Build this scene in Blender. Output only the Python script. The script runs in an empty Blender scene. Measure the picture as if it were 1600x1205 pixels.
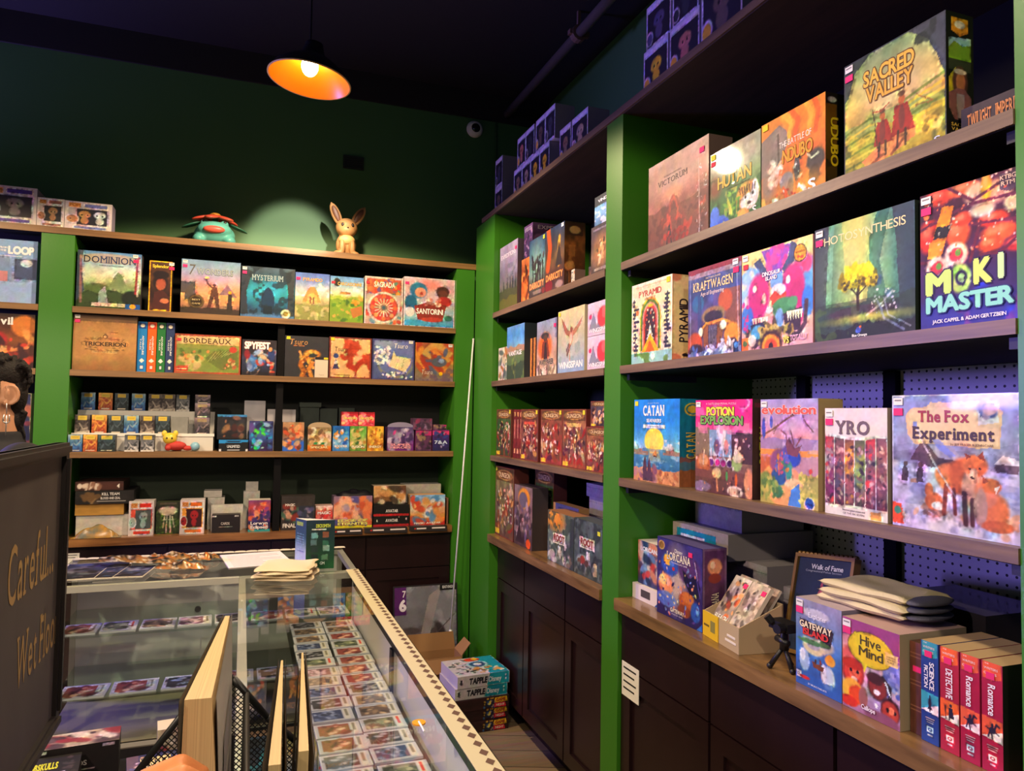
import bpy, math, random
import numpy as np
from mathutils import Vector, Matrix
S = bpy.context.scene
COL = S.collection
R = math.radians

# ------------------------------------------------------------------ camera
cam_d = bpy.data.cameras.new('camera'); cam = bpy.data.objects.new('camera', cam_d); COL.objects.link(cam)
cam_d.sensor_fit = 'HORIZONTAL'; cam_d.sensor_width = 36.0; cam_d.lens = 36.0*1142.17/1600
cam_d.clip_start = 0.02
def look(yaw, pitch, roll):
    f = Vector((math.sin(yaw)*math.cos(pitch), math.cos(yaw)*math.cos(pitch), math.sin(pitch)))
    r = Vector((math.cos(yaw), -math.sin(yaw), 0)); u = r.cross(f)
    r2 = math.cos(roll)*r + math.sin(roll)*u; u2 = -math.sin(roll)*r + math.cos(roll)*u
    return Matrix((r2, u2, -f)).transposed()
cam.matrix_world = Matrix.Translation((-1.2662, -4.107, 1.5668)) @ look(0.3517, 0.0414, 0.0163).to_4x4()
S.camera = cam

# ------------------------------------------------------------------ world, lights, exposure
S.view_settings.view_transform = 'Standard'; S.view_settings.look = 'None'
S.view_settings.exposure = 0.0; S.view_settings.gamma = 1.0; S.view_settings.use_curve_mapping = False
w_ = bpy.data.worlds.new('shop_ambient'); S.world = w_; w_.use_nodes = True
w_.node_tree.nodes['Background'].inputs[0].default_value = (1.0, 0.95, 0.9, 1)
w_.node_tree.nodes['Background'].inputs[1].default_value = 0.016
def light(name, typ, loc, power, col, target=None, **kw):
    d = bpy.data.lights.new(name, typ); d.energy = power; d.color = col
    for k, v in kw.items(): setattr(d, k, v)
    o = bpy.data.objects.new(name, d); COL.objects.link(o); o.location = loc
    if target is not None:
        o.rotation_euler = (Vector(target)-Vector(loc)).to_track_quat('-Z', 'Y').to_euler()
    return o
WARM = (1.0, 0.74, 0.46)
PENDANTS = [(-1.04, -0.90, 3.04), (-1.10, -2.75, 3.04), (-1.10, -4.60, 3.04), (-3.0, -1.5, 3.04), (-3.0, -3.6, 3.04)]
PPOW = [135, 60, 80, 90, 200]
PCOL = [WARM, (1, .80, .58), (1, .82, .62), WARM, (1, .80, .58)]
for p, e, c in zip(PENDANTS, PPOW, PCOL):            # the light of each shaded ceiling pendant: a downward cone under its shade
    light('pendant_light', 'SPOT', (p[0], p[1], p[2]-0.10), e, c, (p[0], p[1], 0), spot_size=R(154), spot_blend=0.10, shadow_soft_size=0.06)
# warm track spot throwing the pool of light on the wall between the two figurines
light('track_spot', 'SPOT', (-0.55, -1.7, 3.35), 420, (1.0, 0.84, 0.70), (-1.03, 0.36, 2.52), spot_size=R(15), spot_blend=0.5, shadow_soft_size=0.03)
# violet-blue lit sign on the back wall, far to the left of the view
light('violet_sign_light', 'AREA', (-4.3, 0.22, 1.95), 230, (0.30, 0.22, 1.0), (0.2, -2.6, 1.45), shape='RECTANGLE', size=1.0, size_y=0.5)
light('violet_strip_light', 'AREA', (-2.2, -5.6, 3.3), 5, (0.45, 0.36, 1.0), (0.2, -1.6, 2.6), shape='RECTANGLE', size=1.6, size_y=0.2)

# ------------------------------------------------------------------ helpers
def lin(c):
    if isinstance(c, str):
        c = c.lstrip('#'); c = [int(c[i:i+2], 16)/255 for i in (0, 2, 4)] if len(c) == 6 else [int(k, 16)/15 for k in c]
    return tuple(x/12.92 if x <= .04045 else ((x+.055)/1.055)**2.4 for x in c)
def srgb(c):
    c = c.lstrip('#')
    return np.array([int(c[i:i+2], 16)/255 for i in (0, 2, 4)] if len(c) == 6 else [int(k, 16)/15 for k in c])

def mat(name, col=None, rough=.5, metal=0., coat=0., crough=.12, attr=False, emit=None, estr=0., spec=.5, noise=None, bump=0., bscale=40., trans=0., alpha=1.):
    m = bpy.data.materials.new(name); m.use_nodes = True; nt = m.node_tree; b = nt.nodes['Principled BSDF']
    b.inputs['Roughness'].default_value = rough; b.inputs['Metallic'].default_value = metal
    b.inputs['Coat Weight'].default_value = coat; b.inputs['Coat Roughness'].default_value = crough
    b.inputs['Specular IOR Level'].default_value = spec
    if col is not None: b.inputs['Base Color'].default_value = (*lin(col), 1)
    if attr:
        a = nt.nodes.new('ShaderNodeVertexColor'); a.layer_name = 'Col'
        nt.links.new(a.outputs['Color'], b.inputs['Base Color'])
    if noise:                       # (second colour, scale xyz, detail)
        c2, sc, fac = noise
        tc = nt.nodes.new('ShaderNodeTexCoord'); mp = nt.nodes.new('ShaderNodeMapping'); mp.inputs['Scale'].default_value = sc
        nz = nt.nodes.new('ShaderNodeTexNoise'); nz.inputs['Scale'].default_value = 1; nz.inputs['Detail'].default_value = 6
        cr = nt.nodes.new('ShaderNodeValToRGB'); cr.color_ramp.elements[0].color = (*lin(col), 1); cr.color_ramp.elements[1].color = (*lin(c2), 1)
        cr.color_ramp.elements[0].position = .5-fac; cr.color_ramp.elements[1].position = .5+fac
        nt.links.new(tc.outputs['Object'], mp.inputs['Vector']); nt.links.new(mp.outputs[0], nz.inputs['Vector'])
        nt.links.new(nz.outputs['Fac'], cr.inputs['Fac']); nt.links.new(cr.outputs['Color'], b.inputs['Base Color'])
    if bump:
        tc = nt.nodes.new('ShaderNodeTexCoord'); nz = nt.nodes.new('ShaderNodeTexNoise'); nz.inputs['Scale'].default_value = bscale; nz.inputs['Detail'].default_value = 4
        bp = nt.nodes.new('ShaderNodeBump'); bp.inputs['Strength'].default_value = bump; bp.inputs['Distance'].default_value = .004
        nt.links.new(tc.outputs['Object'], nz.inputs['Vector']); nt.links.new(nz.outputs['Fac'], bp.inputs['Height']); nt.links.new(bp.outputs[0], b.inputs['Normal'])
    if emit: b.inputs['Emission Color'].default_value = (*lin(emit), 1); b.inputs['Emission Strength'].default_value = estr
    return m
M = {}
M['card'] = mat('printed_card', attr=True, rough=.5, spec=.35, coat=.12, crough=.2)
M['wrap'] = mat('shrink_wrapped_card', attr=True, rough=.55, spec=.25, coat=.38, crough=.055, bump=.05, bscale=26)
M['matte'] = mat('matte_print', attr=True, rough=.75, spec=.25)
M['wood'] = mat('stained_shelf_wood', '5c4836', .42, noise=('856a4c', (14, 14, 120), .22), bump=.12, bscale=60)
M['woody'] = mat('stained_shelf_wood_along_depth', '5a4636', .42, noise=('84694c', (40, 3.2, 60), .22), bump=.12, bscale=60)
M['woodx'] = mat('stained_shelf_wood_along_width', '6c4e30', .42, noise=('967044', (3.2, 40, 60), .22), bump=.12, bscale=60)
M['topy'] = mat('varnished_counter_wood', '5e452c', .28, coat=.3, noise=('937046', (26, 4, 40), .2))
M['topx'] = mat('varnished_counter_wood_wide', '6b4426', .28, coat=.3, noise=('a87642', (4, 26, 40), .2))
M['green'] = mat('green_paint', '367619', .38, noise=('3b7c1e', (3, 3, 1.5), .3), bump=.05, bscale=90)
M['wallgreen'] = mat('dark_green_wall_paint', '3c683c', .6, noise=('406c40', (1.5, 1.5, 1.5), .3))
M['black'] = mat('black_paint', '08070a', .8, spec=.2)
M['ceil'] = mat('black_ceiling', '18161c', .8)
M['darkback'] = mat('dark_back_panel', '1b1d1a', .75)
M['deepgreen'] = mat('dark_green_back_panel', '1b2a17', .7)
M['cab'] = mat('espresso_cabinet', '1d0e11', .30, noise=('251315', (12, 12, 2), .3))
M['steel'] = mat('brushed_aluminium', 'd8d4c6', .38, metal=.35)
M['blackmetal'] = mat('black_metal', '131214', .45)
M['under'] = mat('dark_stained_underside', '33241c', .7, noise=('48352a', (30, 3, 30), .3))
M['white'] = mat('white_plastic', 'e8e6e4', .45)
M['cardboard'] = mat('plain_cardboard', 'a67c4e', .8)
M['greycard'] = mat('pale_grey_card', 'b9b4b4', .75)

def glass(name, tint=(.97, .99, .97), refl=1.0):
    m = bpy.data.materials.new(name); m.use_nodes = True; nt = m.node_tree; nt.nodes.clear()
    o = nt.nodes.new('ShaderNodeOutputMaterial'); mx = nt.nodes.new('ShaderNodeMixShader'); t = nt.nodes.new('ShaderNodeBsdfTransparent'); g = nt.nodes.new('ShaderNodeBsdfGlossy')
    fr = nt.nodes.new('ShaderNodeFresnel'); fr.inputs['IOR'].default_value = 1.52
    mu = nt.nodes.new('ShaderNodeMath'); mu.operation = 'MULTIPLY'; mu.inputs[1].default_value = refl
    t.inputs['Color'].default_value = (*tint, 1); g.inputs['Roughness'].default_value = .015
    ge = nt.nodes.new('ShaderNodeNewGeometry'); iv = nt.nodes.new('ShaderNodeMath'); iv.operation = 'SUBTRACT'; iv.inputs[0].default_value = 1; nt.links.new(ge.outputs['Backfacing'], iv.inputs[1])
    m2 = nt.nodes.new('ShaderNodeMath'); m2.operation = 'MULTIPLY'; m2.use_clamp = True; nt.links.new(fr.outputs[0], mu.inputs[0]); nt.links.new(mu.outputs[0], m2.inputs[0]); nt.links.new(iv.outputs[0], m2.inputs[1]); nt.links.new(m2.outputs[0], mx.inputs['Fac'])
    nt.links.new(t.outputs[0], mx.inputs[1]); nt.links.new(g.outputs[0], mx.inputs[2]); nt.links.new(mx.outputs[0], o.inputs['Surface'])
    return m
M['glass'] = glass('clear_glass', refl=1.35)
M['shelfglass'] = glass('green_edge_glass', (.90, .97, .93))

class MB:
    """collects coloured polygons and links them as one mesh object"""
    def __init__(s): s.v = []; s.f = []; s.c = []; s.grids = []
    def poly(s, pts, col='888888'):
        i = len(s.v); s.v += [tuple(p) for p in pts]; s.f.append(tuple(range(i, i+len(pts)))); s.c += [lin(col)]*len(pts)
    def mesh(s, vs, fs, col='888888'):
        i = len(s.v); s.v += [tuple(p) for p in vs]; s.f += [tuple(k+i for k in f) for f in fs]; s.c += [lin(col)]*len(vs)
    def box(s, x0, y0, z0, x1, y1, z1, col='888888', cols=None, skip=''):
        c = dict(x=col, X=col, y=col, Y=col, z=col, Z=col); c.update(cols or {})
        q = {'x': [(x0,y1,z0),(x0,y0,z0),(x0,y0,z1),(x0,y1,z1)], 'X': [(x1,y0,z0),(x1,y1,z0),(x1,y1,z1),(x1,y0,z1)],
             'y': [(x0,y0,z0),(x1,y0,z0),(x1,y0,z1),(x0,y0,z1)], 'Y': [(x1,y1,z0),(x0,y1,z0),(x0,y1,z1),(x1,y1,z1)],
             'z': [(x0,y1,z0),(x1,y1,z0),(x1,y0,z0),(x0,y0,z0)], 'Z': [(x0,y0,z1),(x1,y0,z1),(x1,y1,z1),(x0,y1,z1)]}
        for k, p in q.items():
            if k not in skip: s.poly(p, c[k])
    def cyl(s, p0, p1, r0, r1=None, n=16, col='888888', cap=True):
        p0, p1 = Vector(p0), Vector(p1); r1 = r0 if r1 is None else r1
        a = (p1-p0).normalized(); u = a.orthogonal().normalized(); w = a.cross(u); vs = []
        for p, r in ((p0, r0), (p1, r1)):
            for k in range(n):
                t = 2*math.pi*k/n; vs.append(p+u*(r*math.cos(t))+w*(r*math.sin(t)))
        fs = [(k, (k+1) % n, n+(k+1) % n, n+k) for k in range(n)]
        if cap: fs += [tuple(range(n-1, -1, -1)), tuple(range(n, 2*n))]
        s.mesh(vs, fs, col)
    def tube(s, pts, r, n=10, col='888888'):
        for a, b in zip(pts, pts[1:]): s.cyl(a, b, r, r, n, col)
    def lathe(s, prof, c=(0, 0, 0), n=28, col='888888', axis='Z'):
        vs = []; fs = []
        for (r, z) in prof:
            for k in range(n):
                t = 2*math.pi*k/n; x, y = r*math.cos(t), r*math.sin(t)
                p = (x, y, z) if axis == 'Z' else ((x, -z, y) if axis == 'Y' else (z, x, y))
                vs.append((c[0]+p[0], c[1]+p[1], c[2]+p[2]))
        for j in range(len(prof)-1):
            for k in range(n):
                a, b = j*n+k, j*n+(k+1) % n; fs.append((a, b, b+n, a+n))
        s.mesh(vs, fs, col)
    def ball(s, c, r, col='888888', n=16, m=10, rot=None):
        r = (r, r, r) if not hasattr(r, '__len__') else r; vs = []; fs = []
        for j in range(m+1):
            ph = math.pi*j/m
            for k in range(n):
                t = 2*math.pi*k/n; p = Vector((r[0]*math.sin(ph)*math.cos(t), r[1]*math.sin(ph)*math.sin(t), r[2]*math.cos(ph)))
                if rot is not None: p = rot @ p
                vs.append(p+Vector(c))
        for j in range(m):
            for k in range(n):
                a, b = j*n+k, j*n+(k+1) % n; fs.append((a, a+n, b+n, b))
        s.mesh(vs, fs, col)
    def build(s, name, material, parent=None, smooth=False):
        me = bpy.data.meshes.new(name); V = np.array(s.v, dtype=np.float32).reshape(-1, 3); CC = np.array(s.c, dtype=np.float32).reshape(-1, 3)
        me.from_pydata(V.tolist(), [], s.f)
        if s.grids: me = join_grids(me, name, V, CC, s.f, s.grids)
        else: set_cols(me, CC)
        if smooth:
            me.polygons.foreach_set('use_smooth', [True]*len(me.polygons))
        me.update(); o = bpy.data.objects.new(name, me); COL.objects.link(o); me.materials.append(material)
        if parent: o.parent = parent
        return o
def set_cols(me, CC):
    a = me.color_attributes.new('Col', 'FLOAT_COLOR', 'POINT')
    a.data.foreach_set('color', np.hstack([CC, np.ones((len(CC), 1), np.float32)]).astype(np.float32).ravel())
def join_grids(me0, name, V, CC, F, grids):
    bpy.data.meshes.remove(me0)
    Vs = [V] if len(V) else []; Cs = [CC] if len(V) else []; base = len(V)
    loops = [np.array([i for f in F for i in f], np.int32)]; tot = [np.array([len(f) for f in F], np.int32)]
    for P, K in grids:
        ny, nx = P.shape[:2]; idx = np.arange(ny*nx).reshape(ny, nx)
        q = np.stack([idx[1:, :-1], idx[1:, 1:], idx[:-1, 1:], idx[:-1, :-1]], -1).reshape(-1)+base
        loops.append(q.astype(np.int32)); tot.append(np.full((ny-1)*(nx-1), 4, np.int32))
        Vs.append(P.reshape(-1, 3)); Cs.append(K.reshape(-1, 3)); base += ny*nx
    V = np.concatenate(Vs).astype(np.float32); CC = np.concatenate(Cs).astype(np.float32); L = np.concatenate(loops); T = np.concatenate(tot)
    me = bpy.data.meshes.new(name); me.vertices.add(len(V)); me.vertices.foreach_set('co', V.ravel())
    me.loops.add(len(L)); me.loops.foreach_set('vertex_index', L); me.polygons.add(len(T))
    st = np.concatenate([[0], np.cumsum(T)[:-1]]).astype(np.int32); me.polygons.foreach_set('loop_start', st)
    try: me.polygons.foreach_set('loop_total', T)
    except Exception: pass
    me.update(calc_edges=True); set_cols(me, CC); me.validate()
    return me

def tag(o, label=None, cat=None, group=None, kind=None):
    if label: o['label'] = label
    if cat: o['category'] = cat
    if group: o['group'] = group
    if kind: o['kind'] = kind
    return o
def empty(name, loc=(0, 0, 0), rz=0.):
    o = bpy.data.objects.new(name, None); COL.objects.link(o); o.location = loc; o.rotation_euler = (0, 0, rz); o.empty_display_size = .05
    return o
def struct(name, mb, m):
    o = mb.build(name, m); o['kind'] = 'structure'; return o

# ------------------------------------------------------------------ lettering: built-in font outlines turned into polygons
GL = {}
SER = {'A': 'bl br', 'B': 'bl tl', 'D': 'bl tl', 'E': 'bl tl', 'F': 'bl tl', 'H': 'bl br tl tr', 'I': 'bc tc', 'K': 'bl br tl tr', 'L': 'bl tl', 'M': 'bl br tl tr', 'N': 'bl tl tr',
       'P': 'bl tl', 'R': 'bl br tl', 'T': 'bc', 'U': 'tl tr', 'V': 'tl tr', 'W': 'tl tr', 'X': 'bl br tl tr', 'Y': 'bc tl tr', 'f': 'bl', 'h': 'bl br', 'i': 'bc', 'k': 'bl br', 'l': 'bc', 'm': 'bl br', 'n': 'bl br',
       'p': 'bl', 'r': 'bl', 'x': 'bl br', 'd': 'br', 'u': 'br'}
def glyph(ch):
    if ch not in GL:
        cu = bpy.data.curves.new('glyph', 'FONT'); cu.body = ch; cu.size = 1; cu.resolution_u = 3; cu.fill_mode = 'FRONT'
        ob = bpy.data.objects.new('glyph', cu); me = bpy.data.meshes.new_from_object(ob)
        n = len(me.vertices); v = np.zeros(n*3, np.float32); me.vertices.foreach_get('co', v); v = v.reshape(-1, 3)[:, :2]
        f = [tuple(p.vertices) for p in me.polygons]
        bpy.data.objects.remove(ob); bpy.data.curves.remove(cu); bpy.data.meshes.remove(me)
        GL[ch] = (v/CAP, f)
    return GL[ch]
CAP = .729
def text_polys(s, b=0., ser=0, gap=.085):
    """verts (x,y with cap height 1, width W) and faces of a run of letters"""
    x = 0.; vs = []; fs = []; n = 0
    for ch in s:
        if ch == ' ': x += .32; continue
        v0, f0 = glyph(ch)
        if len(v0) == 0: x += .3; continue
        lo, hi = v0[:, 0].min(), v0[:, 0].max()
        offs = [(0, 0)]+([(1.4*b*math.cos(k*math.pi/3), 1.4*b*math.sin(k*math.pi/3)) for k in range(6)] if b > 0 else [])   # heavier letters: the outline repeated around itself, each copy a hair higher
        for kz, (ox, oy) in enumerate(offs):
            vs.append(np.column_stack([v0+np.array([x-lo+ox, oy], np.float32), np.full(len(v0), kz, np.float32)])); fs += [tuple(i+n for i in q) for q in f0]; n += len(v0)
        if ser and ch in SER:
            top = 1. if ch.isupper() or ch in 'fhkld' else .76
            bot = 0. if ch != 'p' else -.28
            t = .06+b*1.2; hw = .16
            for kz, q in enumerate(SER[ch].split()):
                cx = {'l': .09, 'r': (hi-lo)-.09, 'c': (hi-lo)/2}[q[1]]; y0, y1 = (bot, bot+t) if q[0] == 'b' else (top-t, top); zz = len(offs)+kz*.4
                vs.append(np.array([(x+cx-hw, y0, zz), (x+cx+hw, y0, zz), (x+cx+hw, y1, zz), (x+cx-hw, y1, zz)])); fs.append((n, n+1, n+2, n+3)); n += 4
        x += (hi-lo)+gap+(.1 if ser else 0)
    return (np.concatenate(vs) if vs else np.zeros((0, 3))), fs, max(x-gap, .01)

def vnoise(U, Vv, fx, fy, seed):
    r = np.random.RandomState(seed); g = r.rand(64, 64); x = U*fx; y = Vv*fy
    xi = np.floor(x).astype(int); yi = np.floor(y).astype(int); a = x-xi; b = y-yi; a = a*a*(3-2*a); b = b*b*(3-2*b)
    G = lambda i, j: g[j % 64, i % 64]
    return (G(xi, yi)*(1-a)+G(xi+1, yi)*a)*(1-b)+(G(xi, yi+1)*(1-a)+G(xi+1, yi+1)*a)*b

class Art:
    """a printed face w x h metres, painted on a fine grid; u,v run 0..1 from its top left corner"""
    def __init__(s, w, h, px):
        s.w, s.h = w, h; s.nx = max(6, int(w/px)+1); s.ny = max(6, int(h/px)+1)
        s.U, s.V = np.meshgrid(np.linspace(0, 1, s.nx), np.linspace(0, 1, s.ny)); s.a = np.zeros((s.ny, s.nx, 3))+.5; s.T = []
    def mix(s, m, col, a=1.):
        m = (m*a)[..., None]; s.a = s.a*(1-m)+(srgb(col) if isinstance(col, str) else col)*m; return s
    def g(s, *st, x0=0., y0=0., x1=1., y1=1., hz=0):
        t = (s.U-x0)/(x1-x0) if hz else (s.V-y0)/(y1-y0); t = np.clip(t, 0, 1)*(len(st)-1); c = np.array([srgb(k) for k in st]); i = np.minimum(t.astype(int), len(st)-2) if len(st) > 1 else t.astype(int)
        f = (t-i)[..., None]; k = c[i]*(1-f)+c[np.minimum(i+1, len(st)-1)]*f
        m = ((s.U >= x0) & (s.U <= x1) & (s.V >= y0) & (s.V <= y1))[..., None]; s.a = np.where(m, k, s.a); return s
    def e(s, x, y, rx, ry, col, a=1., soft=.12, rot=0., hole=0.):
        dx = (s.U-x)*s.w; dy = (s.V-y)*s.h
        if rot: dx, dy = dx*math.cos(rot)+dy*math.sin(rot), -dx*math.sin(rot)+dy*math.cos(rot)
        d = np.sqrt((dx/(max(rx, 1e-4)*s.w))**2+(dy/(max(ry, 1e-4)*s.h))**2); m = np.clip((1+soft-d)/(2*soft), 0, 1)
        if hole: m = m*np.clip((d-hole)/soft+.5, 0, 1)
        return s.mix(m, col, a)
    def p(s, pts, col, a=1.):
        ins = np.zeros(s.U.shape, bool); n = len(pts)
        for i in range(n):
            (x1, y1), (x2, y2) = pts[i], pts[(i+1) % n]
            if y1 == y2: continue
            ins ^= ((y1 > s.V) != (y2 > s.V)) & (s.U < (x2-x1)*(s.V-y1)/(y2-y1)+x1)
        return s.mix(ins.astype(float), col, a)
    def r(s, x0, y0, x1, y1, col, a=1.):
        return s.mix(((s.U >= x0) & (s.U <= x1) & (s.V >= y0) & (s.V <= y1)).astype(float), col, a)
    def l(s, pts, wd, col, a=1.):
        best = np.full(s.U.shape, 9.); X, Y = s.U*s.w, s.V*s.h
        for (x1, y1), (x2, y2) in zip(pts, pts[1:]):
            ax, ay, bx, by = x1*s.w, y1*s.h, x2*s.w, y2*s.h; L = (bx-ax)**2+(by-ay)**2+1e-12
            t = np.clip(((X-ax)*(bx-ax)+(Y-ay)*(by-ay))/L, 0, 1); best = np.minimum(best, np.hypot(X-ax-t*(bx-ax), Y-ay-t*(by-ay)))
        hw = wd*s.w/2; return s.mix(np.clip((hw*1.3-best)/(hw*.6), 0, 1), col, a)
    def n(s, amp, fx=6, fy=6, seed=1):
        k = (vnoise(s.U, s.V, fx, fy, seed)*.6+vnoise(s.U, s.V, fx*2.3, fy*2.3, seed+1)*.4)-.5
        s.a = np.clip(s.a*(1+2*amp*k)[..., None], 0, 1); return s
    def m(s, y, amp, col, seed=1, f=5, a=1., y2=1.01, x0=0., x1=1.):
        r = vnoise(s.U, s.V*0, f, 1, seed)*.65+vnoise(s.U, s.V*0, f*2.7, 1, seed+3)*.35
        return s.mix(((s.V > y+amp*(r-.5)*2) & (s.V < y2) & (s.U >= x0) & (s.U <= x1)).astype(float), col, a)
    def blot(s, thr, col, fx=5, fy=5, seed=1, a=1., box=None):
        k = vnoise(s.U, s.V, fx, fy, seed)*.6+vnoise(s.U, s.V, fx*2.1, fy*2.1, seed+1)*.4; m = np.clip((k-thr)*12, 0, 1)
        if box: m = m*((s.U >= box[0]) & (s.U <= box[2]) & (s.V >= box[1]) & (s.V <= box[3]))
        return s.mix(m, col, a)
    def sc(s, n, x0, y0, x1, y1, r0, r1, pal, seed=1, el=1.6, a=.9, soft=.25):
        q = random.Random(seed); pal = pal.split()
        for _ in range(n):
            rr = q.uniform(r0, r1); k = q.uniform(1, el)
            s.e(q.uniform(x0, x1), q.uniform(y0, y1), rr, rr*s.w/s.h*k, q.choice(pal), a, soft, q.uniform(-1.5, 1.5))
        return s
    def fr(s, t, col, a=1.):
        th = t*s.w/s.h; return s.mix(((s.U < t) | (s.U > 1-t) | (s.V < th) | (s.V > 1-th)).astype(float), col, a)
    def t(s, txt, x, y, w, h, col, oc=None, b=.0, ser=0, rot=0, sh=0., ow=.035):
        s.T.append((txt, x, y, w, h, col, oc, b, ser, rot, sh, ow)); return s
    def paint(s, amt=1.):
        """brushwork: ragged shape edges and fine mottling where the picture is busy"""
        if s.nx < 24 or s.ny < 24: return
        asp = s.h/s.w; sd = (s.nx*7+s.ny*13) % 50; fx = s.w/.012; fy = s.h/.012
        def warp(k, f, sd):
            return (vnoise(s.U, s.V, fx*f, fy*f, sd)-.5)*k
        du = warp(.013, .5, sd)+warp(.010, 1.4, sd+1)+warp(.007, 3.4, sd+2); dv = warp(.013, .5, sd+3)+warp(.010, 1.4, sd+4)+warp(.007, 3.4, sd+5)
        k = .27/max(s.w, .12)*amt
        xi = np.clip(np.rint((s.U+du*k)*(s.nx-1)), 0, s.nx-1).astype(int); yi = np.clip(np.rint((s.V+dv*k/max(asp, .3))*(s.ny-1)), 0, s.ny-1).astype(int); s.a = s.a[yi, xi]
        L = s.a.mean(2); r = max(2, int(min(s.nx, s.ny)*.035))
        def blur(q):
            for ax in (0, 1):
                c = np.cumsum(np.pad(q, [(r+1, r) if i == ax else (0, 0) for i in (0, 1)], mode='edge'), axis=ax); q = (np.take(c, range(2*r+1, c.shape[ax]), ax)-np.take(c, range(0, c.shape[ax]-2*r-1), ax))/(2*r+1)
            return q
        m = blur(L); busy = np.clip(np.sqrt(np.maximum(blur(L*L)-m*m, 0))*6, 0, 1)
        n = (vnoise(s.U, s.V, fx*.9, fy*.9, sd+6)-.5)*.8+(vnoise(s.U, s.V, fx*2.2, fy*2.2, sd+7)-.5)*.9; ink = np.clip((.30-vnoise(s.U, s.V, fx*1.1, fy*1.1, sd+8))*5, 0, 1)
        s.a = s.a*(1+n*(.10+.75*busy)*amt)[..., None]*(1-.55*ink*busy*amt)[..., None]
        for ch in range(3): s.a[..., ch] *= 1+(vnoise(s.U, s.V, fx*.5, fy*.5, sd+9+ch)-.5)*(.10+.35*busy)*amt
        d = s.a-m[..., None]*0; s.a = np.clip(d, 0, 1)
    def grid(s, mb, org, ex, ez, nrm, paint=.55):
        if paint: s.paint(paint)
        """adds the face to mb: org is its bottom left corner, ex to the right, ez up, nrm outward"""
        org, ex, ez, nrm = (np.array(k, float) for k in (org, ex, ez, nrm))
        P = org+s.U[..., None]*s.w*ex+(1-s.V)[..., None]*s.h*ez
        g_ = s.a.mean(2, keepdims=True); K = np.clip(g_+(s.a-g_)*1.18, 0, 1)**1.10; K = np.where(K <= .04045, K/12.92, ((K+.055)/1.055)**2.4)
        mb.grids.append((P, K)); lv = .0003
        for (txt, x, y, w, h, col, oc, b, ser, rot, sh, ow) in s.T:
            for pas in ((1, 0) if oc else (0,)):
                v, f, W = text_polys(txt, b+(ow if pas else 0), ser)
                vx = v[:, 0]/W; vy = v[:, 1]+0.; lv += .00030
                if rot == 0: px, pz = (x+vx*w)*s.w+sh*vy*h*s.h, (1-y-h)*s.h+vy*h*s.h+0*vx
                elif rot == 90: px, pz = (x+w-vy*w)*s.w, (1-y-h)*s.h+vx*h*s.h      # reads upward
                else: px, pz = (x+vy*w)*s.w, (1-y)*s.h-vx*h*s.h                    # reads downward
                if rot == 0 and isinstance(sh, tuple): pass
                pts = org+px[:, None]*ex+pz[:, None]*ez+nrm*(lv+v[:, 2:3]*.00003)
                mb.mesh(pts.tolist(), f, oc if pas else col)

# ================================================================== the room
def node_floor():
    m = bpy.data.materials.new('wood_plank_floor'); m.use_nodes = True; nt = m.node_tree; b = nt.nodes['Principled BSDF']; b.inputs['Roughness'].default_value = .45
    tc = nt.nodes.new('ShaderNodeTexCoord'); mp = nt.nodes.new('ShaderNodeMapping'); br = nt.nodes.new('ShaderNodeTexBrick')
    mp.inputs['Rotation'].default_value = (0, 0, R(20))
    br.inputs['Color1'].default_value = (*lin('b09878'), 1); br.inputs['Color2'].default_value = (*lin('9a8466'), 1); br.inputs['Mortar'].default_value = (*lin('5a4a38'), 1)
    br.inputs['Scale'].default_value = 1; br.inputs['Mortar Size'].default_value = .003; br.inputs['Brick Width'].default_value = 1.2; br.inputs['Row Height'].default_value = .16
    nz = nt.nodes.new('ShaderNodeTexNoise'); mp2 = nt.nodes.new('ShaderNodeMapping'); mp2.inputs['Scale'].default_value = (4, 60, 1); mp2.inputs['Rotation'].default_value = (0, 0, R(20)); nz.inputs['Scale'].default_value = 1; nz.inputs['Detail'].default_value = 7
    mx = nt.nodes.new('ShaderNodeMix'); mx.data_type = 'RGBA'; mx.blend_type = 'MULTIPLY'; mx.inputs['Factor'].default_value = .55
    nt.links.new(tc.outputs['Object'], mp.inputs['Vector']); nt.links.new(mp.outputs[0], br.inputs['Vector']); nt.links.new(tc.outputs['Object'], mp2.inputs['Vector']); nt.links.new(mp2.outputs[0], nz.inputs['Vector'])
    nt.links.new(br.outputs['Color'], mx.inputs['A']); nt.links.new(nz.outputs['Color'], mx.inputs['B']); nt.links.new(mx.outputs['Result'], b.inputs['Base Color'])
    return m
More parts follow.
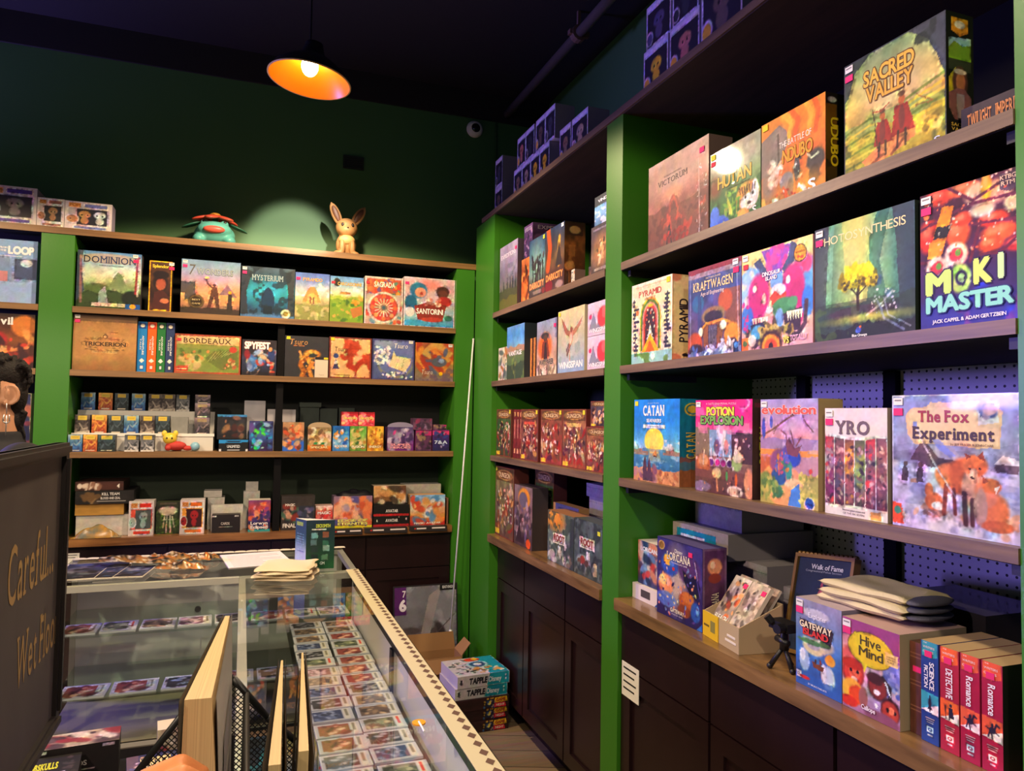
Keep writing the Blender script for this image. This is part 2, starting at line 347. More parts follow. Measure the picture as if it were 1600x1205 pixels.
def node_peg():
    m = bpy.data.materials.new('white_pegboard'); m.use_nodes = True; nt = m.node_tree; b = nt.nodes['Principled BSDF']; b.inputs['Roughness'].default_value = .55
    tc = nt.nodes.new('ShaderNodeTexCoord'); sx = nt.nodes.new('ShaderNodeSeparateXYZ'); nt.links.new(tc.outputs['Object'], sx.inputs[0]); sq = []
    for ax in ('Y', 'Z'):
        d = nt.nodes.new('ShaderNodeMath'); d.operation = 'DIVIDE'; d.inputs[1].default_value = .0254; nt.links.new(sx.outputs[ax], d.inputs[0])
        f = nt.nodes.new('ShaderNodeMath'); f.operation = 'FRACT'; nt.links.new(d.outputs[0], f.inputs[0])
        s = nt.nodes.new('ShaderNodeMath'); s.operation = 'SUBTRACT'; s.inputs[1].default_value = .5; nt.links.new(f.outputs[0], s.inputs[0])
        q = nt.nodes.new('ShaderNodeMath'); q.operation = 'POWER'; q.inputs[1].default_value = 2; nt.links.new(s.outputs[0], q.inputs[0]); sq.append(q)
    a = nt.nodes.new('ShaderNodeMath'); nt.links.new(sq[0].outputs[0], a.inputs[0]); nt.links.new(sq[1].outputs[0], a.inputs[1])
    l = nt.nodes.new('ShaderNodeMath'); l.operation = 'LESS_THAN'; l.inputs[1].default_value = .022; nt.links.new(a.outputs[0], l.inputs[0])
    mx = nt.nodes.new('ShaderNodeMix'); mx.data_type = 'RGBA'; mx.inputs['A'].default_value = (*lin('e2deea'), 1); mx.inputs['B'].default_value = (*lin('0c0a12'), 1)
    nt.links.new(l.outputs[0], mx.inputs['Factor']); nt.links.new(mx.outputs['Result'], b.inputs['Base Color'])
    return m
M['floor'] = node_floor(); M['peg'] = node_peg()
CZ = 3.66
def slab(name, x0, y0, z0, x1, y1, z1, m):
    b = MB(); b.box(x0, y0, z0, x1, y1, z1); return struct(name, b, M[m])
slab('floor', -5.2, -6.6, -.05, .7, .46, 0, 'floor')
slab('ceiling', -5.2, -6.6, CZ, .7, .46, CZ+.05, 'ceil')
slab('wall_back', -5.2, .36, 0, .7, .46, 3.485, 'wallgreen')
slab('trim_1', -5.2, .345, 3.485, .6, .46, CZ, 'ceil')
slab('wall_right', .6, -6.6, 0, .7, .36, CZ, 'wallgreen')
slab('wall_left', -5.2, -6.6, 0, -5.1, .36, CZ, 'wallgreen')
slab('wall_front', -5.1, -6.6, 0, .6, -6.5, CZ, 'wallgreen')

# ------------------------------------------------------------------ shelving against the right wall
TH = .028
YC0, YC1, YM0, YM1, YN0, YN1 = -.127, -.34, -1.66, -1.784, -3.217, -3.36
ZR = [2.70, 2.125, 1.752, 1.352, .93]; ZB = [2.456, 2.071, 1.759, 1.356, .93]
ru = tag(empty('shelving_unit', (0, -1.7, 0)), 'green-posted timber shelving built along the right wall, with two open bays', 'shelves')
def rpart(n, m, *bxs, kids=None):
    b = MB()
    for q in bxs: b.box(q[0], q[1]+1.7, q[2], q[3], q[4]+1.7, q[5])
    o = b.build(n, M[m], ru); return o
for y0, y1 in ((YC1, -.008), (YM1, YM0), (YN1, YN0)):
    rpart('post', 'green', (0, y0, 0, .03, y1, 2.672))
for y in (YC1+.012, YM0-.012, YM1+.012, YN0-.012):
    rpart('side_panel', 'green', (.03, y-.0115, 0, .575, y+.0115, 2.672))
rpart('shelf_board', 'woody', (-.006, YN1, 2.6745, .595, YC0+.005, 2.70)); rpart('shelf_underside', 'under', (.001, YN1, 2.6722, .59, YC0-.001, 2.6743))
for y0, y1 in ((YM0, YC1), (YN0, YM1)):
    for z in ZR[1:4]:
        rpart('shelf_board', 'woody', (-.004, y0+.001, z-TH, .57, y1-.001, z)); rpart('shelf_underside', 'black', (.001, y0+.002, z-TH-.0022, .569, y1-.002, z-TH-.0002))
        for yy in (y0+.012, y1-.03):
            rpart('bracket', 'blackmetal', (.02, yy, z-TH-.024, .30, yy+.018, z-TH-.0025))
rpart('back_panel', 'deepgreen', (.575, YM0+.001, .93, .59, YC1-.001, 2.67))
rpart('back_panel', 'black', (.575, YN0+.001, 1.80, .59, YM1-.001, 2.67))
pg = rpart('pegboard_panel', 'peg', (.572, YN0+.001, .93, .59, YM1-.001, 1.722))
for y in (-2.07, -2.44):
    rpart('upright_strip', 'black', (.55, y-.022, .935, .5715, y+.022, 1.72))
rpart('upright_strip', 'black', (.555, -1.03, .935, .574, -.99, 1.72))

# ------------------------------------------------------------------ shelving against the back wall
bu = tag(empty('shelving_unit', (-1.1, .18, 0)), 'green-posted timber shelving along the dark green back wall, full of small boxes', 'shelves')
def bpart(n, m, *bxs):
    b = MB()
    for q in bxs: b.box(q[0]+1.1, q[1]-.18, q[2], q[3]+1.1, q[4]-.18, q[5])
    return b.build(n, M[m], bu)
for x0, x1 in ((-2.213, -2.07), (-.115, -.004), (-3.6, -3.46)):
    bpart('post', 'green', (x0, 0, 0, x1, .03, 2.424))
for x in (-2.2, -2.083, -.103):
    bpart('side_panel', 'green', (x-.0115, .031, 0, x+.0115, .345, 2.424))
bpart('shelf_board', 'woodx', (-3.6, -.006, 2.424, .06, .355, 2.456))
for x0, x1 in ((-2.07, -.115), (-3.46, -2.213)):
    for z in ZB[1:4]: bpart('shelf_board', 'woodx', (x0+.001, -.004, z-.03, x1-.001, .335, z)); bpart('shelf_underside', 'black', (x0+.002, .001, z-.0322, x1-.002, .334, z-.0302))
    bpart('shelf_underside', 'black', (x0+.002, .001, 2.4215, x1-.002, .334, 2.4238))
bpart('back_panel', 'darkback', (-2.069, .336, 1.3, -.116, .35, 2.42))
bpart('back_panel', 'deepgreen', (-2.069, .336, .93, -.116, .35, 1.3))
bpart('back_panel', 'darkback', (-3.46, .336, .93, -2.214, .35, 2.42))
bpart('upright_strip', 'black', (-1.102, .022, .932, -1.066, .06, 1.325), (-1.102, .022, 1.357, -1.066, .06, 1.728), (-1.102, .022, 1.76, -1.066, .06, 2.04))

# ------------------------------------------------------------------ base cabinets and their counters
def cabinet(w, label, paper=None):
    """unit: local x to the viewer's right, front at y=0, depth .55"""
    t = tag(empty('base_cabinet'), label, 'cabinet', 'espresso base cabinets under the counters')
    b = MB(); b.box(0, .02, .1, w, .54, .888); b.box(.0, .08, 0, w, .54, .1)
    b.build('body', M['cab'], t)
    def front(n, x0, z0, x1, z1, rail):
        f = MB(); r = rail
        f.box(x0, 0, z0, x1, .019, z1)
        if r:
            f = MB(); f.box(x0, 0, z0, x0+r, .019, z1); f.box(x1-r, 0, z0, x1, .019, z1); f.box(x0+r, 0, z0, x1-r, .019, z0+r); f.box(x0+r, 0, z1-r, x1-r, .019, z1); f.box(x0+r, .010, z0+r, x1-r, .019, z1-r)
        return f.build(n, M['cab'], t)
    front('drawer', .004, .70, w-.004, .872, 0)
    front('door', .004, .108, w-.004, .694, .06)
    if paper:
        p = MB(); x, z, ww, hh, lines = paper; p.box(x, -.002, z, x+ww, -.0003, z+hh, 'eeeae0')
        for k in range(lines): p.box(x+ww*.1, -.0026, z+hh*(.82-.2*k), x+ww*(.85-.1*(k % 2)), -.0021, z+hh*(.87-.2*k), '2a2a2a')
        p.build('paper_label', M['matte'], t)
    return t
def putR(o, y, x=0.): o.location = (x, y, 0); o.rotation_euler = (0, 0, R(-90))
for y, w, lb in ((-.342, .40, 'narrow dark cabinet in the corner beside the stack of boxed games'), (-.745, .48, 'dark shaker cabinet in the middle below the far right bay'), (-1.228, .43, 'dark shaker cabinet just left of the middle green post')):
    putR(cabinet(w, lb), y, .048)
for y, w, lb, pp in ((-1.786, .52, 'dark shaker cabinet right of the middle green post, with a white note on its door', (.012, .60, .115, .115, 4)), (-2.310, .47, 'dark shaker cabinet below the leaning star plaque', None), (-2.784, .43, 'dark shaker cabinet at the right edge below the spine-out boxes', None)):
    putR(cabinet(w, lb, pp), y, .012)
for x, w, lb, pp in ((-2.068, .46, 'dark drawer cabinet against the left green post, behind the glass case', (.0, .80, .07, .06, 2)), (-1.606, .50, 'dark drawer cabinet behind the orange foil wrappers', None), (-1.104, .50, 'dark drawer cabinet with a white label behind the standing brochure', (.14, .80, .13, .06, 3)), (-.602, .485, 'dark drawer cabinet beside the right corner post of the back shelves', None)):
    o = cabinet(w, lb, pp); o.location = (x, .015, 0); o.scale = (1, .6, 1)
def board(name, bx, m, label):
    b = MB(); cx, cy = (bx[0]+bx[3])/2, (bx[1]+bx[4])/2
    b.box(bx[0]-cx, bx[1]-cy, 0, bx[3]-cx, bx[4]-cy, bx[5]-bx[2]); o = b.build(name, M[m]); o.location = (cx, cy, bx[2]); tag(o, label, 'counter'); return o
board('counter_top', (-.012, YM0+.001, .89, .571, YC1-.001, .93), 'topy', 'varnished wooden counter of the far right bay, under the forest-animal boxes')
board('counter_top', (-.018, YN0+.001, .89, .549, YM1-.001, .93), 'topy', 'varnished wooden counter of the near right bay, in front of the pegboard')
board('counter_top', (-2.069, -.008, .892, -.116, .334, .93), 'topx', 'varnished wooden counter at the bottom of the back shelves')

# ------------------------------------------------------------------ pendant lamps, camera, vent, pipe
M['shade_in'] = mat('orange_enamel', 'e8820a', .35)
M['shade_out'] = mat('black_enamel', '0c0b0c', .4)
M['rim'] = mat('pale_gold_rim', 'e8c070', .4)
M['bulb'] = mat('lit_bulb', 'ffffff', .3, emit='ffe2b0', estr=28)
def pendant(p, label):
    t = tag(empty('pendant_lamp', (p[0], p[1], p[2]-.045)), label, 'lamp', None)
    b = MB(); pr = [(.172, 0), (.15, .035), (.10, .075), (.05, .105), (.035, .15), (.035, .16)]
    b.lathe(pr, n=40); b.build('lamp_shade', M['shade_in'], t, True)
    b = MB(); b.lathe([(r+.003, z+.002) for r, z in pr]+[(.005, .165)], n=40); b.build('outer_shell', M['shade_out'], t, True)
    b = MB(); b.lathe([(.170, -.002), (.176, -.002), (.176, .003), (.170, .003)], n=40); b.build('rim', M['rim'], t, True)
    b = MB(); b.ball((0, 0, .062), (.036, .036, .045)); b.build('bulb', M['bulb'], t, True)
    for ch in t.children:
        if ch.name.split('.')[0] in ('lamp_shade', 'outer_shell', 'rim'): ch.rotation_euler = (0, R(6), 0)
    b = MB(); b.cyl((0, 0, .105), (0, 0, .152), .018); b.build('socket', M['shade_out'], t)
    b = MB(); b.cyl((0, 0, .165), (0, 0, CZ-p[2]+.044), .004, n=8); b.cyl((0, 0, CZ-p[2]+.02), (0, 0, CZ-p[2]+.0435), .05); b.build('cord', M['shade_out'], t)
    return t
pendant(PENDANTS[0], 'lit pendant lamp with an orange-lined shallow shade hanging under the black ceiling')
t = tag(empty('security_camera', (.084, .36, 3.412)), 'round white dome camera high on the green wall near the corner', 'camera')
b = MB(); b.lathe([(.052, .0), (.054, .012), (.046, .03), (.03, .038), (0, .038)], axis='Y', n=28); b.build('housing', M['white'], t, True)
t.children[0].rotation_euler = (0, 0, R(0)); t.location = (.084, .36, 3.412)
b = MB(); b.lathe([(.030, .037), (.024, .043), (0, .045)], axis='Y'); b.build('lens', mat('dark_lens', '15121c', .15), t, True)
for c in t.children: c.scale = (1, 1, 1)
t = tag(empty('air_vent', (-.68, .352, 3.09)), 'small dark grille set in the upper green wall right of the lamp', 'vent')
b = MB(); b.box(-.062, -.004, -.04, .062, .008, .04, '22302a'); b.build('frame', mat('dark_vent', '1d2a22', .6), t)
b = MB(); [b.box(-.055, -.008, -.034+.014*k, .055, -.0045, -.027+.014*k) for k in range(5)]; b.build('slats', mat('dark_vent_slats', '141c17', .6), t)
t = tag(empty('ceiling_pipe', (.3, -3, 3.54)), 'black pipe with clamps running along the right side of the ceiling', 'pipe')
b = MB(); b.cyl((0, -3, 0), (0, 3.34, 0), .026, n=14); b.build('tube', mat('painted_pipe', '57504e', .45), t, True)
for y in (2.25, 1.72, .6, -1):
    b = MB(); b.cyl((0, y-.02, 0), (0, y+.02, 0), .042, n=14); b.box(-.055, y-.015, -.012, .055, y+.015, .012); b.box(-.008, y-.008, .03, .008, y+.008, .119); b.build('clamp', mat('rusty_clamp', '6e5550', .5), t)
b = MB(); b.cyl((.232, .352, 2.47), (.232, .352, 3.48), .0075, n=10); tag(b.build('wall_conduit', M['wallgreen'], None, True), 'thin green conduit running down the back wall in the corner', 'conduit')

# ================================================================== printed faces
BUSY = 'a03028 d0a060 3a2020 70503a c8b090 5a2a40 8a4a30'
A = {}
def art(f): A[f.__name__] = f; return f
@art
def victorum(c):
    c.g('b09a88', 'a87f6c', 'a07060', '93665a', '85594f').n(.18, 5, 6, 3)
    c.e(.45, .30, .42, .12, 'c4a890', .7, .6).e(.55, .2, .3, .1, 'b8a08c', .6, .8).m(.52, .06, '6a4438', 4, 3, .55).e(.42, .42, .14, .07, 'dca078', .8, .6)
    c.p([(.2, .72), (.42, .44), (.50, .46), (.66, .74)], '8a5348', .65).l([(.44, .46), (.36, .62), (.40, .8)], .05, 'c4604c', .7).l([(.46, .47), (.52, .6), (.50, .75)], .03, 'cc6850', .6)
    c.blot(.62, 'c45a48', 9, 10, 8, .6, (.2, .6, .98, .95)).blot(.62, '5a3a38', 11, 9, 12, .5, (0, .5, 1, 1)).r(0, .86, 1, 1, '7a5a52', .4)
    c.e(.38, .83, .028, .055, '3a3436').e(.38, .765, .016, .02, '3a3436').l([(.35, .86), (.34, .96)], .02, '3a3436').l([(.40, .86), (.42, .96)], .02, '3a3436').sc(30, .3, .82, .7, .93, .01, .03, 'b04a40 7a3a38 943c38', 5)
    c.t('VICTORUM', .18, .225, .50, .062, '4a3a3a', None, .0, 1).t('GLORIAM A ROMANA', .28, .185, .3, .018, '6a5850').l([(.85, .2), (.87, .9)], .02, 'd0b8a8', .6).sc(26, .82, .1, .97, .95, .003, .009, 'e8d8cc d4c0b4', 7, 3)
@art
def hutan(c):
    c.g('a8a890', 'a0a488', '6a8a58', '3f7040', '2f6236').n(.25, 7, 7, 2).blot(.55, '2c5a30', 8, 7, 5, .7, (0, .35, 1, 1)).blot(.6, 'd4c060', 14, 4, 9, .6, (.3, .55, .75, 1))
    c.e(.1, .47, .12, .12, '8a4030', .7, .5).e(.18, .93, .2, .10, '4a78c8').e(.1, .82, .1, .12, '5a86d0').e(.28, .95, .12, .06, '3a60b0')
    c.e(.76, .72, .22, .17, 'd89a50').e(.78, .80, .16, .10, 'ece4d4').e(.90, .70, .07, .14, 'e6dccc')
    for k in range(7): c.l([(.6+.05*k, .6), (.62+.045*k, .68)], .016, '3a2a20')
    c.e(.72, .74, .02, .02, '1c1814').e(.86, .72, .02, .02, '1c1814').e(.79, .82, .04, .02, '4a3028').e(.66, .93, .13, .07, 'd8b060').sc(20, .3, .6, .6, 1, .01, .03, '7aa84c 4c8a44 c8c860', 3, 4)
    c.t('HUTAN', .17, .34, .66, .16, 'dcb640', '5a5a30', .02, 0, 0).t('LIFE IN THE RAINFOREST', .36, .53, .45, .022, '4a4a34').t('S', .86, .88, .07, .09, 'f0ece0', None, .02)
@art
def savanna(c):
    c.g('e8a040', 'e08a38', 'd8783a', 'd07a3c', 'cc8440').n(.2, 5, 4, 2)
    for k in range(6): c.l([(.35+.12*k, -.02), (.5+.1*k, .14), (.42+.11*k, .34)], .07, ['f0b850', 'd8602c', 'e89038'][k % 3], .75)
    c.p([(.0, .2), (.18, .14), (.3, .1), (.42, .2), (.44, .34), (.30, .52), (.2, .6), (0, .62)], '80746a').n(.08, 9, 9, 5).e(.3, .24, .1, .12, '94887c', .8, .4).l([(.28, .2), (.29, .5)], .03, '5c524a').e(.12, .7, .14, .2, '8a7e70', .9, .4)
    c.e(.42, .76, .11, .10, '8c8684').e(.48, .84, .05, .1, '6a6462').e(.58, .66, .045, .14, '4a4c58').sc(16, .54, .55, .63, .8, .008, .016, 'e8e4dc 2a2a30', 4, 3)
    c.e(.86, .66, .13, .12, '4c4240').l([(.74, .56), (.80, .62), (.9, .60)], .025, 'dcc8a8').e(.84, .8, .08, .1, '3a302e').e(.72, .88, .3, .12, 'e8a840', .6, .6).blot(.6, 'f0c860', 9, 9, 3, .6, (0, .85, 1, 1)).sc(24, .15, .85, .7, .98, .008, .03, 'f0e4d0 c05a2c 8a3a24', 8, 3)
    c.sc(30, .15, .48, .35, .75, .01, .04, 'f4ecd8 f0dcb4', 9, 2, .5)
    c.t('THE BATTLE OF', .3, .30, .5, .07, 'f4e8d4', None, .0, 0).t('NDUBO', .36, .40, .46, .15, 'd8981c', '7a4c18', .02).t('S', .76, .84, .1, .12, 'f6f2ea', None, .03)
@art
def savanna_side(c):
    c.g('7a5018', '7a5a14', '5c4414', '3a3018').r(.5, 0, 1, 1, '1e1a14', .85).r(0, 0, 1, .12, '2a241c').e(.28, .07, .2, .03, 'd8d0c0').blot(.6, '2a2416', 5, 12, 3, .6, (0, .7, 1, 1))
    c.t('UDUBO', .22, .26, .34, .5, 'e8c81c', '5a4408', .03, 0, -90)
@art
def canyon(c):
    c.g('8a9c70', 'b8b868', 'c8b85a', 'b0a048', '948838', '6a6c30').n(.25, 6, 6, 4).e(.55, .4, .42, .2, 'e0c8a0', .85, .7).e(.42, .12, .4, .14, '8aa888', .5, .7)
    c.p([(0, .0), (.3, 0), (.12, .12), (.05, .3), (0, .34)], '404a44').p([(.66, 0), (1, 0), (1, .5), (.92, .3), (.84, .14)], '4c5058').n(.1, 8, 8, 9)
    c.m(.56, .05, '8aa060', 3, 4, .7, .9).m(.66, .05, 'c0b048', 7, 5, .8, .95)
    for k in range(7): c.l([(0, .62+.05*k), (.28, .56+.055*k), (.42, .60+.05*k)], .02, ['6a7a34', 'd8c458'][k % 2], .8); c.l([(1, .46+.06*k), (.8, .5+.05*k), (.62, .54+.05*k)], .024, ['6c7c38', 'dcc64c', 'e8d060'][k % 3], .8)
    c.blot(.62, 'e6d468', 9, 9, 2, .6, (.55, .45, 1, .85)).blot(.63, '4c5a2c', 9, 9, 6, .7, (0, .7, .4, 1)).blot(.6, '3c4a34', 8, 8, 16, .8, (.7, .78, 1, 1)).blot(.6, '2c3430', 9, 9, 26, .8, (.7, 0, 1, .35))
    c.p([(.2, .9), (.45, .78), (.72, .74), (.8, .82), (.55, .92), (.25, .98)], 'd8935c').l([(.42, .9), (.28, .96)], .03, '8a5a3a').l([(.62, .84), (.5, .93)], .03, '8a5a3a')
    for x, y, s in ((.41, .62, 1.), (.60, .56, 1.15)):
        c.p([(x-.06*s, y), (x+.05*s, y), (x+.11*s, y+.2*s), (x-.09*s, y+.2*s)], '9c3c30').e(x, y-.035*s, .028*s, .035*s, 'a8683c').e(x, y-.075*s, .03*s, .02*s, '6a4c34').l([(x-.03*s, y+.18*s), (x-.04*s, y+.29*s)], .022, '4c3828').l([(x+.03*s, y+.18*s), (x+.03*s, y+.29*s)], .022, '4c3828').e(x, y+.09*s, .03, .1, '704038', .8)
    c.l([(.31, .5), (.36, .84)], .010, '4c3c28').l([(.31, .52), (.40, .54), (.47, .5)], .012, 'a05438').l([(.74, .62), (.88, .64), (.74, .54)], .010, '9a7040').fr(.012, '3c4048').sc(30, .75, .72, .95, .85, .01, .03, 'e8d058 8a8038 f0e080', 2)
    c.t('SACRED', .22, .145, .50, .13, 'e8b848', '6a4428', .03, 0, 0, .0, .06).t('VALLEY', .25, .29, .46, .13, 'dca840', '6a4428', .03, 0, 0, .0, .06).t('S', .90, .93, .05, .05, 'd0d8e8', None, .02)
@art
def canyon_side(c):
    c.g('1c1a18', '1c1a18').p([(.18, .04), (.82, .04), (.82, .14), (.5, .18), (.18, .14)], 'd89a38').e(.5, .09, .2, .03, 'f0e4c8').p([(.08, .2), (.9, .18), (.92, .3), (.08, .34)], '9cc8b8').p([(.08, .28), (.3, .22), (.6, .25), (.92, .23), (.92, .36), (.08, .36)], '7a9c38').r(.08, .36, .92, .44, '3c4030')
    c.p([(.1, .5), (.34, .42), (.34, .6), (.1, .64)], 'c8b838').e(.5, .53, .28, .12, '5a3c30').e(.52, .53, .17, .075, 'b07850').p([(.1, .62), (.38, .58), (.66, .58), (.92, .64), (.92, .78), (.7, .82), (.3, .82), (.1, .74)], '8a5c58').p([(.36, .62), (.66, .62), (.62, .82), (.4, .82)], 'a08a84').e(.5, .45, .24, .02, 'c8b49c')
    c.t('SACRED', .16, .845, .68, .026, 'e0b848', None, .02).t('VALLEY', .16, .88, .68, .026, 'e0b848', None, .02).r(.14, .92, .34, .975, '5a5650').r(.4, .92, .6, .975, '5a5650').r(.66, .92, .86, .975, '5a5650')
@art
def pyramid(c):
    c.g('efdcb4', 'ecd6b0', 'ead0b4').fr(.03, 'f4e8cc')
    q = random.Random(4)
    for k in range(26):
        y = .2+.66*(k % 13)/13; x = (.02 if k < 13 else .80)+q.uniform(0, .04); ww = q.uniform(.06, .16); c.r(x, y, x+ww, y+.03, '3a3448')
        if q.random() < .5: c.r(x+ww*.4, y-.02, x+ww*.7, y+.045, '3a3448')
    for k, (w, col) in enumerate(((.26, 'd8b838'), (.235, '5a7a34'), (.195, 'e89a88'), (.165, 'c04a3c'), (.13, '5a2a30'), (.10, '3c2a34'))): c.e(.48, .46, w, w*1.0, col, 1, .03).r(.48-w, .46, .48+w, .84, col)
    c.e(.48, .30, .07, .02, 'd8b838', 1).sc(14, .36, .34, .60, .6, .008, .016, 'f0e8d0 d87858', 3)
    for y, w in ((.56, .04), (.61, .07), (.66, .10), (.71, .07), (.76, .10)): c.p([(.48-w, y+.05), (.48, y-.03), (.48+w, y+.05)], 'f2ead8')
    c.p([(.26, .86), (.48, .64), (.70, .86)], 'f0a828').p([(.36, .86), (.48, .72), (.6, .86)], 'e06a28').r(0, .86, 1, 1, '9cc4bc').blot(.5, '6a8a4a', 5, 7, 5, 1, (.08, .87, .95, 1)).e(.55, .92, .05, .04, 'dce8e0').e(.15, .36, .035, .035, 'd8784c')
    c.t('PYRAMID', .19, .10, .56, .075, 'b84a38', None, .015).t('ARCADE', .33, .19, .28, .035, 'c87858', None, 0).l([(.1, .045), (.9, .045)], .006, 'c08a70')
@art
def pyramid_side(c):
    c.g('e8d4a4', 'e6d09c').fr(.05, 'd4b888').e(.1, .02, .25, .06, 'd88a70', .8).e(.9, .02, .25, .06, 'd88a70', .8).e(.1, .98, .25, .06, 'd88a70', .8).e(.9, .98, .25, .06, 'd88a70', .8)
    c.t('PYRAMID', .24, .28, .34, .50, '2c2830', None, .015, 0, 90).t('ARCADE', .68, .42, .18, .22, '4a4444', None, 0, 0, 90).e(.5, .93, .12, .02, '2c2830')
@art
def motor(c):
    c.g('5a6288', '4c5c8c', '54507c', '5c4a68', '3c3c58').n(.25, 6, 6, 3).r(0, 0, 1, .1, '8a3c50').r(0, .05, 1, .1, '9a8a98')
    c.r(.72, .3, .98, .8, '8c5c4c', .8).e(.2, .40, .12, .1, '3c6c94').e(.72, .42, .13, .12, 'b8644c').r(.2, .3, .27, .7, '3c4c78', .7).r(.5, .28, .58, .6, '6c5888', .6)
    c.e(.5, .56, .22, .10, '9a7c60').e(.5, .575, .17, .07, '3a3448').p([(.3, .66), (.7, .62), (.66, .9), (.48, .96), (.32, .9)], '8a5c44').p([(.40, .66), (.58, .66), (.56, .92), (.48, .95), (.41, .92)], '4a4458').l([(.26, .7), (.36, .64), (.66, .62), (.8, .66)], .03, 'e0a050')
    for k in range(5): c.l([(.43+.03*k, .67), (.43+.03*k, .91)], .006, '8a8498')
    c.e(.26, .72, .045, .05, 'e8ddd0').e(.68, .68, .06, .05, 'f0e4d0').e(.14, .86, .15, .14, 'b4563c').e(.84, .80, .14, .13, 'e0944a').e(.16, .93, .14, .08, '3c2c3c').e(.84, .9, .1, .07, '4a3844')
    c.m(.93, .03, '8a9cc8', 4, 8, .7).sc(30, .05, .88, .95, .99, .01, .03, 'c8d4f0 5a6aa0 e8ecf8', 6, 3).sc(20, .6, .84, .9, .98, .008, .02, 'e8ecf4 b8c4dc', 3, 5)
    c.r(.86, .88, .97, 1, '1c3c6c').e(.915, .92, .035, .028, '5c98d8').l([(.92, .02), (.96, .98)], .02, 'd8d4e4', .5).l([(.04, .1), (.05, .9)], .02, 'c8c8dc', .4)
    c.t('KRAFTWAGEN', .11, .155, .75, .10, 'f0d8a0', '5a4038', .01, 1).t('MATTHIAS CRAMER', .36, .12, .28, .022, 'd8c8a8').t('Age of Engineering', .26, .275, .44, .045, 'ecd8d0', None, -.01, 0, 0)
@art
def dino(c):
    c.g('f0d498', 'e8c898', 'e0bca4', 'd8a8b0').n(.1, 5, 5, 3).p([(.3, .02), (.74, .02), (.62, .2), (.56, .42), (.46, .42), (.4, .2)], '7c4ca8').sc(30, .38, .02, .66, .2, .02, .05, 'c83c98 9c4cb8 d858a0', 3)
    c.p([(.18, .12), (.28, .08), (.36, .2), (.44, .3), (.4, .36), (.3, .26)], '3c4c74').p([(.72, 0), (.8, .04), (.76, .2), (.62, .3), (.6, .24), (.68, .14)], '3c4c74')
    c.sc(26, 0, .22, .2, .5, .03, .08, '80b4dc a8cce8 e8dcc8', 5, 2).sc(26, .82, .22, 1, .6, .03, .08, '80b4dc 5c9cd8 e8dcc8 d8487c', 8, 2)
    c.e(.26, .46, .16, .22, 'c03c80').e(.22, .6, .12, .16, 'b8387c').e(.74, .42, .16, .20, 'c83c84').e(.80, .6, .11, .22, 'b43478').e(.08, .68, .1, .14, '3c78c8', .9).e(.94, .6, .08, .14, '3c80d8', .9).e(.2, .38, .03, .035, 'f8ecd8').e(.68, .36, .03, .04, 'fcf4e4')
    c.e(.52, .34, .09, .10, '80b0e0').e(.55, .44, .1, .06, 'e8e8ec').p([(.42, .5), (.5, .44), (.58, .5), (.66, .46), (.64, .58), (.46, .58)], 'd8503c').e(.34, .5, .03, .06, 'e8dcc8').e(.62, .62, .17, .1, '4c8c64').e(.74, .58, .07, .05, '5c9c70').p([(.6, .68), (.86, .64), (.84, .86), (.66, .84)], '3a2c3c').e(.56, .72, .06, .1, '80a8d8')
    for k in range(6): c.p([(.66+.035*k, .66), (.68+.035*k, .76), (.70+.035*k, .66)], 'f0e4cc'); c.p([(.16+.04*k, .68), (.18+.04*k, .76), (.2+.04*k, .68)], 'f0e4cc')
    c.p([(.14, .74), (.36, .72), (.42, .86), (.3, .94), (.16, .9)], '2c2c4c').e(.24, .82, .1, .07, '5c9cc8').l([(.1, .8), (.08, .9), (.2, .96), (.4, .86), (.6, .82), (.8, .9), (.9, .8), (.92, .6)], .05, '4a3440').e(.16, .9, .06, .06, 'e8d8d4').sc(50, .3, .76, .75, .95, .01, .035, '6c5c34 b8a050 3c3420 d8c078', 9, 3)
    c.e(.44, .96, .16, .14, '3a2420').e(.44, .97, .13, .11, 'f0a838').e(.44, .98, .09, .08, 'e0602c').e(.44, .99, .035, .05, '2c1c14').r(0, .86, .10, 1, 'e87838').e(.05, .92, .035, .03, '5c7c4c').e(.42, .62, .05, .035, 'f4e8dc')
    c.e(.84, .14, .085, .085, '2c1c14', 1, .05).e(.84, .14, .075, .075, 'f0a030', 1, .05).t('NEW EDITION', .78, .115, .12, .022, '3a2410').e(.82, .175, .02, .015, 'c84c28').e(.86, .18, .02, .015, 'c84c28').sc(16, .02, .5, .1, .8, .01, .02, 'd8487c b83c90', 2)
    c.t('DINOSAUR', .32, .235, .26, .042, 'f8f0f0', '7c3490', .02).t('ISLAND', .37, .285, .16, .040, 'f8f0f0', '7c3490', .02).t('VS', .62, .905, .08, .06, 'f4e060', '8c7c20', .03).t('TOTALLY', .72, .895, .22, .05, 'e89cc0', 'f4e8f0', .02)
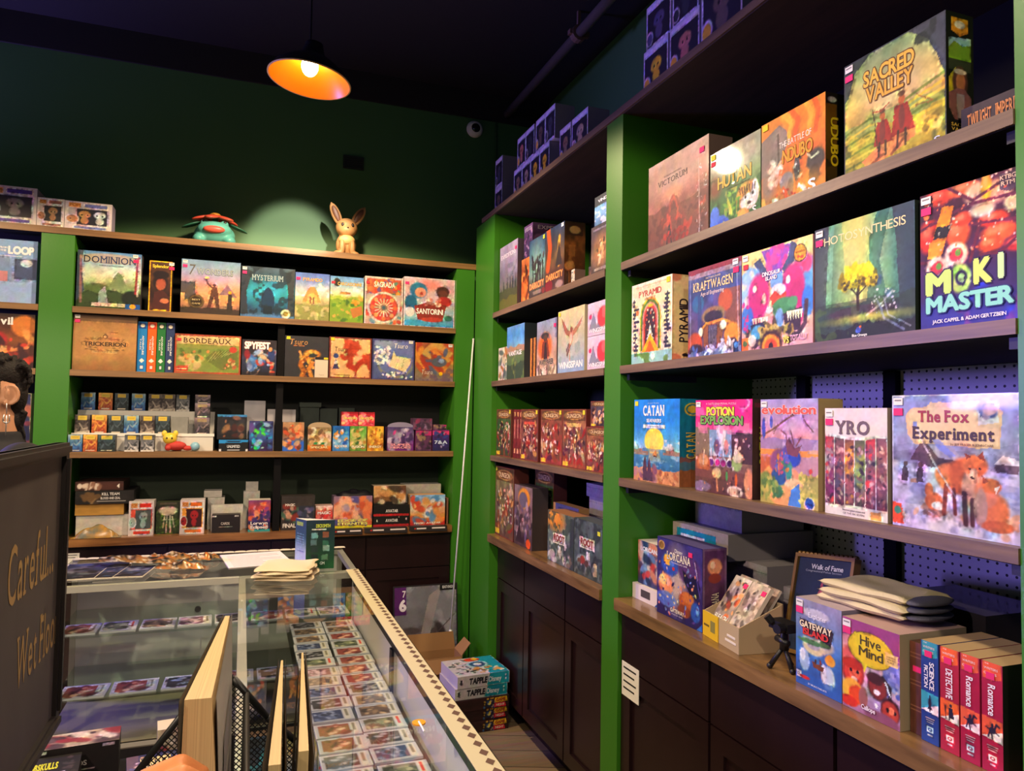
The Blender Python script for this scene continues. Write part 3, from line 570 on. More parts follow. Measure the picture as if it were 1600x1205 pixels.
@art
def forest(c):
    c.g('5c7c74', '74a08c', '64a08c', '3c7c74', '2c4c54', '2c3444').n(.12, 4, 4, 3).g('445060', '4c7870', '94b47c', 'c8c078', '86ac84', '4a7c78', '446470', x1=1, y1=.72, hz=1).n(.12, 5, 3, 7)
    c.p([(0, 0), (.16, 0), (.14, .4), (.2, .75), (0, .8)], '3c4454').p([(.16, 0), (.22, 0), (.18, .8), (.12, .8)], '6c9c8c').p([(.58, .2), (.66, 0), (.78, 0), (.68, .4), (.78, .8), (.55, .8), (.58, .45)], '386860', .9).p([(.8, 0), (1, 0), (1, .8), (.86, .75), (.84, .3)], '3c4c5c')
    c.p([(.30, 0), (.52, 0), (.42, .5), (.34, .5)], 'd8cc84', .55).e(.42, .5, .3, .3, 'c0d8a0', .4, .8).r(0, .68, 1, 1, '3c4448', .5).m(.7, .05, '3c4c4c', 4, 5, .8).e(.5, .78, .34, .05, '4a4450').e(.56, .84, .38, .035, '9aa45c', .9, .6).e(.56, .83, .2, .02, 'c0c470', .8, .6).m(.9, .05, '2c3038', 8, 9, .9).blot(.6, '5c7448', 9, 9, 3, .5, (0, .7, 1, 1)).blot(.62, '3c5878', 9, 9, 13, .7, (.65, .5, 1, .85))
    c.l([(.47, .76), (.465, .65), (.48, .58)], .03, '3c3430').l([(.475, .66), (.40, .58)], .014, '3c3430').l([(.475, .64), (.56, .57)], .014, '3c3430').e(.47, .53, .19, .055, '5c5830').sc(60, .28, .44, .66, .56, .012, .03, '8c8430 b8ac38 6c6428 d8cc3c e8dc48', 3, 2).sc(40, .33, .40, .62, .48, .012, .028, 'e8d838 f0e04c d8c830', 6, 2).sc(24, .3, .52, .66, .6, .006, .014, '4c4830 6c6844', 8)
    c.l([(.55, .82), (.7, .74), (.8, .66)], .018, 'e8ece8', .5).sc(24, .6, .62, .85, .82, .004, .01, 'e8f0f0 b8d0d8', 3).e(.47, .935, .028, .022, '5c6cb8').e(.49, .91, .012, .014, 'e07838')
    c.l([(.66, .72), (.72, .86), (.9, .97)], .02, 'a8bcf0', .5).l([(.72, .7), (.76, .84), (.96, .95)], .012, 'c8d4f8', .5)  # pale blue streaks paint the violet sign's reflection into the cover
    c.t('PHOTOSYNTHESIS', .055, .09, .87, .075, 'ecd8a4', None, -.012).t('Blue Orange', .41, .962, .15, .022, 'f0f0f4', None, .02)
@art
def sushi(c):
    c.g('4a2038', '502440', '4a2a50', '44306c', '40387c').n(.15, 5, 5, 3)
    for x, y, rx, ry, col in ((.2, .05, .16, .06, 'c84838'), (.45, .04, .16, .05, 'd86848'), (.62, .1, .15, .08, 'e8b8a0'), (.8, .12, .12, .08, 'e0a890'), (.68, .07, .05, .1, 'f0a840'), (.1, .32, .12, .12, 'c83c34'), (.4, .34, .12, .1, 'e06844'), (.45, .25, .1, .05, 'd85038'), (.74, .30, .14, .05, 'd84838'), (.8, .4, .17, .06, 'e86c44'), (.72, .47, .12, .05, 'd85c3c'), (.92, .22, .08, .06, 'e8c0a8'), (.95, .5, .1, .05, 'c84048'), (.64, .22, .12, .05, 'e8d0b8')):
        c.e(x, y, rx, ry, col, 1, .2).e(x-rx*.2, y-ry*.3, rx*.5, ry*.4, 'f4b890', .5, .5)
    for pts in ([(.3, 0), (.55, .14), (1, .02)], [(.0, .26), (.3, .2), (.5, .16), (1, .17)], [(.52, .3), (1, .34)], [(.52, .56), (.62, .3)], [(.62, .52), (.8, .54), (1, .44)], [(0, .5), (.4, .54)], [(.3, .42), (.5, .5)]): c.l(pts, .03, '6a2c48')
    c.p([(.24, .12), (.36, .14), (.24, .46), (.10, .42)], 'e89038').p([(.18, .26), (.34, .27), (.29, .35), (.14, .34)], '2c2830').p([(.1, .36), (.26, .38), (.22, .5), (.08, .48)], 'f0a048')
    for x, y in ((.38, .49), (.18, .56)): c.e(x, y, .12, .085, 'f0d4c8').e(x, y, .07, .05, 'c84858').e(x+.02, y-.01, .03, .025, '6c9450')
    c.r(0, .02, .14, .2, '3a2030').e(.07, .055, .035, .03, 'e87848').e(.07, .16, .035, .03, 'e87848').p([(.8, .02), (.98, .02), (.98, .12), (.89, .15), (.8, .12)], '5c4858').sc(90, .05, .0, 1, .5, .004, .012, 'f4e0d0 f0c8b0 e87858', 5)
    c.e(.5, .72, .6, .13, '443468', .85, .3).e(.5, .9, .6, .12, '4448a0', .85, .4).blot(.55, '3c50d8', 3, 4, 9, .9, (.5, .72, 1, 1)).blot(.6, 'a05098', 6, 6, 4, .6, (0, .8, 1, 1))  # blue blots at lower right: violet-blue reflection on the wrap, painted into the print
    c.t('M', .08, .585, .23, .16, 'c4e07c', '2c2850', .06, 0, 0, 0, .05).e(.42, .665, .11, .10, 'b8dc80').e(.43, .66, .06, .055, '2c2850').e(.43, .66, .035, .03, 'b0d8a0').t('K', .57, .55, .15, .165, 'd0e478', '2c2850', .06, 0, 0, 0, .05).t('I', .80, .54, .028, .165, 'c4e4a8', '2c2850', .05, 0, 0, 0, .04)
    c.t('MASTER', .08, .765, .84, .115, '8cd8d0', '2c3c78', .05, 0, 0, 0, .05).t('JACK CAPPEL & ADAM GERTZBEIN', .14, .935, .72, .026, 'e8e4f0', None, .02)
    c.t('KTBG', .82, .035, .14, .03, 'd8b8a0', None, .02).t('RTM', .83, .075, .12, .03, 'd8b8a0', None, .02)
@art
def catan(c):
    c.g('2c8cd8', '2c8cd8', '3c94d8', '60a8d8', 'a8c8d8', y1=.62).g('5c88a8', '4a80ac', '3c74a4', '4c80a8', y0=.62).n(.08, 6, 6, 3).blot(.55, 'd8dce0', 6, 14, 5, .8, (0, .48, 1, .6)).m(.60, .03, 'a0806c', 4, 6, .9, .68, 0, .34).m(.61, .03, '9a7870', 9, 6, .9, .66, .66, 1)
    c.e(.46, .50, .21, .155, 'fcd860', 1, .06).r(.2, .595, .72, .63, '5c8cac').e(.46, .52, .16, .10, 'fce080', .8, .5).p([(.36, .6), (.56, .6), (.62, .74), (.34, .74)], 'c8b890', .6).blot(.56, '9cbcd0', 7, 22, 8, .7, (0, .66, 1, .86)).p([(.42, .68), (.5, .60), (.54, .68)], 'c89058').r(.45, .67, .52, .69, '5a3c30')
    c.m(.83, .03, 'c89470', 3, 6).n(.1, 9, 9, 6).sc(40, .4, .86, 1, 1, .01, .03, 'd8a880 b07050 a06858', 6).sc(14, .02, .84, .5, 1, .02, .05, 'b88890 8c6478', 4)
    for x, y in ((.26, .74), (.36, .76)): c.p([(x-.05, .97), (x-.03, y), (x, y-.05), (x+.03, y), (x+.06, .97)], '5c4458')
    c.r(.22, .88, .44, .99, '5c4458').t('CATAN', .22, .07, .47, .125, 'f6f2ea', None, .03, 1).t('SEAFARERS', .30, .235, .32, .042, 'e8f0f4', None, .03).r(.22, .305, .70, .345, 'e8eaec').t('EXPANSION', .35, .316, .22, .018, '5c8cac').t('KLAUS TEUBER', .33, .04, .25, .014, 'a8d0ec')
@art
def catan_side(c):
    c.g('1c7894', '1c7894', '1f7088', '2c5c6c').e(.55, .12, .36, .075, 'd0b048', 1, .06).e(.55, .12, .29, .06, '1c7088', 1, .06).e(.55, .12, .22, .045, 'd0b048', 1, .06).m(.66, .03, '8a5c58', 3, 4, .9).m(.72, .02, '4c7c90', 6, 5, .8, .82).m(.8, .03, '9a6440', 8, 5, .9).n(.12, 8, 8, 5)
    c.t('CATAN', .26, .38, .42, .3, 'd8b848', '1c5c6c', .01, 1, 90)
@art
def potion(c):
    c.g('d0207c', 'd83c8c', 'd85c98', 'b87c94', '8a6a60', '70504c', '5c3c40').n(.1, 5, 5, 3).blot(.55, 'f08cc0', 5, 8, 4, .7, (0, .06, 1, .34)).e(.85, .04, .12, .06, 'f4b0d4', .9).e(.82, .035, .11, .055, 'd83c8c')
    c.r(0, .3, .27, .62, '8a7868').r(.27, .32, .66, .6, '94a8c8').r(.66, .34, 1, .66, '503840').blot(.55, 'e8d4dc', 8, 8, 7, .7, (.25, .3, .7, .6)).e(.47, .36, .06, .14, 'f4f0f8', .8, .5).blot(.5, 'e090b0', 7, 7, 9, .7, (.05, .24, .95, .36))
    for x, col in ((.3, '6c3c8c'), (.42, 'd84898'), (.52, 'b8408c'), (.63, '5c3070')): c.e(x, .66, .055, .05, 'e8d8e8').e(x, .67, .045, .035, col).r(x-.012, .52, x+.012, .62, 'd8c8dc')
    c.e(.15, .69, .13, .1, 'b07048').e(.15, .66, .09, .07, 'd0a078').r(.0, .70, .28, .80, 'a8684c', .4).l([(.17, .55), (.15, .7)], .02, 'd8c0b0').e(.75, .66, .09, .08, '9cb078').e(.77, .6, .09, .05, 'd8d0c0').e(.40, .5, .05, .08, '7c5c78').e(.57, .5, .04, .08, 'c88c94').l([(.75, .42), (.72, .56), (.80, .5)], .04, 'e0c8d0')
    c.r(0, .76, 1, .84, '7c5450').e(.4, .78, .08, .06, 'd8bc98').l([(.4, .84), (.42, .97)], .03, 'c89070').e(.58, .8, .02, .05, '5c9c64').e(.74, .84, .02, .08, 'c8703c').e(.95, .86, .08, .16, 'd8987c').e(.12, .94, .18, .06, '8c7898').e(.72, .95, .13, .06, 'ece4d4').e(.70, .95, .09, .035, 'd8c8b0').sc(40, .0, .4, 1, .98, .005, .016, 'e8d8d0 d08878 503038', 5)
    c.t('A TASTE-SENSATIONAL PUZZLE', .2, .03, .54, .022, 'f4c8dc').t('POTION', .22, .075, .48, .095, 'f0e048', '5c5c24', .04, 0, 0, 0, .05).t('EXPLOSION', .11, .17, .74, .09, '7cac54', '2c4c30', .04, 0, 0, 0, .05)
@art
def potion_side(c):
    c.g('3c2c30', '4a3430', '4c3c38', '3c2c2c').n(.2, 4, 9, 3).t('POTION', .3, .28, .5, .36, 'c0c838', '3a3a20', .03, 0, 90).r(.1, .04, .9, .08, '7c3050', .6)
@art
def beast(c):
    c.g('a8a0c8', 'b8a4c4', 'c8a8c0', 'd8a0a8', 'e0a070', 'd89c5c', 'b0a070', 'b4b060', 'd0a870').n(.12, 6, 6, 3).m(.36, .03, '9a88b8', 4, 4, .8, .48).m(.48, .02, 'e0984c', 6, 3, .8, .56).m(.53, .02, 'b898b8', 8, 4, .8, .70).blot(.55, 'd8c0d8', 6, 12, 4, .5, (.4, .2, 1, .5)).m(.70, .03, 'a8a860', 3, 6, .8)
    c.l([(.0, .36), (.2, .30), (.5, .18), (.66, .12)], .025, '7c5c4c').l([(.3, .27), (.24, .33)], .012, '7c5c4c').l([(.7, .08), (.8, .22), (.92, .3)], .018, '7c5c50').e(.06, .28, .035, .10, '4c58a8').e(.2, .22, .03, .06, '5c64b0').sc(40, .02, .6, .3, .8, .02, .05, 'd8945c e0a868 b86c44', 4, 3)
    c.e(.36, .60, .18, .13, '8c5c80').e(.52, .54, .17, .10, '6a5490').e(.60, .55, .12, .08, '3c58b0').p([(.45, .42), (.52, .36), (.62, .46), (.74, .42), (.66, .54), (.5, .52)], '80505c').l([(.50, .44), (.46, .33), (.38, .30)], .022, '8c5c60').l([(.6, .42), (.55, .30)], .022, '8c5c60').l([(.64, .44), (.72, .36)], .02, '8c5c60').e(.46, .66, .12, .10, '5c8c6c').e(.34, .74, .14, .08, '3c6498').e(.58, .73, .12, .08, 'e0a080').e(.52, .70, .05, .09, '4c9c8c').sc(40, .28, .5, .5, .7, .01, .025, 'c8687c 6c70b8 d89048 4c6cb0', 7, 2)
    c.e(.6, .80, .15, .06, 'f0c8a0').e(.45, .92, .28, .1, 'e0a878').p([(.55, .85), (.7, .78), (.72, 1), (.5, 1)], '5c8cd0').e(.32, .88, .09, .06, '4c7c58').e(.1, .8, .12, .1, '7c8c4c').sc(40, 0, .75, .3, .95, .015, .035, '5c7848 8ca058 b8b468', 8, 2).sc(46, .7, .68, 1, .95, .012, .03, 'c8c070 8c9850 e0d080', 9, 2).e(.88, .66, .03, .025, 'd85c54').e(.86, .955, .085, .06, 'f0ecec').e(.86, .95, .07, .05, '2c5cb0').r(.82, .945, .9, .965, '1c3c80')
    c.t('evolution', .03, .055, .93, .085, 'd85c48', 'f4e4dc', .035, 0, 0, 0, .03)
@art
def panels(c):
    c.g('e0d4d0', 'dccfcb').n(.03, 5, 5, 2)
    cols = (('c04a48', 'a09098', '7c3868'), ('705048', '94606a', '5c5468'), ('7c5440', 'e0a83c', 'a86c68'), ('4c4c38', 'b0b05c', '7c8c78'), ('e04c44', '7c5c70', 'b0686c'), ('8c5c60', '9c6c64', '704c58'))
    for i, (a, b_, d) in enumerate(cols):
        x0 = i/6+.005; x1 = (i+1)/6-.008; c.g(a, b_, d, '6a3c44', x0=x0, x1=x1, y0=.27, y1=.90).sc(46, x0+.03, .36, x1-.03, .88, .012, .03, f'{a} {b_} {d} 3a2830 d8c0b8 8c5c5c', i+3, 2.5, .8)
        c.r(x1, .25, x1+.014, .91, 'f0e8e4')
    c.e(.5, .14, .62, .155, 'e4dad6', 1, .02).r(0, .0, 1, .06, 'e4dad6').e(.5, 1.02, .8, .125, 'e4dad6', 1, .02).p([(.74, .93), (.9, .92), (.91, 1), (.75, 1)], 'd89a5c').t('Beyond generations and', .3, .93, .36, .02, '5a4a4a').t('OF THE SIX SEVEN', .31, .96, .34, .018, '6a5a5a')
    c.t('YRO', .20, .115, .55, .125, '6c5858', None, .03, 1)
@art
def foxes(c):
    c.g('8c94c0', '949cc4', 'a4a8c8', 'b4b4cc', 'c0bed4', 'bcbcd4', 'b4b0cc').n(.08, 5, 5, 3).m(.36, .03, '8c90b0', 4, 5, .7, .5).m(.42, .02, '7c7c98', 6, 6, .6, .52).blot(.56, '8a90b8', 4, 14, 5, .6, (0, .5, 1, 1)).blot(.58, 'dcdae8', 5, 12, 8, .6, (0, .5, 1, 1))
    c.p([(.16, .49), (.26, .33), (.36, .34), (.5, .36), (.60, .48), (.58, .53), (.3, .53), (.22, .49)], '5c4c58').p([(.28, .33), (.5, .36), (.60, .48), (.4, .46)], '9c98b0').p([(.82, .5), (.88, .42), (.98, .44), (1, .5), (.98, .54), (.84, .54)], '6c5c68').p([(.82, .48), (.88, .42), (.98, .44), (1, .48)], 'd0cede')
    for x in (.11, .24): c.p([(x-.03, .65), (x-.02, .56), (x, .52), (x+.03, .56), (x+.035, .65)], '4c4448').e(x+.01, .52, .02, .018, '5c4c48')
    c.e(.19, .64, .03, .02, 'b08c78').m(.9, .02, 'd8d4e4', 9, 7, .7).sc(30, .05, .86, .95, .98, .01, .04, 'c8a894 d8d4e4 a8a4c4', 5, 3).sc(24, .28, .80, .42, .88, .008, .02, 'a08078 7c6464', 4, 4)
    c.e(.52, .60, .13, .11, 'c4734a').e(.46, .58, .09, .08, 'd0825a').e(.60, .58, .12, .13, 'b86844').e(.66, .66, .08, .14, 'c8a090').e(.68, .50, .095, .075, 'c87a50').p([(.62, .46), (.60, .41), (.66, .44)], '7c4438').p([(.70, .44), (.74, .40), (.76, .47)], '7c4438').e(.67, .56, .03, .04, 'dcc0a8').e(.66, .585, .015, .012, '2c2020').e(.64, .525, .01, .008, '2c1c1c').e(.71, .52, .01, .008, '2c1c1c')
    c.e(.36, .78, .075, .065, 'c06c48').e(.32, .70, .035, .05, 'c87850').e(.40, .81, .06, .03, 'dccec8').l([(.46, .66), (.44, .86)], .035, '7c4438').l([(.52, .68), (.53, .85)], .03, '6c3c34').l([(.60, .7), (.61, .91)], .04, '4c3438').l([(.66, .74), (.66, .91)], .035, '54383a')
    c.e(.80, .80, .12, .13, 'cc7c54').e(.76, .68, .085, .10, 'c8886c').e(.80, .63, .07, .05, 'c4744c').p([(.74, .62), (.73, .56), (.78, .60)], '8c5040').p([(.82, .64), (.86, .62), (.83, .68)], 'f0dcd0').e(.72, .78, .05, .13, 'b09088').e(.98, .86, .06, .06, 'd8b098').e(.84, .90, .11, .04, 'b86848')
    c.n(.10, 14, 14, 11).p([(.16, .1), (.3, .09), (.34, .06), (.8, .05), (.88, .12), (.86, .38), (.2, .36), (.14, .3), (.12, .16)], 'd8bc9c').p([(.15, .11), (.86, .07), (.85, .36), (.17, .34)], 'e0c8a8').fr(.008, 'c8c4dc').p([(.70, .06), (.84, .05), (.85, .2), (.71, .22)], 'dcd8e0').p([(.715, .075), (.825, .065), (.83, .16), (.72, .17)], '5c6890').sc(10, .73, .08, .82, .15, .015, .03, '9c88a0 c8a0a0 445080', 2).p([(0, .82), (.08, .83), (.1, .98), (0, .98)], 'd8603c').e(.045, .88, .03, .03, '4c8c78')
    c.l([(.22, .24), (.3, .4), (.42, .58), (.54, .74)], .012, 'd8d4f4', .6).l([(.2, .22), (.28, .38), (.4, .56), (.5, .7)], .007, 'e8e4fc', .6).p([(.34, .32), (.40, .33), (.54, .44), (.5, .46), (.4, .40)], '7c8ce8', .55).p([(.19, .2), (.22, .2), (.22, .26), (.19, .26)], '5c7cf0', .6)  # pale streaks and blue patches: reflections on the shiny wrap, painted in as colour
    c.t('The Fox', .235, .115, .41, .085, '9c3c50', None, .035, 1).t('Experiment', .19, .235, .64, .09, '4c3c4c', None, .03, 1).t('by JEFF FRASER & JOHN CARR', .5, .348, .32, .018, '6c5450').sc(26, .10, .91, .16, .98, .004, .006, 'f0ecf0 e0dce8', 3)
@art
def gateway(c):
    c.g('3c3878', '443c80', '4c4488', '4a3c80', '3c2c70', '241f58').n(.2, 5, 5, 3).e(.45, .5, .2, .36, 'f0d8b8', .75, .6).e(.3, .32, .2, .14, '3c5cb0').e(.25, .27, .1, .07, 'e8b058').e(.34, .3, .05, .04, '5c80d0').e(.38, .36, .03, .02, 'c03c3c').e(.72, .32, .24, .18, '5c3c78').p([(.58, .32), (.72, .42), (.88, .34), (.96, .5), (.9, .66), (.74, .6), (.62, .48)], '1c1840').e(.2, .6, .17, .14, 'e89c78').e(.15, .54, .1, .07, 'f4c898').e(.26, .56, .05, .05, 'f0c0a8').e(.22, .78, .22, .1, '6c8cd8', .8)
    c.e(.66, .72, .16, .12, 'b8683c').e(.7, .66, .13, .07, 'c88050').e(.62, .84, .14, .08, '8c4c38').e(.86, .80, .1, .12, '3c68b8', .9).e(.90, .77, .03, .06, '78b4e8').sc(60, .05, .3, .95, .95, .008, .02, 'f4d8b0 e8a078 88a0e0 6c50a0 2c2460', 5, 2).l([(.8, .14), (.95, .6)], .02, '5c4c9c').l([(.84, .2), (.9, .4)], .016, 'c8b8d8').e(.10, .10, .075, .06, 'd8c078').e(.10, .10, .06, .048, '8c7440').fr(.012, '2a2660')
    c.t('Disney', .41, .10, .17, .05, 'f4f0f0', None, .0).t('LORCANA', .24, .155, .52, .10, 'f4ead8', '4c4078', .02, 1).t('TRADING CARD GAME', .33, .27, .36, .022, 'e0d4e8').t('GATEWAY', .33, .86, .30, .05, 'f4ecdc', None, .02).t('STARTER GAME', .36, .925, .24, .018, 'c8c0e0').p([(.88, 1), (1, .9), (1, 1)], '3c6cc8')
@art
def gateway_side(c):
    c.g('5c3c6c', '6c4468', '4c3050', '2c2038').n(.2, 4, 6, 3).fr(.07, '8c7898', .6).e(.5, .22, .3, .1, 'e8b088', .9).e(.42, .2, .1, .05, 'f8dcc0').e(.5, .36, .26, .06, '8c4038').t('LORCANA', .36, .53, .3, .3, 'e8dcc0', None, .0, 1, 90)
@art
def island(c):
    c.g('9c98b0', '8c90b0', '7c90b8', '5c84b8', '4c78b4', '4468a4', '4c74b4').n(.1, 5, 5, 3).e(.45, .14, .3, .06, 'd8d4dc', .8).e(.5, .46, .34, .1, 'c8c0a8').e(.4, .52, .24, .09, 'd8cca8').e(.4, .5, .15, .05, 'b0a8b0').e(.34, .47, .3, .03, '5c8058').e(.66, .44, .12, .04, '5c7848').e(.3, .40, .14, .04, '8c98a0')
    c.e(.76, .60, .11, .06, 'e0a850').e(.76, .57, .06, .04, 'd89838').e(.72, .80, .14, .13, 'c8d4e4').e(.62, .76, .06, .1, 'e8ecf0').e(.2, .7, .12, .12, 'a8bcd8').e(.16, .64, .06, .07, 'd8e0ec').p([(.36, .68), (.64, .70), (.6, .76), (.4, .74)], '7c4c38').e(.55, .66, .02, .03, '8c4438').e(.45, .67, .02, .03, '4c3838').m(.86, .02, '3c64a8', 5, 5, .7).r(.02, .85, .12, .92, 'e8e4ec').e(.2, .9, .12, .02, 'c83c3c').t('12', .04, .865, .05, .035, '3a3a5a')
    c.p([(.08, .23), (.84, .27), (.78, .44), (.16, .36)], '3c2c34', .95).t('GATEWAY', .10, .245, .70, .075, 'f0e0b8', '4c3430', .035, 0).t('ISLAND', .18, .325, .55, .075, 'd83c34', '4c2424', .035, 0).t('Explorer', .3, .13, .4, .06, 'ece8f4', None, .01).t('BY BRUNO FAIDUTTI', .3, .94, .4, .02, 'e8ecf4')
@art
def bubble(c):
    c.g('a85c80', 'd09098', 'e0b8b0', 'd8b8c4', 'b8a0bc', 'a47c98').n(.08, 4, 4, 3).p([(0, 0), (1, 0), (1, .4), (.8, .2), (.3, .12), (0, .2)], '9c5484').e(.16, .5, .25, .2, 'd8706c').e(.88, .45, .16, .16, '7c84c0').r(.78, .42, .95, .52, '8c94cc').sc(20, .75, .4, 1, .7, .02, .04, '5c64a8 a8acd8', 4)
    c.e(.36, .28, .0, .0, 'd8c83c').e(.5, .28, .40, .19, '5c4820', 1, .03).e(.5, .28, .39, .183, 'e0c83c', 1, .03).p([(.34, .42), (.46, .45), (.40, .54)], 'e0c83c').r(.76, .24, .97, .36, 'f0d488', .9)
    c.e(.2, .60, .19, .16, '5a2420').e(.2, .59, .18, .15, 'c85040').e(.22, .57, .11, .09, 'd8785c').e(.18, .5, .2, .06, 'b8402c').e(.22, .66, .06, .03, 'f0ddd0').e(.16, .57, .025, .02, '2c1818').e(.28, .57, .025, .02, '2c1818').e(.18, .8, .2, .14, 'e8b850').e(.26, .82, .14, .1, 'd85c30').e(.12, .92, .16, .06, 'c8402c').e(.38, .82, .08, .12, 'a06c68')
    c.e(.63, .64, .17, .14, '3c2020').e(.63, .65, .15, .12, '8c4038').e(.58, .56, .14, .06, '4c2c28').e(.62, .70, .06, .03, 'f4e4dc').l([(.72, .52), (.84, .6), (.84, .74)], .05, '3c2828').l([(.76, .56), (.84, .68)], .025, 'f0e8e4').e(.84, .84, .16, .13, '3c1c1c').e(.84, .85, .145, .115, 'b04c3c').e(.86, .83, .05, .04, 'd88060').e(.80, .83, .025, .02, '2c1818').e(.92, .84, .025, .02, '2c1818').e(.7, .97, .3, .08, '8c5c70').e(.6, .84, .03, .02, 'f0e8d8')
    c.t('Hive', .33, .135, .36, .11, '4c4420', None, .01).t('Mind', .31, .255, .42, .11, '4c4420', None, .01).t('A GAME OF', .79, .26, .15, .02, '7c5c38').t('THINKING', .79, .285, .15, .02, '7c5c38').t('ALIKE', .80, .31, .12, .02, '7c5c38').t('Calliope', .36, .885, .24, .05, 'f4ecf0', '8c4c70', .02)
def spine_book(base, base2, tri, ttl, two=None, icon='horse'):
    def f(c):
        c.g(base2, base, base, base2).p([(.04, 0), (.96, 0), (.96, .135), (.5, .165), (.04, .15)], tri).t('THE', .16, .01, .2, .012, 'f4e8dc').t('WRITERS', .14, .045, .66, .022, 'f0e0d8').t('GAMES', .14, .09, .6, .022, 'f0e0d8')
        c.p([(0, .50), (1, .515), (1, .71), (0, .69)], tri).p([(0, .69), (1, .60), (1, .71)], 'ece4e0')
        d = '2c2438'
        if icon == 'rocket': c.e(.5, .61, .09, .055, d).p([(.36, .67), (.5, .6), (.64, .67)], d).l([(.5, .53), (.5, .69)], .05, d)
        elif icon == 'cloak': c.e(.56, .55, .07, .018, d).p([(.46, .57), (.64, .57), (.74, .67), (.46, .67)], d).l([(.26, .56), (.3, .69)], .05, d).l([(.5, .66), (.48, .69)], .05, d)
        else: c.e(.5, .615, .17, .03, d).l([(.6, .6), (.7, .55), (.82, .565)], .1, d).l([(.4, .62), (.3, .68)], .08, d).l([(.62, .62), (.8, .64)], .06, d).l([(.34, .61), (.2, .6)], .06, d).l([(.44, .63), (.5, .69)], .08, d).e(.5, .57, .07, .02, d)
        for k, w in enumerate((.5, .44, .4)): c.r(.5-w/2, .755+.022*k, .5+w/2, .763+.022*k, 'd8c8d0')
        c.r(.3, .84, .7, .90, 'ece8ec').e(.5, .87, .13, .017, base, 1, .1).e(.5, .87, .06, .008, 'ece8ec').r(.36, .915, .64, .93, 'd8c8d0')
        if two: c.t(ttl, .52, .20, .27, .27, 'f0ecf0', None, .02, 0, -90).t(two, .22, .24, .22, .22, 'f0ecf0', None, .02, 0, -90)
        else: c.t(ttl, .34, .20, .36, .28, 'f0e8ec', None, .02, 0, -90)
    return f
A['sci'] = spine_book('2c4480', '34508c', '4c9ca8', 'SCIENCE', 'FICTION', 'rocket'); A['det'] = spine_book('a02c40', 'a83448', 'e0703c', 'DETECTIVE', None, 'cloak')
A['rom'] = spine_book('9c2444', 'a42c4c', 'd86848', 'Romance', None)
@art
def oldbook(c):
    c.g('6c4438', '5c382c', '54342a').n(.15, 4, 8, 3)
    for y in (.12, .16, .42, .46, .7, .74): c.r(0, y, 1, y+.008, '8c6450')
    c.r(.2, .26, .8, .32, 'e0407c')
# ---- far right bay
@art
def ridge(c):
    c.g('9c96a4', 'a098a8', '8c8694', '74706c', '5c6048', '6c6c3c').n(.15, 5, 5, 3).blot(.55, '70707c', 4, 7, 4, .6, (0, .3, 1, .6))
    for x, h in ((.25, .2), (.45, .26), (.62, .2), (.75, .28), (.9, .22)): c.p([(x-.05, .72), (x, .72-h), (x+.05, .72)], '3c4440')
    c.m(.68, .04, '4c5438', 3, 5, .9).m(.82, .04, '6c6c34', 6, 5, .8).t('EXPEDITIONS', .08, .13, .82, .065, 'dcd4d8', None, .02)
@art
def purplebox(c): c.g('5c4468', '4a3858', '3c3048').n(.2, 5, 5, 3).sc(30, .1, .2, .9, .95, .03, .1, '7c5c80 3c2c48 a08098 2c2438', 4).t('EXPEDITIONS', .1, .06, .8, .12, 'b8a8c0')
@art
def orangebox(c): c.g('b87848', 'a85c30', 'c07038', '8c4c2c').n(.25, 5, 8, 3).sc(30, .1, .1, .9, .95, .04, .14, 'e09850 6c3820 d88040 3c2418', 4, 3)
@art
def glowcity(c):
    c.g('2c4058', '4c6c78', '78948c', '5c5c50', '3c3030').n(.25, 5, 5, 3).e(.45, .35, .3, .3, '9cc0a8', .6, .8).sc(24, .2, .3, .9, .72, .02, .05, '2c2c30 3c3438 4c4440', 4, 5)
    for x in (.25, .42, .55, .7, .85): c.r(x-.03, .38+.1*(x % .3), x+.03, .72, '30302c')
    c.t('DARKCITY', .06, .72, .88, .1, 'f0a060', 'a85028', .04).r(.25, .86, .75, .92, '8c7c70').e(.9, .9, .1, .05, '7c3838')
@art
def firecity(c):
    c.g('2c3c54', '4c4444', '6c5438', '503430', '54403c').n(.25, 5, 5, 3).l([(.15, 0), (.25, .3), (.15, .6)], .2, 'd8602c', .85).l([(.75, .2), (.7, .4), (.72, .6)], .12, 'e8b850', .8).p([(.55, .62), (.72, .25), (.9, .62)], '3c3430').t('DARKCITY', .06, .70, .88, .1, 'e89850', '8c4828', .04).e(.2, .88, .2, .1, '7c2c34').e(.75, .9, .2, .06, 'a08880')
@art
def firecity_side(c): c.g('3c2a20', '8c5c34', '5c3a24', '3c2820').n(.3, 5, 9, 3).r(.1, .02, .9, .2, '4c3028').e(.5, .12, .28, .06, 'c8a070').r(.2, .35, .5, .98, 'c08850', .6).sc(16, .2, .5, .8, .95, .06, .2, 'd8a068 6c4428', 4)
@art
def alpine(c): c.g('38424a', '3c464c', '8cb8dc', '94b8d8', '7ca4c8', '5c7c94').r(0, 0, 1, .34, '3a4248').blot(.55, 'd8e4ec', 4, 6, 3, .8, (0, .4, 1, 1)).t('VINDEL', .2, .13, .7, .1, 'e8e8e8', None, .03)
@art
def ruin(c): c.g('4c4448', '6c5a54', '7c6450', '4c4040').n(.25, 5, 5, 3).e(.5, .5, .3, .25, 'd8a060', .8, .7).r(.4, .3, .6, .7, 'e8bc80', .7).sc(16, .2, .3, .8, .75, .02, .06, '4c3c34 f0d0a0 8c6848', 4, 3).r(.1, .06, .9, .1, '8c8084').r(.15, .85, .85, .9, 'a09088')
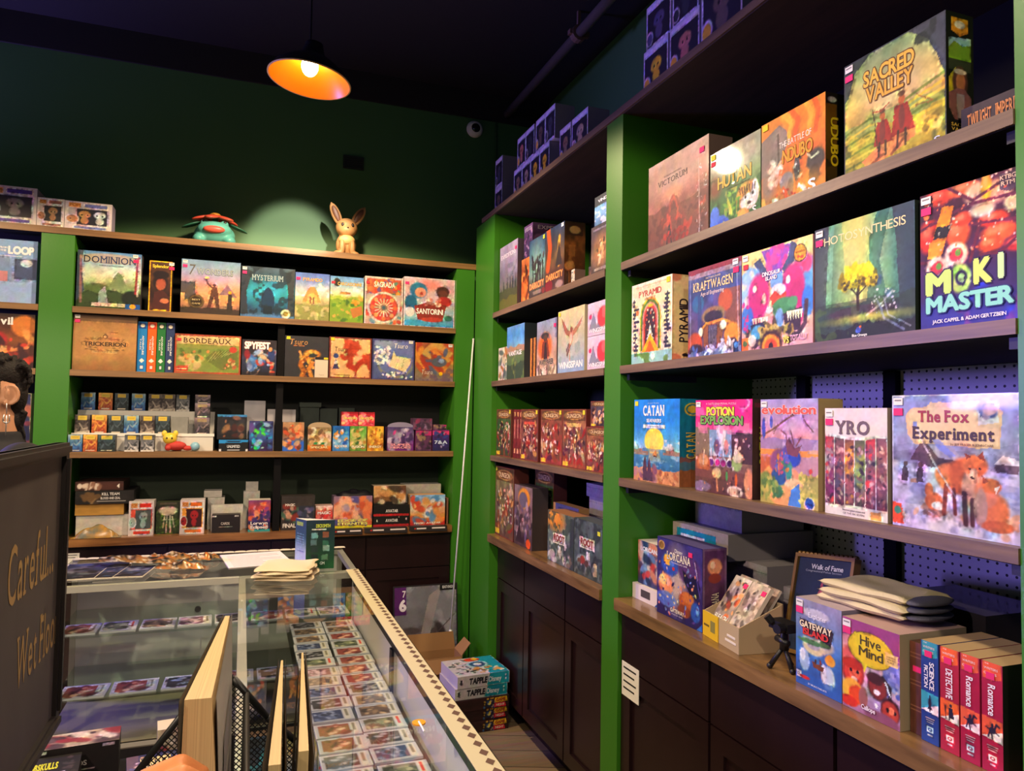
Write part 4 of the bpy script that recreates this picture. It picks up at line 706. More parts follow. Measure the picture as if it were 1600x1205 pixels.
@art
def sketch(c): c.g('dcd4bc', 'd8d0b8').n(.1, 5, 5, 3).sc(36, .15, .15, .9, .95, .03, .12, '7c8c7c 5c6c64 a87848 c8bc9c', 4, 3)
@art
def valley(c):
    c.g('6c94b4', '5c9cc8', '7cb0d0', '98a8a0', '6c7450', '4c5a40', '3c4c3c').n(.15, 5, 5, 3).m(.36, .07, 'b08c70', 4, 4, .9, .6).m(.5, .05, '5c7450', 6, 5, .9).m(.7, .05, '3c5040', 8, 5, .9).blot(.6, '8c9c58', 6, 6, 4, .6, (0, .55, 1, 1)).t('VANTAGE', .12, .47, .74, .085, 'f0ece0', None, .03)
@art
def slats(c):
    c.g('a8743c', 'a06c38')
    for k, q in enumerate(('c0884c', '4c3018', 'b88048', '3c2814', 'c89458')): c.r(k/5, 0, (k+1)/5-.03, 1, q)
@art
def ranger(c):
    c.g('8c98a8', 'a0a0a4', 'b89888', 'c0a088', 'b0a08c').n(.15, 5, 5, 3).e(.42, .47, .34, .24, 'e0703c', .95, .2).e(.42, .28, .2, .06, '3c3838').e(.44, .33, .1, .07, '5c4438').p([(.3, .38), (.56, .36), (.66, .66), (.24, .68)], '7c4030').p([(.4, .4), (.5, .4), (.56, .74), (.36, .74)], '3c2c2c').blot(.56, '6c6c80', 6, 6, 4, .7, (.55, 0, 1, .35)).m(.84, .03, 'd8c8b0', 6, 7, .9).sc(30, .1, .86, .9, .98, .02, .05, '4c4440 d8ccb8 8c7c6c', 4, 3).t('WAYFARER', .14, .70, .72, .10, '3c3838', 'd8c8b0', .03)
@art
def bird(c):
    c.g('d0c498', 'c8bc98', 'b4ac90', 'a8aca4', '9cacb8', '8ca4bc').n(.08, 4, 4, 3).e(.4, .5, .4, .3, 'c8c4a8', .6, .8).blot(.6, '84988c', 4, 5, 6, .5, (0, .4, 1, .9))
    c.p([(.12, .10), (.24, .2), (.40, .33), (.52, .36), (.46, .44), (.32, .40), (.2, .26)], 'a06c58').p([(.94, .16), (.80, .24), (.62, .34), (.54, .36), (.58, .44), (.72, .38), (.86, .28)], 'b08068').p([(.48, .34), (.58, .34), (.58, .5), (.5, .6), (.42, .58), (.46, .44)], 'c89078').e(.52, .33, .05, .045, '8c5448').e(.5, .47, .05, .08, 'e0b8a4').p([(.44, .55), (.52, .58), (.38, .74), (.34, .72)], '7c5c54').l([(.46, .56), (.47, .84)], .022, 'c8705c').l([(.42, .55), (.34, .66)], .03, '6c544c')
    c.t('WINGSPAN', .06, .82, .88, .105, 'ece8dc', None, .03)
@art
def bird2(c): c.g('dcc8d0', 'd8c4cc', 'd0bcc8').n(.08, 5, 5, 3).p([(.04, .85), (.25, .3), (.4, .7), (.52, .5), (.6, .85)], '8c8c98').e(.62, .48, .2, .3, 'c84850').e(.7, .35, .1, .18, 'e07070').e(.92, .5, .12, .4, '3c3440').l([(.78, .1), (.85, .9)], .05, '4c3c44').e(.12, .42, .06, .07, 'd0406c').t('WINGSPAN', .06, .78, .84, .13, 'f4ecec', '8c6c78', .02)
def throng(base, ban, seed, big=0):
    def f(c):
        c.g(*base.split()).n(.3, 7, 7, seed).sc(70, .06, .28, .94, .92, .02, .06, BUSY+' '+base, seed, 3, .85).sc(36, .1, .3, .9, .8, .012, .03, 'f0dcc0 e0b890 c8a070', seed+2, 2.4).r(.03, .02, .97, .2, '5c4028', .85).e(.5, .11, .42, .075, 'b89058', .95).e(.5, .11, .36, .055, '6c4a2c').t('DUNGEON', .2, .075, .6, .07, 'e0c088', None, .02)
        if ban: c.r(.2, .24, .8, .3, ban)
        c.r(.03, .9, .25, .97, 'e0c048').fr(.02, '7c4434')
    return f
A['ra'] = throng('6c6c44 3c5c34 3c5034 4c4430', None, 3); A['rc'] = throng('6c4c3c 7c4840 8c6050 5c3c3c', 'c8604c', 5); A['rd'] = throng('8c6848 7c4838 a05040 8c4440', None, 7)
A['re'] = throng('7c5c40 8c6448 705050 a85c3c', 'd0b070', 9); A['rf'] = throng('8c6844 8c5840 8c5450 6c3c34', None, 11); A['rg'] = throng('5c545c 4c4448 6c5c60 3c3438', None, 13)
A['ca'] = throng('6c6440 7c7450 7c705c 6c5c4c 5c4438', None, 15)
@art
def redspines(c):
    c.g('70302c', '803834', '6c2c28').n(.15, 3, 9, 3)
    for x in (.02, .34, .66): c.r(x, 0, x+.03, 1, '3c1c1c').r(x+.1, .2, x+.2, .6, 'b08068').r(x+.08, .8, x+.24, .9, 'd8a878').r(x+.08, .05, x+.24, .14, 'c89c68')
@art
def moonbox(c): c.g('7c6c68', '8c7470', '7c6460', '5c4c4c', '4c3a38').n(.25, 6, 6, 3).e(.55, .2, .32, .17, 'd8983c').e(.5, .23, .24, .13, '6c6470').sc(60, .05, .3, .95, .9, .02, .07, '8c7470 4c4044 b8a09c 6c5c70 3c2c30', 5, 2).e(.8, .92, .12, .08, 'd8602c').p([(.1, .95), (.3, .6), (.5, .95)], '3c2c30')
@art
def mill(c): c.g('5c6488', '8c7488', 'd89c70', 'e0b070', '8c9450', '6c7c3c', '54682c').m(.55, .04, '7c8440', 4, 4, .9).p([(.18, .58), (.21, .36), (.27, .36), (.3, .58)], '5c4430').l([(.12, .28), (.36, .46)], .03, '4c3424').l([(.14, .48), (.34, .26)], .03, '4c3424').e(.26, .8, .14, .16, 'a83848').e(.3, .72, .06, .08, 'd8a088').r(0, 0, .09, 1, 'd8a868').t('WINDMILL', .2, .06, .3, .06, '34406c').sc(20, .1, .65, .9, .98, .02, .05, '4c5c28 8c9c48', 4)
@art
def woodland(c):
    c.g('6c7468', '747c70', '64706a', '5c645c').n(.25, 7, 7, 3).e(.3, .16, .34, .2, 'd88c38', .9, .4).e(.22, .14, .2, .12, 'e8a850', .8, .5).r(.86, .04, 1, 1, '3c4444').blot(.55, '3c4840', 8, 8, 4, .7).sc(30, .05, .6, .95, .95, .02, .06, 'a0a498 4c544c c8c4b4 7c6c5c', 5, 2).l([(.62, .3), (.66, .9)], .03, '3c3c40').p([(.22, .42), (.70, .40), (.71, .60), (.23, .62)], 'e0d4c0').t('ROOT', .26, .435, .40, .12, '8c3c34', None, .05).r(.3, .57, .64, .585, '6c5c50').r(.42, .65, .52, .78, 'd8d4c8').e(.2, .84, .1, .08, 'b0a89c')
@art
def woodland2(c):
    c.g('54605c', '5c6864', '505c58', '4c5650').n(.25, 7, 7, 3).blot(.55, '343c3a', 8, 8, 4, .8).e(.34, .76, .26, .14, 'a0a6a0').e(.32, .72, .09, .08, '8c4438').e(.2, .76, .07, .06, '6c4c40').e(.46, .76, .08, .06, '5c4440').e(.76, .74, .07, .05, 'c8bc90').e(.76, .85, .08, .09, 'a89c7c').p([(.2, .30), (.74, .30), (.74, .50), (.2, .50)], 'dcd0bc').t('ROOT', .25, .325, .44, .12, '8c3c34', None, .05).r(.28, .46, .66, .475, '6c5c50').r(.46, .54, .58, .68, 'd8d4c8').sc(20, .05, .8, .95, .98, .02, .06, '3c4440 6c746c', 5)
# ---- back wall boxes
@art
def kingdom(c):
    c.g('5c88b0', '8cb0c8', 'c8d8d0', 'd8dcc0', '9cac84', '5c7450', '3c4c34', '2c3428').n(.12, 6, 6, 3).p([(.48, .66), (.58, .42), (.64, .34), (.7, .4), (.82, .7)], '7c8c6c').m(.58, .05, '8c9c78', 4, 4, .7, .9).e(.3, .66, .2, .1, '5c7048').m(.72, .06, '3c4c34', 6, 6, .9).e(.86, .8, .16, .14, '28302c').p([(.34, .72), (.44, .6), (.5, .95), (.34, .95)], 'a8bcb8', .8).p([(0, 0), (.09, 0), (.07, .3), (.12, .7), (0, .9)], '4c5868').l([(.05, .1), (.07, .9)], .04, '8c6c70').l([(.95, .08), (.93, .7)], .06, '8c3c48').l([(.97, .1), (.95, .75)], .03, 'c8c8d0').e(.5, .12, .44, .09, 'b8a48c', .8).r(.24, .90, .76, .96, 'c8c4a8').r(.76, .9, 1, 1, '2c5c9c').e(.88, .94, .05, .04, 'e0a040').t('DOMINION', .1, .08, .82, .12, '2c3848', 'c8b890', .02, 1).t('DONALD X. VACCARINO', .34, .23, .38, .025, '3c4448')
@art
def jewel(c): c.g('4c3424', '5c3c28', '2c1c1c', '5c342c').n(.2, 5, 8, 3).e(.5, .42, .34, .16, '2c1c1c').e(.52, .46, .22, .12, 'a86048').e(.52, .27, .36, .08, '241818').p([(.15, .95), (.25, .62), (.6, .56), (.9, .7), (.9, .95)], '4c2824').e(.7, .78, .2, .05, 'c07858').fr(.04, 'd8a828').t('Splendor', .14, .07, .72, .06, 'e8c838', None, .03).r(.2, .95, .8, .985, 'e0b838')
@art
def statue(c):
    c.g('7c98b4', '98a8b8', 'b4a4b8', 'd89c88', 'e8a878', 'a88068', '4c4440').n(.1, 5, 5, 3).m(.40, .03, '4c4c50', 4, 3, .9, .62, 0, .24).p([(.62, .66), (.78, .42), (.96, .66)], '8c7078').p([(.06, .6), (.2, .4), (.26, .7), (.06, .75)], '5c5450').r(.62, .62, .8, .82, 'c89870').p([(.78, .95), (.8, .6), (.86, .6), (.88, .95)], '3c3030').e(.83, .57, .03, .03, 'e0a838').p([(.44, .9), (.5, .6), (.52, .48), (.6, .48), (.63, .6), (.66, .9), (.6, .9), (.56, .66), (.5, .9)], '5c4038').e(.56, .45, .028, .03, '5c4038').l([(.52, .5), (.44, .42), (.42, .35)], .03, '5c4038').e(.43, .32, .04, .025, 'f0d080').r(.5, .9, .76, .97, '4c3c34').e(.26, .77, .13, .13, '3c3028').e(.26, .77, .115, .115, '8c7448').e(.26, .77, .1, .1, '3a2e24').m(.88, .02, '3c3430', 6, 6, .9).t('BEST', .19, .72, .14, .03, 'd8c088').t('GAME', .19, .79, .14, .03, 'd8c088').t('7', .12, .08, .1, .2, '5c5840', None, .0, 0, 0, .1).t('WONDERS', .26, .15, .62, .11, '98a4a0', '5c6468', .02, 1)
@art
def mystery(c): c.g('4c5c6c', '3c5868', '2c7890', '3ca0b8', '2c708c', '2c4c68', '4c6c90').n(.2, 6, 6, 3).e(.5, .5, .34, .24, '48b0c8', .6, .6).p([(.38, .9), (.38, .58), (.44, .44), (.5, .38), (.58, .46), (.62, .58), (.62, .9)], '1c3c58').r(.42, .76, .58, .92, '142838').p([(0, 0), (.2, .1), (.1, .5), (.14, .96), (0, 1)], '343c48').p([(1, 0), (.82, .1), (.88, .5), (.86, .96), (1, 1)], '3c4448').blot(.58, '1c2c38', 8, 8, 4, .7).m(.93, .03, '5c84b0', 4, 6, .8).e(.84, .9, .09, .09, 'ece4cc').e(.84, .9, .05, .05, 'a08c50').t('MYSTERIUM', .2, .155, .58, .11, '98b0b8', '1c2c38', .02, 1)
@art
def templ(c): c.g('5c74b4', '7c94c8', 'c8c8d0', 'd8c8a8', 'a89c6c', '7c6c48', '5c4c38').n(.12, 6, 6, 3).blot(.55, 'e4e4ec', 4, 7, 3, .8, (0, .15, 1, .5)).p([(.2, .62), (.34, .38), (.44, .28), (.56, .28), (.64, .38), (.76, .62)], 'c0945c').p([(.34, .64), (.36, .46), (.5, .42), (.62, .46), (.66, .64)], 'dcb070').r(.42, .5, .46, .64, '7c5438').r(.52, .5, .56, .64, '7c5438').m(.66, .04, '8c9058', 4, 5, .9).blot(.55, 'c8bc90', 6, 8, 6, .7, (0, .7, 1, 1)).t('PYRAMIDO', .22, .10, .56, .07, 'e8a868', '7c4434', .02)
@art
def town(c): c.g('6c98c8', '98b8d0', 'd8d8c0', 'b0b860', '8c9c40', '788c3c', 'a08450').n(.12, 6, 6, 3).blot(.55, 'e8ecec', 4, 8, 3, .7, (0, .1, 1, .4)).m(.42, .04, '9cac50', 4, 4, .9).m(.5, .05, '789438', 6, 5, .8).e(.45, .36, .16, .03, 'c88c50').e(.76, .56, .12, .06, 'd89838').sc(40, .1, .45, .95, .95, .02, .06, '5c8434 9cac4c c8a058 486c30', 4, 2).p([(.6, .7), (.95, .62), (1, .8), (.7, .9)], 'b07848').e(.2, .13, .1, .09, '2c2820').t('CARCASSONNE', .22, .12, .72, .07, 'd8b45c', '5c4420', .02)
@art
def rosewin(c):
    c.g('c8b4a8', 'c8b0a4').r(.06, .04, .94, .36, 'b06048').sc(40, .08, .04, .92, .4, .02, .06, 'd88050 5c8c7c c84838 e0a050 6c5c8c', 3, 2).r(0, .36, 1, 1, 'b8a89c').sc(30, .04, .6, .96, .98, .03, .07, 'b84c40 6c94a0 c86c48', 5, 2).e(.5, .64, .43, .33, 'd4cac4', 1, .03).e(.5, .64, .37, .285, 'b85848', 1, .03)
    for k in range(16):
        t = k*math.pi/8; x, y = math.cos(t), math.sin(t); q = ('d87850', 'b84848', 'd8a070', 'c05c50')[k % 4]; c.e(.5+.29*x, .64+.224*y, .055, .045, q).l([(.5+.08*x, .64+.06*y), (.5+.24*x, .64+.185*y)], .03, 'e0c8a8')
    c.e(.5, .64, .09, .07, '8c6c60').e(.5, .64, .05, .04, '4c6068').fr(.025, 'dcd4cc').t('SAGRADA', .24, .10, .54, .11, 'e8e4d0', '7c3c34', .03)
@art
def seaside(c): c.g('d8bcc0', 'd4b0b4', 'd0bcc0', 'c0c8d0', '98bcd0', '3c94c0').n(.06, 5, 5, 3).e(.5, .14, .2, .1, 'e08c84', .8, .5).e(.28, .26, .17, .16, '3c7898').e(.32, .30, .11, .10, 'e09c84').e(.34, .32, .03, .03, 'a84c40').e(.14, .52, .12, .16, '2c6888').e(.12, .70, .09, .1, 'd8dcdc').e(.76, .26, .13, .11, '503430').e(.76, .32, .1, .09, '6c4038').e(.8, .46, .14, .1, 'a83c38').p([(.20, .58), (.5, .48), (.84, .54), (.76, .86), (.28, .86)], '8c3c34').sc(12, .36, .42, .7, .56, .02, .04, 'ece4e0 c88c80', 4).e(.55, .84, .22, .05, 'b04c40').e(.88, .8, .08, .06, '3c7868').e(.2, .9, .2, .04, '4ca0c8').fr(.02, 'e4d8dc').t('SANTORINI', .25, .62, .52, .11, 'f4f0ec', '7c2c28', .03)
@art
def parchment(c): c.g('8c6c4c', 'a88058', 'b48c60', 'b08858', 'a07c50', '8c6840').n(.12, 4, 4, 3).r(0, 0, 1, .12, '6c5440').e(.5, .5, .42, .3, 'c09868', .5, .6).l([(.2, .44), (.5, .41), (.8, .44)], .008, '5c4028').l([(.2, .62), (.5, .65), (.8, .62)], .008, '5c4028').e(.5, .39, .04, .04, '5c4028').e(.5, .39, .025, .025, 'c0986c').e(.5, .52, .37, .085, '5c4028', .9, .02).e(.5, .52, .362, .08, 'b88e60', 1, .02).l([(.3, .3), (.7, .31)], .005, '6c4c30').r(.3, .645, .7, .68, 'c8a878').t('TRICKERION', .17, .485, .66, .075, '3c2a1c', None, .02).t('LEGENDS OF ILLUSION', .34, .652, .32, .02, '6c4c30')
def rulebook(base, dark):
    def f(c): c.g(base, base).r(.1, .02, .9, .14, dark).e(.5, .08, .25, .035, 'e0d8c8').p([(.2, .775), (.5, .73), (.8, .775), (.5, .82)], 'ece8e0').r(.3, .86, .7, .96, dark, .8).r(.36, .88, .64, .94, 'e0dce0').t('ADVENTURE', .5, .28, .2, .38, 'e8ecec', None, .02, 0, -90).t('TALES', .24, .34, .16, .22, 'd8dce0', None, .02, 0, -90)
    return f
A['s1'] = rulebook('2c84c0', '1c4c8c'); A['s2'] = rulebook('dc6c2c', 'b83c24'); A['s3'] = rulebook('2c7440', '1c4c38'); A['s4'] = rulebook('34446c', '202c54')
@art
def fields(c): c.g('d8b88c', 'd0b080', '98985c', '8c9050', '7c8444', '9c8850').n(.1, 5, 5, 3).r(.03, .26, .97, .95, '8c9050').m(.34, .04, '7c8c4c', 4, 4, .9, .95).p([(.45, .62), (.6, .4), (.95, .36), (.97, .8), (.7, .9)], '6c7440').e(.25, .62, .2, .12, 'c0b078').e(.28, .75, .12, .16, 'c8b080').r(.05, .8, .2, .95, 'b04c38', .7).sc(24, .1, .4, .5, .9, .015, .03, '5c7038 a8a860 c88c58', 4)
@art
def fields2(c):
    fields(c)
    for k in range(8): c.l([(.5+.05*k, .68-.03*k), (.62+.05*k, .42-.01*k)], .008, 'a0a468'); 
    c.fr(.022, 'a05038').r(.1, .06, .9, .24, 'dcc090').e(.88, .36, .06, .08, 'b84c3c').r(.02, .82, .2, .95, 'b84c38').sc(10, .72, .6, .92, .85, .015, .03, 'b86c4c d8b088', 3).r(.04, .87, .18, .90, 'e0d0a8').t('BORDEAUX', .13, .09, .72, .13, '3c2c20', None, .01, 1)
@art
def spies(c): c.g('2c2830', '3c3440', '343c58', '1c1c28').n(.3, 6, 6, 3).sc(50, .1, .3, .95, .95, .03, .09, 'c84c40 4c78b8 e0b8a0 2c2c38 a8c0e0 8c2c38 f0e0d0', 4, 2).e(.85, .4, .1, .2, '384878').e(.82, .26, .06, .06, 'e0a080').e(.28, .7, .14, .2, '5c88c8', .7).r(0, .9, 1, 1, '1c1820', .7).t('SPYFEST', .08, .06, .72, .19, 'f4f0f0', 'a02c34', .06)
@art
def snake(c):
    c.g('34343a', '36363c', '303036').n(.06, 5, 5, 3).e(.62, .44, .20, .12, 'b07838', 1, .15, 0, .62).l([(.42, .52), (.36, .7), (.44, .85), (.4, .98)], .11, 'a86c30').l([(.52, .55), (.62, .68), (.55, .8), (.62, .98)], .10, 'c08840').l([(.46, .5), (.6, .36), (.74, .4)], .07, 'c89448').sc(40, .34, .36, .7, .98, .01, .03, 'd8a858 7c4c24 e0b868', 4, 2).t('Tsuro', .1, .07, .42, .14, 'c08848', None, -.005, 1, 0, .15).r(.2, .235, .44, .245, 'c08848')
@art
def reddragon(c): c.g('dcb888', 'd8b488', 'd4ac80').n(.08, 5, 5, 3).l([(.5, .62), (.5, .42), (.58, .3), (.5, .24)], .13, 'a84830').l([(.5, .46), (.36, .52), (.3, .46)], .10, 'a84830').l([(.46, .68), (.62, .76), (.72, .62), (.82, .56), (.96, .62), (.98, .72)], .13, 'a03c28').sc(34, .4, .12, .66, .4, .02, .05, 'a84428 983820 b85038', 4, 4).sc(18, .8, .44, 1, .56, .02, .04, 'a84428 b85038', 6, 4).l([(.66, .76), (.62, .92)], .03, '983820').e(.16, .46, .06, .06, '3c4c7c').p([(.08, .78), (.16, .52), (.24, .78)], '3c3c5c').e(.16, .62, .04, .04, 'd8d4d0').fr(.03, '7c3c34').t('Tsuro', .12, .235, .32, .11, '3c2c24', None, -.005, 1, 0, .1).r(.1, .9, .5, .93, '7c5c40', .6)
@art
def ship(c): c.g('6c74a4', '7480ac', '5c6894', '54608c').n(.1, 5, 5, 3).e(.3, .12, .3, .1, 'a8b0c8', .7, .5).e(.55, .62, .42, .34, '8c8c7c', 1, .06).e(.55, .56, .40, .32, '707cac', 1, .06).p([(.5, .28), (.56, .4), (.92, .46), (.9, .6), (.78, .8), (.38, .66), (.46, .46)], 'e0d4ac').l([(.64, .44), (.54, .72)], .01, 'a89c78').l([(.76, .46), (.68, .76)], .01, 'a89c78').sc(60, .04, .2, .4, .6, .015, .035, 'f0f0f0 e0e4ec', 4, 2).sc(40, .2, .8, .95, .95, .015, .03, 'f0f0f0 5c6494', 6, 2).fr(.03, '4c4c78').t('Tsuro', .5, .09, .34, .12, 'e8e4e0', None, -.01, 1, 0, .15)
@art
def phoenix(c): c.g('9c5c44', 'a86840', 'b08850', '8c7c60', '7c6c70').n(.25, 6, 6, 3).sc(60, .05, .05, .95, .7, .03, .09, 'b05838 d09048 8c4c38 5c6480 c8a060 a04030', 4, 4).e(.62, .5, .2, .12, '5c6470').e(.68, .46, .08, .06, '98b8d0').blot(.56, '6c5c70', 7, 7, 4, .7, (0, .65, 1, 1)).e(.67, .80, .05, .05, 'e0b828').t('Tsuro', .16, .7, .3, .12, 'd8c8b8', None, -.01, 1, 0, .15)
@art
def loop(c): c.g('8ca8d0', '94b0d8', '8498c0', '9cb4dc', 'a4bce0').r(0, .34, .36, .6, '4c5878').r(.7, .3, 1, .62, '4c587c').r(.42, .26, .64, .66, '8498bc').r(.44, .5, .62, .7, 'c88c94').e(.1, .7, .06, .14, '3c4870').m(.66, .02, 'a4bce4', 4, 5, .9).e(.86, .36, .08, .06, 'd8e0f0').t('TALES', .05, .10, .42, .12, 'f0f0f4', None, .06).t('FROM', .50, .115, .1, .03, 'f0f0f4', None, .03).t('THE', .51, .16, .08, .03, 'f0f0f4', None, .03).t('LOOP', .62, .10, .33, .12, 'f0f0f4', None, .06).r(.2, .25, .8, .265, 'd8e0f0')
@art
def devil(c): c.g('3c2824', '5c3424', '7c4c28', '5c2c28', '3c1c28').n(.2, 5, 5, 3).e(.85, .22, .18, .2, 'c88040').e(.35, .5, .28, .2, 'a82c34').e(.25, .35, .12, .1, 'c84c38').e(.5, .65, .22, .06, 'd8a078').l([(.6, .7), (.9, .62), (.96, .5)], .05, 'd88c58').p([(.1, .85), (.4, .6), (.7, .9), (.6, 1), (.1, 1)], '4c2438').sc(30, .1, .4, .95, .95, .02, .06, 'c84838 8c3428 e0a060 3c1820', 4, 3).t('Devil', .3, .06, .4, .14, 'ece8e4', None, .04, 1).t('CGE', .66, .88, .24, .07, 'e8e8f0', None, .04)
@art
def scroll(c): c.g('d8ccb0', 'd4c8ac', 'ccc0a4').n(.06, 5, 5, 3).p([(.75, .05), (1, 0), (1, 1), (.3, 1)], '3c4068').sc(26, .6, .3, 1, 1, .03, .08, '8c4c5c 4c5c98 c87c68 2c3058', 4, 2).r(.1, .1, .6, .13, '8c8068').t('OLD', .1, .3, .45, .16, '4c4438', None, .02, 1)
def card_box(cols, emb='d8c060', seed=1, dark='2c2c34'):
    def f(c): c.g(*cols.split()).n(.3, 4, 4, seed).blot(.55, dark, 4, 5, seed, .8, (0, .25, 1, .9)).l([(.2, .8), (.35, .5), (.6, .62), (.85, .4)], .1, cols.split()[0], .9).l([(.3, .45), (.55, .75), (.8, .7)], .07, cols.split()[-1], .8).r(.2, .06, .8, .26, emb).r(.28, .11, .72, .2, 'c8b050' if emb == 'd8c060' else emb).r(.2, .9, .8, .96, 'd8d0c0')
    return f
def collage(base, pal, seed=1, n=40, ttl=None, tc='f0e8e0', ty=.78, th=.1, oc=None, band=None):
    def f(c):
        c.g(*base.split()).n(.2, 5, 5, seed)
        if band: c.r(0, band[0], 1, band[1], band[2])
        c.sc(n, .05, .08, .95, .9, .03, .12, pal, seed, 2.2, .85)
        if ttl:
            for k, q in enumerate(ttl.split('|')): c.t(q, .12, ty+k*th*1.25, .76, th, tc, oc, .03)
    return f
A['starbox'] = collage('24242a 2c2c34 1c1c22', '34343c 3c3c44 502c2c a07858 8c6c5c', 3, 14, None, band=(0, .1, '4c8cb8'))
A['startray'] = lambda c: c.g('1c1c20', '1c1c20').p([(0, 0), (.2, 0), (.3, .2), (.7, .2), (.8, 0), (1, 0), (1, .2), (0, .3)], '3c94cc').r(0, 0, 1, .1, '3c94cc').t('UNLIMITED', .28, .45, .44, .24, 'd8dce0', None, .02).r(.3, .85, .7, .92, 'e0e0e4').r(.02, .8, .07, 1, 'e0e0e4').r(.93, .8, .98, 1, 'e0e0e4')
A['nebula'] = collage('3c3c6c 5c6c9c 3c6ca8 2c2c58 3c2458', '4c5c98 5cd83c 3cb0d0 a0c4e0 24204c 6c4c90 30c850', 4, 44)
A['onep'] = collage('b09070 a87c60 a07860 3c6cc0 3c60b0', 'c85c3c d8b080 5c3c34 e0a878 8c5c48', 6, 40, None, band=(.68, 1, '3c70c8'))
A['onep2'] = collage('a08868 b09870 d8d8c8 c87830 b0682c', '8c6c4c c8a878 e0d8c0 6c5440', 8, 34, 'SPECIAL', 'f0d8a0', .8, .08, None, (.62, .72, '3c9464'))
A['packblue'] = collage('2c6cb0 3c80c0 98c0dc 3c78b8', '2c5ca0 78b0d8 d8e8f4 e8a04c', 3, 26, 'BOOSTER', 'f0f0f0', .76, .09, '1c3c80'); A['packgreen'] = collage('5c9448 84ac5c b8b070 5c8440', '3c7038 c8c080 e0c898 a87c3c', 5, 26, 'FUSION', 'f0ecd0', .78, .09, '3c5c24'); A['packgold'] = collage('d0a040 e0b858 b88438 d8a848', 'a8702c f0d080 8c5828 e8c060', 7, 26, 'ENERGY', 'f0e4c0', .78, .09, '7c4c1c')
A['packred'] = collage('c83440 d04858 c04858', 'f08098 e8c0b8 a82c3c f0d0a0', 9, 16, 'DRAGON', 'f0e070', .36, .16, 'a02030')
A['violet1'] = collage('4c3c68 8c7ca0 6c4888 5c2c70', 'd0c8d8 7c5c98 3c2c58 c84c90 b0a8c0', 3, 30, 'SUPER|HEROES', 'e8a0b0', .7, .09, '5c1c48', (.6, 1, '70307c')); A['violet2'] = collage('6c2c5c 5c3858 4c3454', '3c3040 a0846c 7c5c70 2c2434', 5, 24, None, band=(.05, .26, 'b83c70')); A['violet3'] = collage('6c2c68 3c2c68 2c2c58', '242850 3c4888 9cb0d8', 7, 14, '7&A', 'c8d4f0', .5, .16, None, (.05, .24, 'c84878'))
A['violet4'] = collage('5c3c58 6c4c64 7c5468', '3c3044 a08498 8c3c5c', 9, 20)
A['killA'] = lambda c: c.g('3c2420', '4a2c24', '34201c').n(.25, 6, 3, 3).r(.12, .15, .9, .9, '54342c', .6).sc(12, .15, .2, .5, .9, .02, .05, '8c6c5c d8c8b8', 3, 3).e(.09, .5, .05, .3, 'd8ccc0').r(.42, .2, .45, .9, 'd0c4b8').p([(.85, .5), (.92, .25), (.92, .75)], 'e8e0d8')
A['killB'] = lambda c: c.g('201e1e', '282424', '1c1a1a').n(.2, 5, 3, 3).sc(16, .12, .2, .4, .9, .02, .06, '6c5438 8c7454 3c3028', 3, 2).t('KILL TEAM', .45, .12, .3, .22, 'd8d4d0', None, .02).t('BLOOD AND ZEAL', .43, .46, .34, .18, 'd8d4d0', None, .02).r(.36, .78, .86, .84, 'a8a4a0')
def popart(frame, fig, win='3c3438', seed=1, band='c84434', fig2=None):
    def f(c):
        c.g('e0d8d8', 'dcd2d2').r(.08, .24, .94, .82, frame, .9).r(.26, .26, .90, .80, win).r(.08, .06, .34, .2, 'e4b078').t('POP!', .10, .075, .22, .1, 'c87830', None, .04).r(.42, .07, .9, .18, band).r(.2, .87, .88, .95, band, .9)
        xs = ((.58, fig),) if not fig2 else ((.42, fig), (.74, fig2))
        for x, q in xs: c.e(x, .44, .17 if not fig2 else .13, .13, q).e(x, .66, .11 if not fig2 else .09, .12, q).e(x-.06, .46, .022, .022, '141014').e(x+.06, .46, .022, .022, '141014')
        c.e(.16, .62, .15, .16, 'e8e4e8').e(.16, .62, .12, .13, fig).e(.12, .62, .02, .02, '1c1420')
    return f
A['popA'] = popart('c8c4d8', '8c8488', '3c3840', 1, '5c4890'); A['popB'] = popart('d0c4c0', 'a07c64', '38383c', 2, '94685c'); A['popC'] = popart('c0b8bc', 'b08868', '34343c', 3, '7c84b8', 'd8d4d4')
A['popD'] = popart('d85c48', 'a8b8b4', '5c6464', 4, 'd04434'); A['popE'] = popart('e0a040', '9c2c30', '3c1c1c', 5, 'd87430')
def popdim(fig, k, acc='d8cce0'):
    def f(c): c.g('c4bcd0', 'c0b8cc').r(.05, .16, .96, .92, '2a2630').r(.06, .04, .94, .13, acc).e(.52, .45, .22, .16, fig).e(.52, .7, .15, .16, fig).e(.45, .46, .03, .03, '141014').e(.6, .46, .03, .03, '141014').e(.14, .74, .15, .16, 'c8b8c8').e(.14, .75, .11, .12, fig if k % 2 else 'd8a848').r(.3, .9, .9, .96, acc)
    return f
for i_, q_ in enumerate(('6c5c54', '4c4c58', '8c7460', 'a89484', 'd8b040', '5c5470', 'b87c70', '3c3c44')): A['pd%d' % i_] = popdim(q_, i_)
A['skel'] = lambda c: c.g('34382c', '3c4430', '3c4c2c', '34402c').n(.3, 7, 7, 3).blot(.55, '5c7c3c', 9, 9, 4, .8, (0, .2, 1, 1)).e(.5, .26, .42, .13, 'd8ccb8').e(.5, .36, .3, .06, 'c8bca8').l([(.46, .4), (.44, .95)], .06, 'd4c8b4').l([(.58, .4), (.62, .95)], .06, 'd4c8b4').l([(.36, .45), (.3, .8)], .05, 'c8bca4').l([(.68, .45), (.78, .8)], .05, 'c8bca4').l([(.3, .55), (.74, .55)], .04, 'd0c4b0').r(.15, .02, .85, .08, '5c5848')
